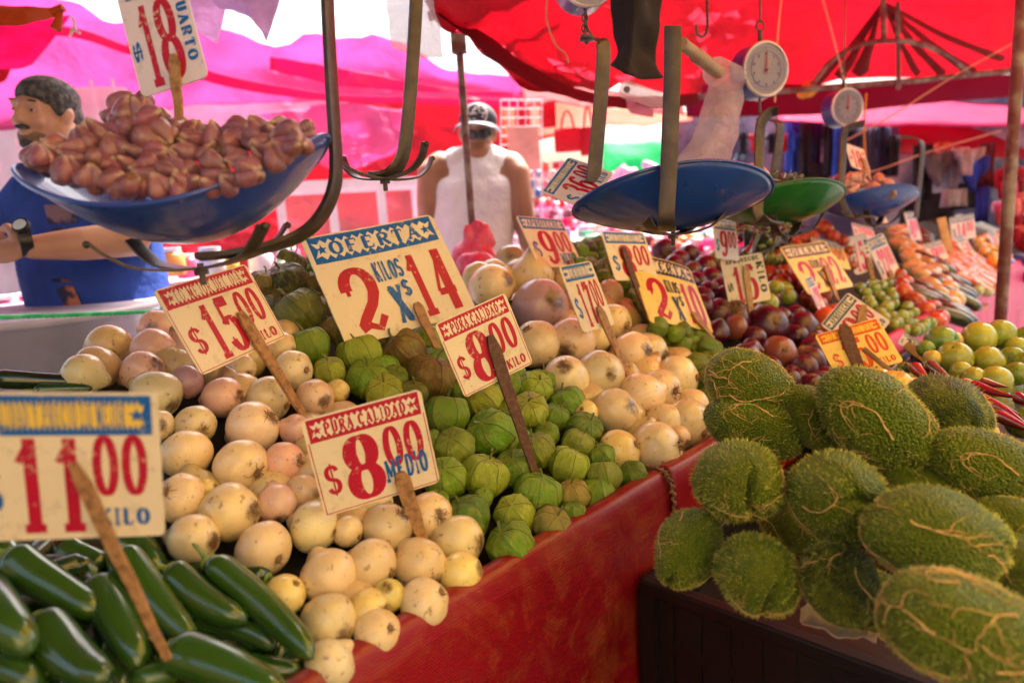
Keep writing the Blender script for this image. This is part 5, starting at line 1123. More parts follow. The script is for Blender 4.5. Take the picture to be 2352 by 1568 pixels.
m_ = MB(); m_.ell(P(0, -.012, .062), Vector((.084, .102, .072)), Q, 24, 14); child('cap_crown', local(m_.mesh('cap', [plain('dark_cap', (.03, .035, .055), .75, (.05, .05, .08), 10)])), o)
m_ = MB(); rt_, fw_, up_ = Q @ Vector((1, 0, 0)), Q @ Vector((0, 1, 0)), Q @ Vector((0, 0, 1)); n = 14
top = [P(.098 * math.sin(R(-78 + 156 * i / n)), -.012 - .112 * math.cos(R(-78 + 156 * i / n)), .026) for i in range(n + 1)]; out_ = [P(.108 * math.sin(R(-78 + 156 * i / n)), -.02 - .155 * math.cos(R(-78 + 156 * i / n)), -.002) for i in range(n + 1)]
m_.add(top + out_ + [p - up_ * .006 for p in top] + [p - up_ * .006 for p in out_], [(i, i + 1, n + 2 + i, n + 1 + i) for i in range(n)] + [(2 * n + 2 + i, 3 * n + 3 + i, 3 * n + 4 + i, 2 * n + 3 + i) for i in range(n)] + [(n + 1 + i, n + 2 + i, 3 * n + 4 + i, 3 * n + 3 + i) for i in range(n)]); child('cap_brim', local(m_.mesh('brim', [plain('grey_brim', (.07, .08, .12), .6)])), o)
m_ = MB()
for i in range(26):
    a = rnd() * 6.28; r_ = math.sqrt(rnd()) * .042; m_.ell(P(r_ * math.cos(a) , -.1125 + r_ * r_ * 6, .058 + r_ * math.sin(a)), Vector((U(.004, .010), .004, U(.003, .007))), Q, 8, 6)
m_.tube([P(.046 * math.cos(i * .3142), -.102 + .012 * abs(math.sin(i * .3142)) * 0, .058 + .046 * math.sin(i * .3142)) for i in range(21)], .0035, 6); child('cap_emblem', local(m_.mesh('emblem', [plain('white_print', (.8, .78, .8), .6)])), o)
m_ = MB(); m_.ell(P(0, -.050, .0), Vector((.066, .042, .038)), Q, 18, 10); child('hair', local(m_.mesh('hair', [M_HAIR])), o)
m_ = MB(); limb(m_, [gx + Vector((0, 0, .05)), Vector((gx.x, gx.y, .9))], [.15, .15])
for sx in (-1, 1): limb(m_, [Vector((gx.x + sx * .08, gx.y, .9)), Vector((gx.x + sx * .1, gx.y, .12))], [.12, .08])
child('shorts', local(remesh_me(m_, .014, 2, 'shorts')), o, plain('dark_shorts', (.05, .05, .09), .8))
tag(o, 'man seen from behind in white sleeveless shirt and dark cap with round white print', 'person')

# ------------------------------------------------------------------ things behind the stall
def pm(name, c, r=.5, c2=None, s=6): return plain(name, c, r, c2, s)
M_WHT = pm('white_paint', (.80, .74, .80), .5, (.7, .6, .68)); M_PK = pm('pink_plastic', (.75, .12, .30), .4, (.6, .05, .15)); M_RD = pm('red_plastic', (.6, .02, .04), .4); M_ORF = pm('orange_food', (.75, .22, .03), .6, (.55, .03, .02), 18)
m_ = MB(); cA, cB = at(640, 430, 4.3), at(985, 425, 4.6); dxx = (cB - cA); dxx.z = 0; L = dxx.length; dxx.normalize(); dyy = Vector((-dxx.y, dxx.x, 0)); zt = cA.z
o = empty('display_case', Vector((cA.x, cA.y, 0))); inv = o.location.copy(); axx = (dxx, dyy, Vector((0, 0, 1)))
for f in (0, .33, .66, 1): m_.box(cA + dxx * L * f + Vector((0, 0, -.28)), (.05, .05, .60), axx); 
for f in (0, 1): m_.box(cA + dxx * L * f + dyy * .5 + Vector((0, 0, -.28)), (.05, .05, .60), axx)
for z_ in (.0, -.55): m_.box(cA + dxx * L / 2 + Vector((0, 0, z_)), (L + .1, .06, .06), axx); m_.box(cA + dxx * L / 2 + dyy * .5 + Vector((0, 0, z_)), (L + .1, .06, .06), axx)
child('white_frame', local(m_.mesh('frame', [M_WHT], False)), o)
m_ = MB(); m_.box(cA + dxx * L / 2 + dyy * .25 + Vector((0, 0, -.60)), (L, .5, .03), axx); m_.box(cA + dxx * L / 2 + dyy * .25 + Vector((0, 0, -.95)), (L, .48, .68), axx); child('counter', local(m_.mesh('counter', [M_PK], False)), o)
gl = NT('case_glass'); gl.set(gl.b, Roughness=.03); gl.b.inputs["Transmission Weight"].default_value = 0; gl.b.inputs["Alpha"].default_value = .07; gl.b.inputs["Base Color"].default_value = (.9, .9, .95, 1)
m_ = MB(); m_.box(cA + dxx * L / 2 + dyy * -.0 + Vector((0, 0, -.28)), (L, .006, .52), axx); child('glass_pane', local(m_.mesh('glass', [gl.m], False)), o)
tag(o, 'white framed glass display case of orange food under the red backdrop tarp', 'display case')
for k in range(9):
    c = cA + dxx * (L * (k + .6) / 9.5) + dyy * .25 + Vector((0, 0, -.56 + .0))
    tr = empty('food_tray', c); m_ = MB(); m_.tube([Vector((.17 * math.cos(i * .3142), .13 * math.sin(i * .3142), .02)) for i in range(21)], .012, 6, cap=False); m_.cyl((0, 0, -.015), (0, 0, 0), .15, 20); child('tray', m_.mesh('tray', [pm('steel_tray', (.5, .4, .45), .25)]), tr)
    m_ = MB(); 
    for i in range(30): a = rnd() * 6.28; r_ = rnd() * .12; m_.ell((r_ * math.cos(a), r_ * math.sin(a), .03 + .09 * (1 - r_ / .12) * rnd()), (U(.02, .04), U(.02, .03), .02), None, 8, 6)
    child('food_heap', m_.mesh('food', [M_ORF]), tr); auto(tr, 'round tray of orange food', 'tray', 'food trays in the display case')
# white cabinet wall and counter behind the vendor
m_ = MB(); m_.box(at(20, 560, 3.9) + Vector((0, 0, -.1)), (1.6, .05, 1.9), (Rc.copy(), Vector((0, 1, 0)), Vector((0, 0, 1)))); 
for k in range(14): m_.box(at(20, 560, 3.87) + Vector((-.75 + k * .115, -.03, -.1)), (.012, .012, 1.88))
tag(newobj('roller_shutter', m_.mesh('panel', [M_WHT], False)), 'white ribbed panel standing behind the vendor with the moustache', 'panel')
o = empty('plastic_tub', at(60, 860, 1.75)); m_ = MB(); prof = [(.30, -.32), (.34, .0), (.355, .0), (.355, .02), (.33, .02)]; me = lathe_mesh('tub', prof, 40); me.materials.append(pm('lilac_tub', (.55, .50, .62), .5)); c = child('tub', me, o); o.location = at(60, 712, 1.95) - Vector((0, 0, .02))
tag(o, 'pale lilac plastic tub standing behind the green rope at the left', 'tub')
m_ = MB(); axc = (Rc.copy(), Vector((0, 1, 0)), Vector((0, 0, 1))); m_.box(at(60, 742, 1.95) + Vector((-.1, .1, -.45)), (.95, .5, .84), axc); tag(newobj('white_counter', m_.mesh('counter', [pm('white_cloth', (.66, .62, .72), .7)], False)), 'pale counter block behind the green rope below the vendor', 'counter')
for k, (px, py, s_, mt) in enumerate(((20, 700, .05, M_PK), (60, 690, .045, M_RD), (110, 700, .05, M_PK), (150, 690, .05, pm('orange_jar', (.8, .3, .05), .4)), (395, 590, .05, pm('orange_jar2', (.85, .35, .08), .4)), (430, 600, .045, M_PK), (485, 590, .05, M_WHT), (520, 600, .05, pm('yellow_jar', (.8, .5, .1), .4)), (600, 590, .05, M_WHT), (660, 580, .05, M_PK))):
    o = empty('jar', at(px, py + 12, 2.5 + .1 * (k % 3))); me = lathe_mesh('jar', [(s_ * .8, -s_), (s_ * .95, -s_ * .8), (s_ * .95, s_ * .5), (s_ * .7, s_ * .8)], 20); me.materials.append(mt); child('jar_body', me, o); l_ = MB(); l_.cyl((0, 0, s_ * .8), (0, 0, s_ * 1.1), s_ * .75, 20); child('lid', l_.mesh('lid', [M_WHT]), o); auto(o, 'small coloured jar', 'jar', 'jars on the counter behind')
m_ = MB(); a_, b_ = at(360, 640, 2.75), at(720, 615, 2.95); d_ = b_ - a_; d_.z = 0; ax2 = (d_.normalized(), Vector((-d_.y, d_.x, 0)).normalized(), Vector((0, 0, 1))); m_.box((a_ + b_) / 2 + Vector((0, .1, -.03)), (d_.length + .3, .5, .04), ax2); m_.box((a_ + b_) / 2 + Vector((0, .12, -.5)), (d_.length + .2, .42, .9), ax2)
tag(newobj('back_counter', m_.mesh('counter', [pm('pink_counter', (.7, .35, .5), .6, (.6, .2, .3))], False)), 'pink topped counter carrying jars behind the garlic hanger', 'counter')
# red-pink bag beside the OFERTA card
gs = MB()
for k in range(16):
    gs.ell(at(1088 + U(-22, 30), 590 + U(0, 40), 1.95 + U(-.05, .05)), (U(.03, .06), U(.03, .05), U(.03, .07)), Quaternion((U(-1, 1), U(-1, 1), U(-1, 1)), 1.0), 12, 8)
gs.ell(at(1100, 555, 1.95), (.02, .02, .06), Quaternion((0, 1, 0), .5)); gs.ell(at(1112, 535, 1.95), (.02, .015, .05), Quaternion((0, 1, 0), -.6)); gs.ell(at(1075, 545, 1.95), (.015, .015, .04))
bgm = remesh_me(gs, .007, 1, 'bag'); tag(newobj('shopping_bag', bgm, None, plain('pinkred_film', (.85, .05, .13), .3, (.85, .25, .38), 14, .8, bdist=.01)), 'knotted red plastic bag between the OFERTA card and the first big onion', 'shopping bag')
# grid rack with goods, hung bags and packs
def rack(px0, py0, px1, py1, d, nx, ny, lab):
    m_ = MB(); a_ = at(px0, py0, d); b_ = at(px1, py0, d + .15); c_ = at(px0, py1, d)
    for i in range(nx + 1): p = a_.lerp(b_, i / nx); m_.tube([p, p + (c_ - a_)], .003, 5)
    for j in range(ny + 1): p = a_.lerp(c_, j / ny); m_.tube([p, p + (b_ - a_)], .003, 5)
    tag(newobj('wire_rack', m_.mesh('rack', [M_WHT])), lab, 'wire rack', 'wire racks of the far stall'); return a_, b_, c_
rack(1150, 230, 1245, 520, 4.2, 5, 14, 'tall white wire grid rack behind the man in the cap')
def panel(px, py, w_, h_, d, mat, name, desc, cat, grp, th=.02, yaw=0):
    c = at(px, py, d); rt_ = Quaternion((0, 0, 1), yaw) @ Vector((1, 0, 0)); m_ = MB(); ww = w_ / FPX * d; hh_ = h_ / FPX * d; n = Vector((-rt_.y, rt_.x, 0))
    # soft pack: slightly bulged box with a header fold
    m_.ell((0, 0, 0), (ww * .55, th + .01, hh_ * .55), Matrix((rt_, n, Vector((0, 0, 1)))).transposed().to_quaternion(), 14, 8); me = m_.mesh('pack', [mat])
    for v_ in me.vertices:
        x = v_.co.dot(rt_); z = v_.co.z; f = lambda a_, l_: math.copysign(min(abs(a_) * 1.45, l_), a_)
        v_.co = rt_ * f(x, ww / 2) + n * v_.co.dot(n) + Vector((0, 0, f(z, hh_ / 2)))
    o = newobj(name, me); o.location = c; return auto(o, desc, cat, grp)
tag(newobj('cardboard', (lambda m_: (m_.box(at(1203, 345, 4.1), (.19, .01, .27), axc), m_.mesh('cb', [pm('pink_board', (.85, .35, .30), .8)], False))[1])(MB())), 'salmon board clipped on the wire grid rack', 'board')
packm = [pm('pack_%d' % i, c, .4, c2, 14) for i, (c, c2) in enumerate((((.7, .1, .25), (.8, .5, .6)), ((.8, .72, .8), (.7, .3, .5)), ((.55, .02, .05), (.8, .2, .1)), ((.8, .45, .08), (.7, .1, .05)), ((.05, .12, .5), (.5, .4, .7)), ((.05, .03, .04), (.3, .05, .1)), ((.75, .55, .7), (.3, .25, .5)), ((.06, .4, .2), (.3, .6, .4))))]
for j in range(9):
    for i in range(6): panel(1158 + i * 15 + U(-3, 3), 400 + j * 22 + U(-3, 3), 13, 17, 4.05 + U(-.03, .03), random.choice(packm[:5] + packm[6:7] + [M_WHT, M_WHT]), 'goods_pack', 'small pack of goods on the wire rack', 'pack', 'packs hanging on the wire rack')
for j in range(7):
    for i in range(6): panel(1256 + i * 17 + U(-4, 4), 380 + j * 22 + U(-5, 5), U(8, 15), U(14, 24), 5.0 + U(-.1, .1), random.choice(packm[:4] + [packm[5], packm[2], M_WHT]), 'goods_pack', 'trinket pack', 'pack', 'trinket packs dangling in the far stall')
for (px, py, w_, h_) in ((1305, 322, 62, 52), (1352, 325, 38, 62), (1258, 262, 36, 60), (1200, 268, 34, 44)):
    o = empty('handbag', at(px, py, 4.9)); ww, hh_ = w_ / FPX * 4.9, h_ / FPX * 4.9; m_ = MB(); m_.ell((0, 0, 0), (ww * .5, .06, hh_ * .5), None, 20, 12); me = m_.mesh('bagbody', [M_TR])
    for v_ in me.vertices: v_.co.x = math.copysign(min(abs(v_.co.x) * 1.4, ww / 2), v_.co.x); v_.co.z = math.copysign(min(abs(v_.co.z) * 1.4, hh_ / 2), v_.co.z)
    child('bag_body', me, o); m_ = MB(); m_.tube(smoothpath([(-ww * .25, 0, hh_ * .45), (-ww * .15, 0, hh_ * 1.0), (0, 0, hh_ * 1.25), (ww * .15, 0, hh_ * 1.0), (ww * .25, 0, hh_ * .45)], 5), .008, 6); child('strap', m_.mesh('strap', [M_RD]), o); auto(o, 'red handbag hanging in the far stall', 'handbag', 'handbags hanging in the far stall')
# far tables heaped with goods
def table(px0, py0, px1, py1, d0, d1, mat, lab, dep=.8):
    a_, b_ = at(px0, py0, d0), at(px1, py1, d1); z_ = (a_.z + b_.z) / 2; d_ = b_ - a_; d_.z = 0; u_ = d_.normalized(); n_ = Vector((-u_.y, u_.x, 0)); c_ = (a_ + b_) / 2; c_.z = z_; o = empty('market_table', Vector((c_.x, c_.y, 0))); off = o.location
    m_ = MB(); m_.box(c_ + n_ * dep / 2 - off - Vector((0, 0, .02)), (d_.length, dep, .04), (u_, n_, Vector((0, 0, 1)))); child('table_top', m_.mesh('top', [mat], False), o)
    m_ = MB(); m_.box(c_ - Vector((0, 0, .30)) - off + n_ * .01, (d_.length - .02, .02, .52), (u_, n_, Vector((0, 0, 1)))); child('skirt', m_.mesh('skirt', [mat], False), o)
    for sx in (-1, 1):
        for sy in (.08, .92): q_ = c_ + u_ * (d_.length / 2 - .06) * sx + n_ * dep * sy - off; m_ = MB(); m_.box(Vector((q_.x, q_.y, (z_ - .04) / 2)), (.04, .04, z_ - .04)); child('leg', m_.mesh('leg', [mat], False), o)
    return tag(o, lab, 'table', 'tables of the far stalls')
table(1190, 600, 1700, 560, 4.2, 5.0, pm('pink_table', (.75, .35, .55), .7), 'pink cloth table heaped with coloured packs behind the worn dark blue pan', 1.6)
for k in range(150):
    px = U(1195, 1700); py = U(470, 585); d = 4.1 + (585 - py) / 115 * 1.8 + U(-.1, .1); panel(px, py, U(14, 44), U(12, 34), d, random.choice(packm + [M_WHT, M_TP, M_TM, packm[0]]), 'goods_pack', 'coloured pack', 'pack', 'packs heaped on the far pink table', .04, U(-.6, .6))
# plush-like bundles before the green tarp
for k, (px, py, r_) in enumerate(((1432, 395, 14), (1455, 410, 12), (1490, 388, 14), (1510, 405, 12), (1415, 415, 12), (1600, 400, 16))):
    b2 = MB(); 
    for i in range(6): b2.ell((U(-.05, .05), U(-.03, .03), U(-.05, .05)), U(.03, .05), None, 10, 8)
    o = newobj('fabric_flower', b2.mesh('bundle', [random.choice([packm[6], packm[1], M_WHT])])); o.location = at(px, py, 5.6); auto(o, 'pale fabric flower', 'fabric flower', 'fabric flowers before the green tarp')
# hanging clothes at the right
def garment(px, py, w_, h_, d, col, kind, desc):
    ww, hh_ = w_ / FPX * d, h_ / FPX * d; m_ = plain('garment_cloth', col, .85, tuple(c * .6 for c in col), 8, .4); th = .03; n = 13
    if kind == 'shirt': ol = [(-.5, .32), (-.3, .5), (-.12, .5), (0, .44), (.12, .5), (.3, .5), (.5, .32), (.38, .2), (.3, .26), (.3, -.5), (-.3, -.5), (-.3, .26), (-.38, .2)]
    elif kind == 'brief': ol = [(-.5, .5), (0, .42), (.5, .5), (.48, .2), (.18, -.2), (.06, -.5), (-.06, -.5), (-.18, -.2), (-.48, .2)]
    elif kind == 'trousers': ol = [(-.35, .5), (.35, .5), (.4, -.5), (.08, -.5), (0, .2), (-.08, -.5), (-.4, -.5)]
    else: ol = [(-.45, .5), (.45, .5), (.5, -.5), (.1, -.46), (-.5, -.5)]
    bm = bmesh.new(); f = bm.faces.new([bm.verts.new((x * ww, -th / 2, y * hh_)) for x, y in ol]); bmesh.ops.triangulate(bm, faces=[f]); bmesh.ops.subdivide_edges(bm, edges=bm.edges[:], cuts=3, use_grid_fill=True)
    g_ = bmesh.ops.extrude_face_region(bm, geom=bm.faces[:]); [setattr(v_.co, 'y', v_.co.y + th) for v_ in g_['geom'] if isinstance(v_, bmesh.types.BMVert)]
    bmesh.ops.recalc_face_normals(bm, faces=bm.faces[:])
    for v_ in bm.verts: v_.co.y += .02 * math.sin(v_.co.x / ww * 14 + px) + .015 * noise.noise(v_.co * 9)
    me = bpy.data.meshes.new('garment'); bm.to_mesh(me); bm.free(); me.polygons.foreach_set("use_smooth", [True] * len(me.polygons)); me.materials.append(m_)
    o = newobj('hanging_garment', me); o.location = at(px, py, d); return auto(o, desc, 'garment', 'clothes hanging in the far stalls')
BL = (.02, .09, .55); BK = (.012, .012, .02); NV = (.02, .03, .10); GR = (.12, .09, .13); RDc = (.55, .02, .04)
for px, py, w_, h_, col, kd, ds in ((1822, 350, 40, 130, BL, 'trousers', 'bright blue trousers'), (1848, 345, 30, 120, BK, 'trousers', 'black trousers'), (1872, 350, 34, 140, NV, 'shirt', 'navy shirt'), (1903, 345, 30, 110, BK, 'shirt', 'black shirt'), (1925, 352, 34, 130, BL, 'trousers', 'bright blue trousers'), (1958, 350, 50, 110, NV, 'shirt', 'navy shirt'), (1990, 355, 44, 120, (.05, .06, .12), 'trousers', 'slate trousers'), (2025, 350, 50, 110, NV, 'shirt', 'navy shirt'), (2050, 360, 40, 90, BK, 'shirt', 'black shirt'),
    (1705, 330, 30, 50, BK, 'shirt', 'black shirt'), (1735, 328, 34, 40, RDc, 'shirt', 'red shirt'), (1775, 330, 40, 44, BK, 'shirt', 'black shirt'), (1800, 328, 36, 42, RDc, 'shirt', 'red shirt'), (1820, 325, 30, 40, BL, 'shirt', 'blue shirt'), (1700, 400, 30, 90, (.1, .15, .2), 'shirt', 'grey green shirt'), (1770, 440, 80, 80, BK, 'sheet', 'black cloth'), (1835, 440, 60, 90, BK, 'shirt', 'black shirt'), (1880, 430, 60, 110, BK, 'sheet', 'black cloth'), (1960, 430, 70, 40, (.55, .7, .75), 'sheet', 'white green cloth')):
    garment(px, py, w_, h_, 5.6 + U(-.15, .15), col, kd, ds + ' hanging in the far clothes stall')
for px, py, w_, h_, col, kd, ds, d in ((2115, 400, 44, 130, BK, 'sheet', 'black cloth', 4.6), (2155, 388, 70, 80, GR, 'brief', 'charcoal briefs', 4.5), (2190, 390, 50, 90, (.25, .2, .28), 'brief', 'grey briefs', 4.55), (2222, 372, 62, 62, (.42, .30, .38), 'brief', 'pale grey triangular briefs', 4.4), (2236, 400, 62, 80, (.015, .03, .35), 'brief', 'cobalt blue briefs', 4.5), (2265, 380, 30, 100, (.12, .005, .02), 'sheet', 'maroon cloth', 4.6), (2225, 450, 80, 60, BK, 'sheet', 'black cloth', 4.7), (2165, 350, 50, 44, (.8, .12, .08), 'shirt', 'orange red top', 4.8), (2205, 355, 40, 30, (.8, .6, .65), 'shirt', 'pale pink top', 4.8), (2130, 490, 130, 90, (.02, .015, .02), 'sheet', 'black cloth', 4.9), (2190, 455, 56, 40, (.32, .25, .30), 'sheet', 'grey cloth', 4.4), (2255, 470, 22, 80, (.02, .03, .4), 'sheet', 'cobalt blue cloth', 4.5)):
    garment(px, py, w_, h_, d, col, kd, ds + ' pegged on the clothes line')
m_ = MB(); m_.box(at(1950, 420, 6.6), (3.4, .06, 1.5)); tag(newobj('dark_backdrop', m_.mesh('bd', [pm('navy_backdrop', (.05, .06, .12), .8, (.3, .35, .4), 3)], False)), 'dark clothes stall back wall under the hot pink tarps', 'partition')
table(2300, 560, 2500, 560, 4.6, 5.4, M_RD, 'red table of goods beyond the rusty pole', 1.4)
for k in range(60): panel(U(2296, 2400), U(380, 560), U(12, 34), U(16, 44), U(4.4, 5.4), random.choice([packm[2], M_RD, packm[0], packm[5], M_TR, packm[2]]), 'goods_pack', 'red pack', 'pack', 'packs stacked beyond the rusty pole', .04, U(-.5, .5))
for k in range(14): panel(U(2300, 2380), U(590, 640), U(18, 44), U(12, 26), U(3.9, 4.4), random.choice([packm[4], packm[5], M_PK, packm[6]]), 'folded_cloth', 'folded cloth on the table beyond the rusty pole', 'folded cloth', 'folded cloths beyond the rusty pole', .06, U(-.5, .5))
tag(gridsheet('tarp', [A3((2240, 340, 6.8), (2330, 340, 6.8), (2480, 340, 6.8)), A3((2240, 600, 6.8), (2330, 600, 6.8), (2480, 600, 6.8))], M_TR, 6, .06, 3, .002, 31), 'hanging red sheet closing the far stall beyond the rusty pole', 'tarp', TG)
# ------------------------------------------------------------------ chayotes in the crate
def Z4(x, y): return (1435.6 + x * .524, 746.5 + y * .524)
def chay(x, y, L, ax, k, desc, depth, col=(.075, .12, .010), spin=0):
    px, py = Z4(x, y); p = at(px, py, depth); r = L * .524 / 2 * depth / FPX; a = cdir(*ax)
    q = a.to_track_quat('X', 'Z') @ Quaternion((1, 0, 0), spin)
    o = newobj('chayote', CHAY[k]); o.location = p; o.rotation_mode = 'QUATERNION'; o.rotation_quaternion = q; o.scale = (r, r, r); o.color = (*vary(col, .12), 1); PLACED.append((p, r * .8))
    return auto(o, desc, 'chayote', 'spiny green chayotes heaped in the black crate')
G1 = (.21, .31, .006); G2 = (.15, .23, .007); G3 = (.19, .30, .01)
chay(555, 262, 420, (.85, -.35, .25), 3, 'veined spiny chayote', 1.02, G1, 1.0)
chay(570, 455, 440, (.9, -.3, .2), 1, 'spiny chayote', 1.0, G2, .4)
chay(835, 420, 340, (.3, -.8, .5), 1, 'spiny chayote', .98, G1, 2)
chay(1118, 425, 590, (.72, -.62, .25), 1, 'long spiny chayote', .90, G1, 1.2)
chay(1400, 395, 390, (.4, -.5, .75), 2, 'dark folded spiny chayote', .95, (.04, .08, .01), 1)
chay(500, 685, 430, (.05, -.15, 1), 2, 'round creased spiny chayote', .86, G1, .35)
chay(925, 755, 480, (.1, .05, 1), 4, 'round spiny chayote with a pink vein', .80, G1, 1.75)
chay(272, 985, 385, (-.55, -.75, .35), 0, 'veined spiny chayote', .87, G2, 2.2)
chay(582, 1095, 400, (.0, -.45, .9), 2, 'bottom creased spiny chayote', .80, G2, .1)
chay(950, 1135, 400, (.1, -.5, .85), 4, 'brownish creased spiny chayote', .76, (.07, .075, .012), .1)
chay(1375, 930, 600, (.95, -.12, .25), 0, 'long spiny chayote with a pink vein', .70, G1, .7)
chay(1500, 1330, 740, (.93, -.2, .3), 3, 'largest veined spiny chayote', .60, G1, 2.6)
chay(1610, 635, 520, (.85, -.35, .3), 1, 'plain spiny chayote', .84, G1, .9)
chay(1345, 720, 230, (.3, -.4, .8), 1, 'bright green spiny chayote', .86, G3, .5)
chay(1730, 885, 380, (.8, -.3, .4), 1, 'spiny chayote', .78, G1, 2.2)
chay(1730, 1060, 330, (.6, -.3, .6), 4, 'spiny chayote', .74, G2, 1.2)
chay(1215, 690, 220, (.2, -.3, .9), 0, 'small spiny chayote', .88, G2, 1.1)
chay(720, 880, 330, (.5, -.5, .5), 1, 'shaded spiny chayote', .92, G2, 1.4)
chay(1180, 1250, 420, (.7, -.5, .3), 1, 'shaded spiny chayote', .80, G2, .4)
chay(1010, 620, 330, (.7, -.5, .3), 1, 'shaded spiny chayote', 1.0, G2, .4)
# cabbage leaf under them
o = gridsheet('leaf', [A3((1838, 1395, .80), (1845, 1430, .79), (1900, 1450, .765), (1960, 1462, .74), (2010, 1470, .72)), A3((1850, 1385, .83), (1870, 1415, .81), (1920, 1430, .79), (1970, 1440, .76), (2020, 1445, .74))], plain('pale_leaf', (.55, .45, .28), .5, (.35, .10, .14), 14, .4), 8, .015, 20, .0015, 40)
tag(o, 'crumpled pale leaf lying on the crate rim under the chayotes', 'leaf')

# ------------------------------------------------------------------ price cards
for_ = at
def pd(x, y, lift=0): return (pile(x, y, lift) - CP).dot(Fd)
fd = pd(1010, 808); pcard('price_card', 'largest cream card with blue OFERTA header reading 2 KILOS X $14', [(685, 552), (992, 490), (1092, 718), (800, 797)], 1.22, fd - .02, oferta('2', '14'), ((955, 695), (1012, 812), fd), rough_edge=.006, bend=.05, wood='mid')
fd = pd(697, 950); pcard('price_card', 'cream card with red LO MEJOR DEL DIA header reading $15.00 KILO', [(345, 668), (572, 607), (650, 772), (470, 862)], 1.05, fd - .06, std('LO MEJOR DEL DIA', 'red', '15', '00', 'KILO'), ((550, 716), (697, 952), fd), rough_edge=.005)
fd = pd(1232, 1090); pcard('price_card', 'worn cream card with red PURA CALIDAD header reading $8.00 KILO', [(995, 745), (1162, 673), (1223, 833), (1070, 914)], .95, fd - .06, std('PURA CALIDAD', 'red', '8', '00', 'KILO'), ((1125, 770), (1232, 1092), fd), wood='dark', rough_edge=.004)
fd = pd(970, 1238); pcard('price_card', 'cream card with red PURA CALIDAD header reading $8.00 MEDIO', [(687, 965), (967, 895), (1010, 1105), (750, 1189)], 1.25, fd - .03, std('PURA CALIDAD', 'red', '8', '00', 'MEDIO', wcol='blue', wy=(.16, .40)), ((918, 1085), (972, 1240), fd), rough_edge=.004)
pcard('price_card', 'blue and yellow headed card reading $11.00 KILO over the jalapenos', [(-112, 880), (347, 924), (391, 1214), (-78, 1260)], 1.55, .60, std('CALIDAD Y PRECIO LO MEJOR', 'blue', '11', '00', 'KILO', hz='yellow', fr=False, wy=(.09, .21)), ((168, 1066), (386, 1512), .52), corner=.03, sw=.010)
pcard('price_card', 'card in the garlic reading 18 with sideways CUARTO', [(256, -25), (424, -64), (468, 168), (335, 234)], .68, .80, side('18', 'CUARTO', 'SUPER'), ((398, 126), (415, 305), .80), board='lav', sw=.012)
fd = pd(1318, 632); pcard('price_card', 'cream card with blue APROVECHE header reading $9.00 MEDIO', [(1181, 491), (1295, 510), (1335, 606), (1243, 618)], 1.0, fd - .03, std('APROVECHE', 'blue', '9', '00', 'MEDIO', fr=False, wy=(.06, .28)), ((1309, 598), (1320, 640), fd - .02))
fd = pd(1440, 860); pcard('price_card', 'narrow card with blue LO MEJOR DEL DIA header reading $17.00', [(1276, 610), (1364, 602), (1407, 742), (1346, 767)], .62, fd - .10, std('LO MEJOR DEL DIA', 'blue', '17', '00', None, fr=False), ((1374, 704), (1442, 862), fd), free=False, rough_edge=.004)
fd = pd(1490, 760); pcard('price_card', 'card with blue CALIDAD Y PRECIO header half hidden by the yellow OFERTA card', [(1379, 529), (1480, 537), (1512, 640), (1415, 646)], .95, fd - .0, std('CALIDAD Y PRECIO', 'blue', '8', '00', None, fr=False), ((1430, 568), (1492, 740), fd - .02), wood='dark')
fd = pd(1640, 775); pcard('price_card', 'yellow card with dark OFERTA header reading 2 KILOS X $10', [(1438, 577), (1592, 614), (1641, 762), (1502, 738)], 1.05, fd - .03, oferta('2', '10', 'dark', 'dark'), ((1590, 718), (1640, 778), fd), board='yellow', rough_edge=.012, bend=-.1)
fd = pd(1727, 735); pcard('price_card', 'yellowed card reading 16 with sideways KILO above the red onions', [(1650, 597), (1753, 579), (1769, 688), (1680, 706)], .88, fd - .03, side('16', 'KILO', 'APROVECHE', 'dark', 'red'), ((1712, 610), (1728, 738), fd), board='cream', wood='light')
pcard('price_card', 'white card reading $9.00 beside the right tip of the dark blue pan', [(1635, 493), (1690, 518), (1698, 590), (1645, 602)], .72, 1.9, std('CALIDAD', 'blue', '9', '00', None, fr=False), None, board='white', free=False)
pcard('price_card', 'yellow card behind the brown headed OFERTA card', [(1858, 546), (1935, 555), (1952, 622), (1888, 604)], 1.1, 2.5, std('CALIDAD', 'blue', '22', '00', None, fr=False), None, board='yellow', free=False)
pcard('price_card', 'yellow card with brown OFERTA header reading 2 KILOS X 22', [(1785, 567), (1900, 555), (1957, 656), (1862, 678)], 1.1, 2.25, oferta('2', '22', 'brown', 'brown'), ((1895, 610), (1925, 690), 2.22), board='yellow')
pcard('price_card', 'narrow rounded card reading 15 with sideways KILO', [(1942, 546), (1990, 534), (2005, 620), (1966, 632)], .55, 2.75, side('15', 'KILO', None, 'dark', 'pink'), ((1993, 590), (2022, 720), 2.6), board='white', free=False, corner=.1)
pcard('price_card', 'white card with pale blue header reading 22 in pink', [(1990, 549), (2024, 537), (2077, 630), (2030, 656)], .5, 2.8, std('CALIDAD', 'blue', '22', '00', None, acol='pink', fr=False), ((2044, 620), (2056, 670), 2.75), board='white', free=False)
pcard('price_card', 'dark faced tilted card with navy APROVECHE header behind the yellow 15.00 card', [(1883, 750), (1949, 667), (2045, 742), (1985, 810)], .95, 1.75, std('APROVECHE', 'navy', '9', '00', 'KILO', fr=False, wcol='dark'), ((1985, 700), (1960, 820), 1.74), board='lav', free=False)
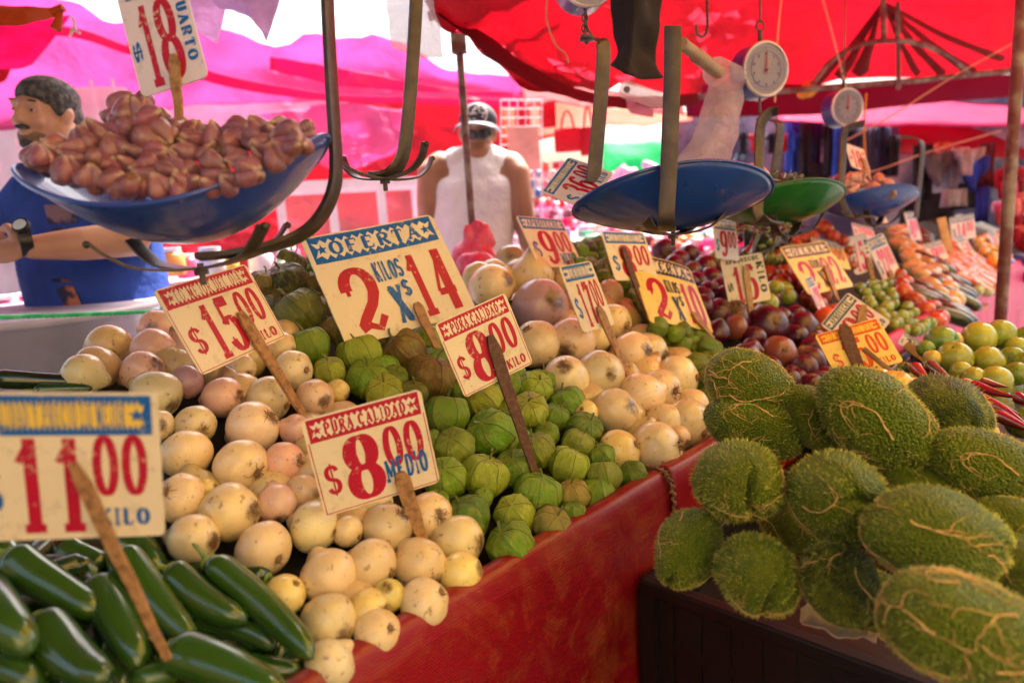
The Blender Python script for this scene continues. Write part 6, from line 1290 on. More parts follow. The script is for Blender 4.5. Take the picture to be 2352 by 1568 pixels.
pcard('price_card', 'bright yellow card with orange LO MEJOR DEL DIA header reading $15.00', [(1871, 770), (2015, 729), (2076, 830), (1925, 870)], 1.2, 1.42, std('LO MEJOR DEL DIA', 'orange', '15', '00', 'KILO', acol='orange', fr=False, hz='yellow'), ((1935, 745), (1990, 890), 1.38), board='yellow', wood='dark', sw=.026)
m_ = MB(); m_.strap([at(1983, 800, 1.38), at(2025, 835, 1.37), at(2066, 868, 1.36)], Uc, .010, .004); tag(newobj('wooden_stick', m_.mesh('stick', [WOOD['mid']])), 'slanting wooden stick leaning across the bright yellow 15.00 card', 'stick')
pcard('price_card', 'small white blue headed card leaning between the yellow card and the limes', [(2057, 740), (2134, 803), (2130, 834), (2040, 772)], 1.3, 1.6, std('APROVECHE', 'blue', '7', '00', None, acol='brown', fr=False), ((2080, 790), (2125, 830), 1.58), board='white', free=False)
pcard('price_card', 'upright tilted card with blue CALIDAD Y PRECIO header reading $36.00', [(1246, 440), (1303, 362), (1412, 396), (1345, 482)], .92, 1.33, std('CALIDAD Y PRECIO', 'blue', '36', '00', 'KILO', fr=False), None, board='lav', free=False)
pcard('price_card', 'red lettered card reading 7.00 in the peppers of the green pan', [(1689, 379), (1748, 374), (1778, 410), (1728, 420)], 1.1, 1.95, std('OFERTA', 'orange', '7', '00', None, fr=False), None, board='white', free=False)
pcard('price_card', 'pinkish card reading 18 in the farthest garlic', [(1938, 326), (1985, 345), (1999, 396), (1958, 384)], .7, 2.5, side('18', 'KILO', None, 'red', 'red'), ((1982, 365), (2000, 415), 2.5), board='white', free=False)
for (cs, a_, d_, tx, n_, lb, bd) in (([(2120, 560), (2160, 552), (2181, 590), (2140, 606)], 1.0, 3.2, 'OFERTA', '9', 'small white card with pale blue header above the orange carrots', 'white'),
    ([(2002, 482), (2022, 474), (2042, 512), (2020, 520)], .6, 3.0, 'OFERTA', '6', 'tiny white and blue card standing below the farthest pan', 'white'),
    ([(1955, 505), (2005, 528), (2012, 548), (1962, 545)], 1.2, 2.9, 'APROVECHE', '12', 'tilted purple shaded card behind the narrow 15 card', 'lav'),
    ([(2078, 488), (2098, 485), (2120, 550), (2092, 552)], .5, 3.4, 'OFERTA', '8', 'narrow dark pink card above the dark squashes', 'lav'),
    ([(2180, 500), (2236, 490), (2242, 545), (2188, 556)], 1.1, 3.7, 'CALIDAD', '14', 'pale card with blue header behind the heap of carrots', 'white'),
    ([(2190, 545), (2215, 538), (2245, 592), (2222, 598)], .6, 3.5, 'OFERTA', '5', 'narrow cream card stuck in the carrots', 'cream'),
    ([(2268, 532), (2284, 528), (2300, 575), (2284, 580)], .5, 3.9, 'OFERTA', '7', 'tiny card at the end of the carrots by the rusty pole', 'white'),
    ([(2195, 685), (2280, 700), (2275, 712), (2190, 700)], 4, 3.1, 'OFERTA', '8', 'flat pale card lying at the edge of the pink cover', 'white')):
    pcard('price_card', lb, cs, a_, d_, std(tx, 'blue', n_, '00', None, acol='pink', fr=False), None, board=bd, free=False)
pcard('price_card', 'narrow pink lettered card leaning before the brown headed OFERTA card', [(1848, 640), (1866, 634), (1900, 712), (1885, 722)], .4, 2.1, std('OFERTA', 'blue', '12', '00', None, acol='pink', fr=False), None, board='lav', free=False)
m_ = MB(); m_.strap([at(2162, 500, 3.4), at(2172, 545, 3.4), at(2184, 600, 3.35)], Rc, .045, .006); tag(newobj('wooden_stick', m_.mesh('stick', [WOOD['light']])), 'broad wooden stick standing in the carrots', 'stick')

# ------------------------------------------------------------------ onions (front heap)
WC = (.80, .63, .33); PK_LIT = (.78, .46, .34); YC_ = (.80, .62, .2); PUR = (.55, .32, .36)  # the pinkish onion colour carries the pink light of the tarps
def Z2(x, y): return (x * .5606, 689 + y * .5606)
def Z4_(x, y): return (631.7 + x * .5975, 631.7 + y * .5975)
for x, y, d, rx, ry, c in ((340, 305, 165, 215, 262, WC), (650, 120, 150, None, None, PK_LIT), (625, 200, 160, 522, 205, PK_LIT), (585, 290, 155, 690, 240, PK_LIT), (765, 335, 130, None, None, PUR), (765, 200, 130, None, None, PK_LIT), (640, 388, 190, 733, 430, WC), (915, 398, 155, 1008, 385, PK_LIT), (1100, 405, 185, 1212, 440, WC), (985, 280, 120, 1030, 310, WC), (1200, 290, 160, 1275, 285, (.72, .6, .36)), (1150, 195, 130, 1215, 215, WC), (1290, 400, 145, 1348, 412, (.78, .52, .34)), (1385, 372, 90, None, None, YC_), (800, 512, 155, 862, 525, WC), (645, 515, 125, 685, 505, WC), (1035, 522, 205, 1150, 462, (.82, .56, .36)), (1205, 530, 120, None, None, PK_LIT), (765, 630, 195, 815, 698, WC), (988, 682, 215, 1085, 700, WC), (1162, 668, 165, 1242, 650, PK_LIT), (738, 812, 190, 712, 765, WC), (942, 868, 225, 1065, 850, WC), (1133, 835, 148, 1165, 888, (.82, .55, .38)), (1240, 785, 135, None, None, WC), (795, 978, 185, 900, 978, WC), (1082, 1018, 215, 1172, 1045, WC), (1410, 950, 95, None, None, WC), (1168, 1205, 160, 1230, 1140, YC_), (850, 770, 70, None, None, YC_)):
    px, py = Z2(x, y); r_ = Z2(rx, ry) if rx else None; onion(px, py, d * .5606, r_, c, desc={PK_LIT: 'pinkish white onion', PUR: 'purplish onion', YC_: 'yellowish white onion'}.get(c))
for x, y, d, rx, ry, c in ((150, 968, 188, 248, 985, (.74, .62, .34)), (280, 985, 118, 335, 1000, WC), (430, 972, 185, 505, 900, WC), (592, 930, 180, 648, 905, WC), (385, 880, 135, 450, 870, WC), (208, 1156, 205, 275, 1225, WC), (370, 1115, 198, 465, 1135, WC), (560, 1115, 188, 625, 1165, WC), (705, 1020, 185, 795, 1020, WC), (715, 1150, 165, 830, 1115, YC_), (205, 1335, 205, 285, 1355, WC), (435, 1232, 125, 440, 1180, (.62, .58, .12)), (575, 1262, 190, 655, 1200, WC), (362, 1290, 160, 440, 1270, YC_), (395, 1378, 180, 460, 1330, WC), (210, 1495, 190, 150, 1545, (.70, .58, .36)), (560, 1380, 0, None, None, WC)):
    if d: px, py = Z4_(x, y); onion(px, py, d * .5975, Z4_(rx, ry) if rx else None, c, desc={YC_: 'yellowish white onion'}.get(c))
# big white onions (right heap)
for x, y, d, rx, ry, c in ((835, 42, 158, 900, 20, WC), (985, 10, 160, None, None, WC), (1020, 122, 205, 1075, 95, PUR), (1155, 105, 120, None, None, PUR), (1000, 265, 180, 960, 200, WC), (1140, 257, 175, 1110, 290, WC), (1235, 242, 115, None, None, WC), (1118, 398, 165, 1105, 345, WC), (1245, 388, 188, None, None, WC), (1285, 78, 115, None, None, WC), (1300, 182, 135, 1345, 200, WC), (1372, 302, 155, 1425, 290, WC), (1440, 297, 135, 1495, 310, WC), (1548, 395, 165, 1620, 390, WC), (1306, 527, 175, 1360, 490, WC), (1408, 468, 175, None, None, WC), (1482, 450, 165, 1530, 440, WC), (1462, 670, 200, 1550, 640, WC), (1322, 678, 165, 1390, 640, (.85, .62, .18)), (1580, 572, 190, 1640, 600, WC), (1602, 505, 130, 1650, 540, WC), (1500, 565, 140, None, None, WC), (1550, 625, 90, 1580, 640, WC), (1192, 530, 95, None, None, YC_)):
    px, py = Z4_(x, y); onion(px, py, d * .5975, Z4_(rx, ry) if rx else None, c, desc={PUR: 'pale purple onion'}.get(c, 'large white onion'))
# ------------------------------------------------------------------ tomatillos
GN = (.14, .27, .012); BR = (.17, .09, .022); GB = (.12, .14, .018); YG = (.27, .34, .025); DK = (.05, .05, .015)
for x, y, d, c in ((660, 532, 172, GN), (800, 482, 152, YG), (830, 606, 190, GN), (690, 664, 162, YG), (975, 525, 160, YG), (1000, 435, 140, YG), (888, 420, 145, GN), (1078, 545, 115, GN), (1122, 490, 140, GN), (1025, 405, 105, GN), (1190, 595, 145, GN), (655, 782, 170, GN), (806, 770, 185, YG), (918, 742, 155, GN), (1005, 672, 150, YG), (1045, 612, 100, GN), (1130, 728, 162, YG), (1165, 650, 135, YG), (1262, 772, 145, YG), (1250, 700, 120, GN), (1010, 842, 190, GN), (1145, 845, 135, (.26, .2, .04)), (920, 917, 155, YG), (735, 930, 185, (.05, .16, .01)), (905, 1035, 190, GN), (1062, 960, 155, (.2, .17, .04)), (1375, 768, 115, GN), (1145, 915, 105, GN), (595, 625, 80, GN), (800, 855, 80, GN), (620, 870, 100, GN),
    (95, 145, 205, GB), (130, 270, 165, GN), (230, 205, 115, BR), (210, 370, 125, YG), (325, 305, 175, YG), (355, 398, 162, GN), (495, 292, 172, BR), (458, 400, 115, GN), (600, 390, 190, BR), (45, 30, 175, DK), (170, 40, 150, BR), (300, 180, 150, GB), (430, 160, 150, DK), (420, 450, 150, YG), (530, 460, 120, GB), (690, 370, 100, GB), (60, -45, 120, DK), (-40, 30, 110, BR)):
    px, py = Z4_(x, y); tomatillo(px, py, d * .5975, c, desc={GN: 'green husk tomatillo', YG: 'yellow green husk tomatillo', BR: 'brown dried husk tomatillo', GB: 'greenish brown husk tomatillo', DK: 'dark husk tomatillo'}.get(c, 'tomatillo with split husk'))
o = longveg((640, 640), (655, 540), 44, col=(.22, .26, .02), desc='yellow green pepper tip standing up under the garlic hanger')
# ------------------------------------------------------------------ jalapenos
for a, b_, w_, c, la, lb in (((30, 1040), (415, 1285), 150, None, -.05, -.04), ((-90, 1180), (130, 1440), 175, None, -.05, -.08), ((150, 1310), (440, 1560), 175, None, -.05, -.08), ((395, 1150), (585, 1510), 160, None, -.02, -.04), ((490, 1020), (810, 1420), 125, None, -.05, -.05), ((690, 1100), (1015, 1320), 130, None, -.05, -.05), ((850, 1065), (1285, 1470), 130, None, -.05, -.06), ((790, 1300), (1130, 1420), 105, None, -.01, -.02), ((1000, 1490), (1235, 1515), 95, None, 0, 0), ((690, 1430), (1190, 1640), 175, None, -.06, -.1), ((740, 1490), (535, 1560), 115, None, -.03, -.04), ((430, 1440), (520, 1600), 110, None, 0, 0), ((250, 1020), (440, 1090), 140, None, .04, .04), ((520, 960), (665, 1120), 130, None, .03, .03), ((140, 990), (310, 1060), 120, (.04, .02, .006), .05, .05), ((-60, 1480), (170, 1600), 150, None, -.02, -.04), ((-40, 318), (405, 335), 72, (.012, .02, .008), .0, .0), ((140, 368), (380, 362), 48, (.02, .06, .01), .0, .0), ((250, 1180), (420, 1420), 120, None, .05, .05), ((620, 1180), (760, 1400), 110, None, .06, .06), ((150, 1130), (330, 1300), 120, None, .06, .06), ((900, 1340), (1100, 1520), 100, None, .05, .05), ((0, 1000), (60, 1180), 120, None, .05, .05)):
    A_, B_ = Z2(*a), Z2(*b_); longveg(A_, B_, w_ * .5606 * 1.1, col=c or (.032, .090, .008), da=la, db=lb, desc='dark reddish jalapeno pepper' if c and c[1] < .03 else 'dark green jalapeno pepper')
# ------------------------------------------------------------------ lower layers in the gaps; onions and jalapenos coloured darker as shade
PJ = [(-40, 1230), (240, 1240), (400, 1270), (560, 1310), (720, 1490), (690, 1600), (-40, 1600)]
def f_jal(p, r, x, y, d):
    k = U(0, 6.28); L = r * 2.3; A_ = p + UU * math.cos(k) * L * .5 + VV * math.sin(k) * L * .5; me, bend = random.choice(JAL); o = newobj('jalapeno_pepper', me); o.location = p; o.rotation_mode = 'QUATERNION'; o.rotation_quaternion = quat_axes((A_ - p).normalized(), U(0, 6)); o.scale = (r * .8, r * .8, L); o.color = (.014, .045, .005, 1); child('stem', PSTEM, o); PLACED.append((p, r)); auto(o, 'dark green jalapeno pepper', 'pepper', 'jalapeno peppers')
fill(PJ, .018, f_jal, -.035, .5)
POL = [(110, 835), (330, 745), (560, 745), (700, 770), (760, 850), (880, 900), (1000, 1140), (1115, 1240), (1110, 1290), (740, 1560), (700, 1480), (560, 1300), (400, 1240), (380, 900), (230, 860)]
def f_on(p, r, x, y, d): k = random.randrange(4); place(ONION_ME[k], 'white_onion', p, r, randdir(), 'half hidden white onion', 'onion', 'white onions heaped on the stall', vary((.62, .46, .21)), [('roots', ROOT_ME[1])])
fill(POL, .034, f_on, -.034, .62)
PTM = [(560, 700), (600, 620), (640, 590), (760, 600), (1000, 620), (1030, 850), (1180, 830), (1270, 900), (1400, 1010), (1480, 1080), (1140, 1275), (1050, 1200), (960, 1120), (900, 900), (760, 850), (700, 760)]
def f_tm(p, r, x, y, d): 
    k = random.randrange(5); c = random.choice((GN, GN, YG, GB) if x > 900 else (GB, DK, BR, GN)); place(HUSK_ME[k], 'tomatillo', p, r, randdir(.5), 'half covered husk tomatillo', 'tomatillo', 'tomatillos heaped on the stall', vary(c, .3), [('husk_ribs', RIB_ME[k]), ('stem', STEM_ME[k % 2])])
fill(PTM, .034, f_tm, -.030, .60)
POR = [(1090, 640), (1160, 595), (1260, 600), (1380, 680), (1500, 770), (1620, 900), (1620, 1010), (1500, 1070), (1400, 1000), (1280, 900), (1230, 830), (1200, 740)]
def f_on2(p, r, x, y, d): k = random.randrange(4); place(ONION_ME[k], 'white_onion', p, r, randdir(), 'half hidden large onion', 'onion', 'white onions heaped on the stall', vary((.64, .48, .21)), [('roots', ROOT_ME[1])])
fill(POR, .042, f_on2, -.038, .62)
# small tomatillos, red onions, limes, tomatoes, squashes, carrots
PST = [(1290, 575), (1400, 560), (1450, 640), (1480, 700), (1560, 740), (1640, 790), (1690, 850), (1660, 900), (1630, 960), (1600, 870), (1540, 810), (1480, 740), (1400, 690), (1330, 640)]
def f_st(p, r, x, y, d):
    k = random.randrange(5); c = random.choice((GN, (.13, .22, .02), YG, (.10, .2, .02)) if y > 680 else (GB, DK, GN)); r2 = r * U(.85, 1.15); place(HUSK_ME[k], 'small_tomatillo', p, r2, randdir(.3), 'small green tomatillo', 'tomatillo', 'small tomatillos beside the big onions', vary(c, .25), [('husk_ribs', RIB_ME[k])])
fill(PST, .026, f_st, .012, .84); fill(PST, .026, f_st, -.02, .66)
RO = (.065, .002, .018)
def Z3(x, y): return (1665 + x * .3662, 402 + y * .3662)
for x, y, d, rx, ry in ((260, 952, 262, 285, 915), (480, 972, 225, 560, 960), (335, 1120, 215, 340, 1090), (530, 1172, 185, None, None), (440, 880, 130, None, None), (350, 905, 150, None, None), (235, 800, 150, None, None), (455, 1272, 115, None, None), (160, 1095, 140, None, None), (50, 870, 180, 20, 930), (60, 960, 160, -10, 940), (300, 800, 110, None, None), (420, 1240, 100, None, None), (560, 1020, 120, None, None), (100, 1180, 120, None, None)):
    px, py = Z3(x, y); onion(px, py, d * .3662, Z3(rx, ry) if rx else None, RO if rnd() < .8 else (.26, .07, .04), kind='red')
for px, py, d in ((1608, 690, 62), (1632, 645, 60), (1655, 668, 58), (1620, 615, 55), (1525, 575, 52), (1560, 600, 50), (1590, 625, 46), (1650, 720, 66), (1690, 735, 60)): onion(px, py, d, (px + U(-14, 14), py + U(-14, 14)), RO, kind='red')
o = newobj('root_tuft', ROOT_ME[2]); o.location = pile(1680, 760, .05); o.scale = (.07,) * 3; o.rotation_euler = (math.pi * .8, .4, 0); tag(o, 'loose tangle of brown roots between the small tomatillos and red onions', 'root tuft')
PRO = [(1495, 560), (1560, 565), (1640, 610), (1760, 700), (1870, 740), (1905, 880), (1860, 910), (1720, 880), (1660, 800), (1600, 690)]
def f_ro(p, r, x, y, d): k = random.randrange(4); place(RONION_ME[k], 'red_onion', p, r, randdir(), 'deep purple red onion', 'onion', 'red onions heaped on the stall', vary(RO, .25), [('roots', ROOT_ME[1])])
fill(PRO, .036, f_ro, -.01, .74)
def mkf(name, desc, cat, grp, cols, kk, cap=True, rv=.12):
    def f(p, r, x, y, d): r *= 1 + U(-rv, rv); place(BALL[random.choice(kk)], name, p, r, randdir(.4), desc, cat, grp, vary(random.choice(cols), .2), [('stem_scar', CAP)] if cap else [])
    return f
LM = [(.24, .30, .03), (.17, .26, .02), (.32, .34, .05)]
fill([(1600, 565), (1650, 580), (1700, 600), (1750, 640), (1800, 650), (1860, 720), (1912, 770), (1900, 800), (1850, 770), (1780, 740), (1760, 690), (1690, 620), (1640, 610)], .029, mkf('lime', 'small yellow green lime', 'lime', 'limes behind the red onions', LM, (0, 1)), .015, .84)
TO = [(.55, .03, .015), (.42, .015, .012)]
fill([(1740, 590), (1800, 590), (1840, 620), (1880, 660), (1920, 700), (1930, 760), (1900, 770), (1860, 700), (1800, 660), (1750, 630)], .034, mkf('tomato', 'glossy red tomato', 'tomato', 'tomatoes behind the limes', TO, (0, 1)), .0, .8)
fill([(1735, 560), (1760, 540), (1815, 545), (1830, 590), (1790, 600), (1740, 590)], .022, mkf('green_tomato', 'small round green tomato', 'green tomato', 'small green tomatoes behind the limes', [(.14, .25, .03), (.2, .3, .04)], (0, 1)), .05, .84)
def f_sh(p, r, x, y, d):
    me, bend = random.choice(CHI); o = newobj('dried_chilli', me); o.location = p; o.rotation_mode = 'QUATERNION'; o.rotation_quaternion = quat_axes(randdir(.2), U(0, 6)); o.scale = (r * .8, r * .8, r * 2.2); o.color = (*vary(random.choice(((.03, .012, .012), (.02, .02, .01), (.05, .015, .02))), .3), 1); child('stem', PSTEM, o); PLACED.append((p, r)); auto(o, 'dark wrinkled dried chilli', 'chilli', 'dark chillies under the green pan')
fill([(1690, 520), (1720, 490), (1800, 500), (1830, 520), (1800, 560), (1720, 580)], .022, f_sh, .10, .7)
for px, py, d in ((1868, 540, 32), (1893, 522, 42), (1912, 540, 38), (1845, 548, 36), (1935, 552, 34), (1830, 556, 28), (1882, 560, 34), (1905, 572, 32), (1935, 590, 32), (1955, 610, 32), (1950, 575, 30)): ball(px, py, d, 'red_pepper', 'glossy red bell pepper', 'pepper', 'red bell peppers at the top of the stall', random.choice(TO), 3, pos=at(px, py, 2.55), up=(U(-.4, .4), .8, U(0, .5)))
fill([(1970, 655), (2040, 640), (2060, 680), (2110, 730), (2145, 740), (2110, 765), (2050, 755), (2010, 720), (1985, 690)], .021, mkf('green_tomato', 'small glossy green tomato', 'green tomato', 'small green tomatoes by the pink cover', [(.22, .34, .03), (.14, .26, .02)], (0, 1)), .01, .86)
fill([(2020, 655), (2060, 635), (2090, 660), (2130, 690), (2170, 720), (2150, 745), (2110, 725), (2060, 690)], .033, mkf('tomato', 'far red tomato', 'tomato', 'far tomatoes by the pink cover', TO, (2, 0)), .01, .82)
def f_sq(fam, name, desc, cat, grp, cols, wl=2.2):
    def f(p, r, x, y, d):
        me, bend = random.choice(fam); k = U(-.5, .5); dr = (VV * math.cos(k) + UU * math.sin(k) + Vector((0, 0, .5))).normalized(); o = newobj(name, me); o.location = p; o.rotation_mode = 'QUATERNION'; o.rotation_quaternion = quat_axes(dr, U(0, 6)); o.scale = (r, r, r * wl); o.color = (*vary(random.choice(cols), .25), 1); child('stem', PSTEM, o); PLACED.append((p, r)); auto(o, desc, cat, grp)
    return f
fill([(2045, 525), (2080, 530), (2120, 580), (2160, 620), (2195, 680), (2180, 700), (2140, 680), (2080, 600)], .036, f_sq(SQU, 'chayote_squash', 'smooth beige squash', 'squash', 'beige squashes on the far stall', [(.62, .38, .16)], 1.3), .02, .8)
fill([(2075, 520), (2110, 530), (2150, 580), (2190, 620), (2220, 680), (2200, 735), (2160, 740), (2120, 690), (2085, 640), (2130, 640), (2150, 650), (2110, 590)], .030, f_sq(SQU, 'cucumber', 'dark green cucumber', 'cucumber', 'dark cucumbers on the far stall', [(.015, .025, .02), (.03, .04, .03)], 2.4), .02, .7)
fill([(2165, 570), (2200, 560), (2250, 590), (2290, 640), (2260, 665), (2220, 650), (2190, 610)], .020, f_sq(CAR, 'carrot', 'small orange carrot', 'carrot', 'carrots on the far stall', [(.72, .16, .03)], 3.0), .03, .7)
fill([(2230, 640), (2270, 610), (2300, 640), (2290, 665), (2250, 680)], .022, mkf('pale_cucumber', 'pale green round squash', 'squash', 'pale squashes by the far carrots', [(.40, .46, .25)], (0, 1)), .03, .85)
fill([(2240, 545), (2290, 540), (2320, 590), (2300, 620), (2260, 590)], .028, mkf('orange_fruit', 'yellow orange fruit', 'fruit', 'yellow fruit at the far end', [(.75, .3, .04), (.7, .45, .1)], (0, 1)), .05, .85)
# ------------------------------------------------------------------ crate of limes, chillies, yellow squashes
for x, y, d, c in ((1440, 1150, 215, 0), (1592, 1025, 215, 0), (1655, 1165, 195, 0), (1720, 1000, 200, 2), (1355, 1045, 200, 1), (1800, 1150, 150, 1), (1830, 1245, 150, 1), (1700, 1290, 190, 0), (1830, 1080, 130, 0), (1560, 1270, 140, 0), (1430, 1040, 120, 3), (1260, 1090, 110, 1), (1480, 1230, 130, 0), (1300, 1150, 110, 3), (1900, 1020, 150, 1), (1900, 1200, 190, 1)):
    px, py = Z3(x, y); c3_ = ((.36, .40, .04), (.12, .24, .02), (.22, .32, .03), (.5, .38, .06))[c]; ball(px, py, d * .3662, 'lime', ('yellow green lime', 'dark green lime', 'two toned green lime', 'yellow lime')[c], 'lime', 'limes heaped in the front crate', c3_, random.choice((0, 1)), pos=at(px, py, 1.42 - (y - 1150) * .0006))
def cs_(x, y): return at(*Z3(x, y), 1.12 + (1400 - y) * .0009)
def lv(a, b_, w_, fam, name, desc, cat, grp, col, k=1.0):
    sfc = lambda x, y: at(x, y, 1.0); A_, B_ = cs_(*a), cs_(*b_); L = (B_ - A_).length; c = (A_ + B_) / 2; dep = (c - CP).dot(Fd); r = w_ * .3662 / 2 * dep / FPX; me, bend = random.choice(fam); o = newobj(name, me); o.location = c; o.rotation_mode = 'QUATERNION'; o.rotation_quaternion = quat_axes((A_ - B_).normalized(), U(0, 6)); o.scale = (r, r, L / 2); o.color = (*vary(col, .2), 1); child('stem', PSTEM, o); PLACED.append((c, r)); auto(o, desc, cat, grp)
for a, b_, w_, col in (((1280, 1195), (1480, 1330), 100, (.10, .05, .01)), ((1540, 1310), (1860, 1400), 75, (.30, .008, .012)), ((1500, 1370), (1850, 1500), 95, (.30, .006, .01)), ((1470, 1300), (1620, 1330), 70, (.35, .01, .01)), ((1640, 1430), (1890, 1560), 90, (.24, .005, .012)), ((1830, 1390), (1990, 1450), 80, (.3, .01, .015)), ((1480, 1330), (1700, 1500), 80, (.28, .02, .01)), ((1190, 1200), (1310, 1290), 85, (.45, .015, .01)), ((1700, 1500), (1960, 1620), 90, (.3, .01, .01)), ((1600, 1290), (1780, 1330), 60, (.3, .01, .01))):
    lv(a, b_, w_, CHI, 'red_chilli', 'glossy deep red chilli pepper' if col[0] > .2 else 'brown olive chilli pepper', 'chilli', 'red chillies in the front crate', col)
for x, y, d, c in ((1010, 1275, 165, 0), (1130, 1320, 230, 0), (1240, 1330, 150, 0), (950, 1260, 110, 0), (1580, 1480, 150, 0), (1620, 1560, 130, 0), (1700, 1570, 130, 0), (1760, 1620, 110, 0), (1150, 1250, 80, 1), (1210, 1210, 80, 1)):
    p = cs_(x, y) + Fd * .03; place(BALL[3], 'yellow_squash' if c == 0 else 'green_pepper', p, d * .3662 / 2 * (p - CP).dot(Fd) / FPX, cdir(U(-.3, .3), .9, .4), 'ribbed pale yellow squash' if c == 0 else 'small dark green pepper', 'squash' if c == 0 else 'pepper', 'yellow squashes in the front crate' if c == 0 else 'green peppers in the front crate', vary(((.80, .50, .10), (.03, .14, .015))[c]), [('stem_scar', CAP)])
lower = mkf('lime', 'shaded green lime', 'lime', 'limes heaped in the front crate', [(.12, .16, .02)], (0, 1))  # lower limes get a darker colour standing in for shade
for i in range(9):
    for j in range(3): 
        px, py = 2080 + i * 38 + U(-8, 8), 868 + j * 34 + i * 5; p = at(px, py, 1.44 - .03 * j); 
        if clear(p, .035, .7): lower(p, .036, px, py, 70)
# ------------------------------------------------------------------ garlic
def garlic(px, py, d, depth, up=None, col=(.27, .09, .115), n=5, desc='purple pink garlic head', grp='garlic heads in the blue pan'):
    p = at(px, py, depth); r = d / 2 * depth / FPX; o = empty('garlic_head', p, quat_axes(cdir(*up) if up else randdir(.3), U(0, 6))); o.scale = (r, r, r)
    n = random.choice((2, 3, 3, 4)) if d > 40 else n
    for k in range(n):
        a = 6.2832 * (k + U(-.12, .12)) / n; c = child('clove', CLOVE, o); s_ = U(.78, .95); c.scale = (s_, s_, s_ * U(.9, 1.05)); c.location = (math.cos(a) * .42, math.sin(a) * .42, U(-.08, .05)); c.rotation_euler = (0, U(-.18, .02), a); c.color = (*vary(col, .25, .12), 1)
    ds__ = child('dry_stem', GSTEM, o); ds__.scale = (.7, .7, .85); PLACED.append((p, r)); return auto(o, desc, 'garlic', grp)
for px, py, d, dp, up in ((128, 352, 78, .76, (-.6, .6, .4)), (190, 382, 92, .73, (-.8, .1, .5)), (150, 375, 70, .80, None), (228, 322, 82, .76, (.3, .7, .5)), (285, 352, 92, .72, (.5, .3, .7)), (300, 300, 76, .78, None), (262, 400, 92, .70, (.2, -.5, .8)), (345, 420, 92, .68, (.1, .6, .6)), (372, 372, 88, .72, (.7, .3, .6)), (412, 345, 96, .72, (-.2, .8, .5)), (352, 310, 86, .76, None), (440, 425, 76, .68, (-.3, .9, .3)), (500, 405, 84, .69, (.3, .5, .8)), (462, 372, 76, .73, (.9, .1, .4)), (540, 398, 70, .71, (.9, .3, .2)), (505, 350, 82, .75, None), (580, 372, 74, .73, (-.5, .2, .8)), (640, 350, 84, .76, (-.7, .1, .6)), (590, 312, 80, .78, (-.2, .9, .3)), (540, 312, 76, .80, None), (648, 312, 66, .79, None), (700, 305, 52, .79, (-.5, -.3, .7)), (300, 262, 76, .78, (.2, .8, .4)), (345, 272, 66, .76, (.8, .3, .3)), (300, 245, 56, .78, (0, 1, .1)), (275, 290, 62, .79, None), (250, 345, 70, .78, None), (445, 310, 70, .80, (.4, .8, .2)), (480, 318, 62, .82, None), (395, 300, 62, .80, None), (615, 330, 60, .80, None), (420, 390, 70, .74, None), (320, 385, 70, .75, None), (215, 352, 70, .80, None), (560, 345, 66, .78, None), (330, 250, 52, .79, (.3, .9, .2))):
    if py < 320: garlic(px, py - 2, d * .95, dp - .02, up, desc=random.choice(('purple pink garlic head', 'brownish purple garlic head')))
def interp(x, P_):
    for (a, b_), (c, d) in zip(P_, P_[1:]):
        if a <= x <= c: return b_ + (d - b_) * (x - a) / (c - a)
    return P_[-1][1]
TOPL = [(80, 345), (130, 325), (200, 305), (255, 250), (300, 218), (345, 222), (410, 285), (480, 290), (560, 292), (640, 285), (720, 292), (750, 300)]; RIML = [(60, 380), (130, 405), (200, 430), (300, 452), (400, 460), (500, 450), (600, 415), (700, 350), (750, 315)]
for px, py, d, dp in ((88, 372, 62, .79), (118, 392, 66, .74), (160, 410, 68, .71), (205, 428, 66, .69), (100, 352, 60, .82), (140, 372, 66, .76)): garlic(px, py - 8, d, dp, desc='brownish purple garlic head')
for row in range(6):
    px = 95 + (row % 2) * 24
    while px < 725:
        y1_ = interp(px, RIML) - 26 - row * 36; y0_ = interp(px, TOPL) + 14
        if y1_ > y0_ - 16: garlic(px + U(-8, 8), max(y1_, y0_) + U(-6, 6), U(60, 78), .69 + row * .026 + U(-.008, .008), None if rnd() < .4 else (U(-1, 1), U(-.3, 1), U(.2, 1)), desc=random.choice(('purple pink garlic head', 'brownish purple garlic head', 'paler pink garlic head')))
        px += 54
for k in range(30):
    px = U(1905, 2045); py = U(415, 452) - 14 * math.sin((px - 1900) / 150 * 3.1); garlic(px, py, U(20, 26), 2.45 + U(-.06, .10), None, (.62, .30, .24), 5, 'pinkish garlic head far away', 'garlic heads in the farthest pan')
for k in range(60):
    px = U(1735, 1850); py = 432 - 16 * math.sin((px - 1725) / 130 * 3.1) + U(-8, 8); p = at(px, py, 1.78 + U(-.08, .08)); me, bend = random.choice(CHI); o = newobj('dried_pepper', me); o.location = p; o.rotation_mode = 'QUATERNION'; o.rotation_quaternion = quat_axes(randdir(), U(0, 6)); r = U(.004, .007); o.scale = (r, r, U(.02, .04)); o.color = (*vary((.05, .06, .02), .4), 1); auto(o, 'thin dark green dried pepper', 'pepper', 'dried peppers in the green pan')

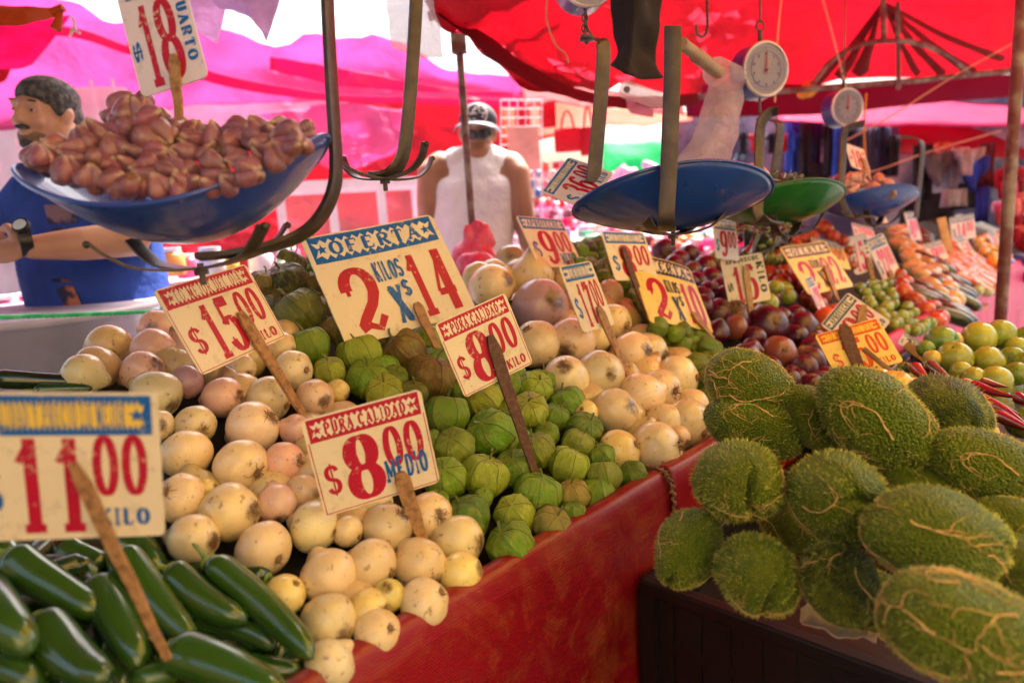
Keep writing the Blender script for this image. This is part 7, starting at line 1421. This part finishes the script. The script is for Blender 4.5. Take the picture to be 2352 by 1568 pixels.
# ------------------------------------------------------------------ what the picture shows, and a name for each
LMK = [('$14 card', 890, 645), ('red $15.00 card', 498, 735), ('$8.00 KILO card', 1112, 793), ('$8.00 MEDIO card', 850, 1040), ('$11.00 card', 150, 1075), ('$17.00 card', 1345, 685), ('$9.00 MEDIO card', 1260, 555), ('yellow $10 card', 1543, 672),
    ('16 card', 1712, 642), ('brown headed card', 1872, 615), ('yellow $15.00 card', 1972, 800), ('18 CUARTO card', 360, 70), ('frayed cord', 1540, 1120), ('dark blue pan', 1537, 440), ('green pan', 1790, 470), ('farthest blue pan', 2000, 465), ('rusty pole', 2310, 600), ('carrot card', 2150, 580),
    ('$8.00 KILO stick', 1215, 1040), ('$11.00 stick', 290, 1330), ('crate corner', 1458, 1310), ('crumpled leaf', 1910, 1440), ('hanging red handbags', 1310, 320), ('curved garlic hanger', 640, 565), ('man in the cap', 1095, 430), ('vendor', 170, 560), ('empty hanger', 880, 390), ('red $15.00 stick', 650, 870), ('$17.00 stick', 1425, 820), ('$8.00 MEDIO stick', 950, 1190)]
ORD = ['', 'second ', 'third ', 'fourth ', 'fifth ', 'sixth ', 'seventh ', 'eighth ', 'ninth ', 'tenth '] + ['%dth ' % i if i not in (21, 22, 23, 31, 32, 33, 41, 42, 43) else '%d%s ' % (i, {1: 'st', 2: 'nd', 3: 'rd'}[i % 10]) for i in range(11, 80)]
bpy.context.view_layer.update()
from mathutils.bvhtree import BVHTree
HIT = {}; VB, FB, OWN, NAMES = [], [], [], []; nvt = 0; MC = {}
for ob in SC.objects:
    if ob.type != 'MESH': continue
    me = ob.data; nm_ = me.name
    if nm_ not in MC:
        co = np.empty(len(me.vertices) * 3); me.vertices.foreach_get('co', co); me.calc_loop_triangles()
        tr = np.empty(len(me.loop_triangles) * 3, dtype=np.int64); me.loop_triangles.foreach_get('vertices', tr); MC[nm_] = (co.reshape(-1, 3), tr.reshape(-1, 3))
    co, tr = MC[nm_]
    if 'chayote' in nm_: tr = tr[:12288]
    M4 = np.array(ob.matrix_world); VB.append(co @ M4[:3, :3].T + M4[:3, 3]); FB.append(tr + nvt); nvt += len(co)
    q = ob
    while q.parent is not None: q = q.parent
    OWN.append(np.full(len(tr), len(NAMES))); NAMES.append(q.name)
FB = np.concatenate(FB); OWN = np.concatenate(OWN); BV = BVHTree.FromPolygons(np.concatenate(VB).tolist(), FB.tolist(), all_triangles=True)
NX, NY = 784, 522
for j in range(NY):
    for i in range(NX):
        px, py = (i + .5) * 2352 / NX, (j + .5) * 1568 / NY
        loc, nn, ix, ds_ = BV.ray_cast(CP, ray(px, py).normalized(), 60)
        if ix is not None:
            h = HIT.setdefault(NAMES[OWN[ix]], [0, 0, 0]); h[0] += 1; h[1] += px; h[2] += py
used = {}
vis = []
for o, desc, cat, grp in AUTO:
    h = HIT.get(o.name)
    if h is None or h[0] < 3:
        for c in list(kids(o)):
            for e in list(kids(c)): bpy.data.objects.remove(e)
            bpy.data.objects.remove(c)
        bpy.data.objects.remove(o); continue
    x, y = h[1] / h[0], h[2] / h[0]
    lm, lx, ly = min(LMK, key=lambda l: math.hypot(l[1] - x, l[2] - y)); dx, dy = x - lx, y - ly; dist = math.hypot(dx, dy)
    an = math.degrees(math.atan2(-dy, dx)) % 360; dn = ['right of', 'upper right of', 'above', 'upper left of', 'left of', 'lower left of', 'below', 'lower right of'][int((an + 22.5) // 45) % 8]
    vis.append((o, desc, cat, grp, lm, dn, dist))
    used.setdefault((desc, lm, dn), []).append((dist, len(vis) - 1))
for key, lst in used.items():
    lst.sort()
    for r_, (d_, i) in enumerate(lst):
        o, desc, cat, grp, lm, dn, _ = vis[i]; lab = '%s %s the %s' % (desc, dn, lm)
        if len(lst) > 1: lab += ', %sclosest' % ORD[r_]
        lab = ' '.join(lab.split()[:16]) if len(lab.split()) <= 16 else lab.replace('the ', '')
        tag(o, lab, cat, grp)
print('auto kept', len(vis), 'of', len(AUTO), 'objects', len(bpy.data.objects))
for n_, h in sorted(HIT.items(), key=lambda t: -t[1][0])[:0]: print(n_, h[0])
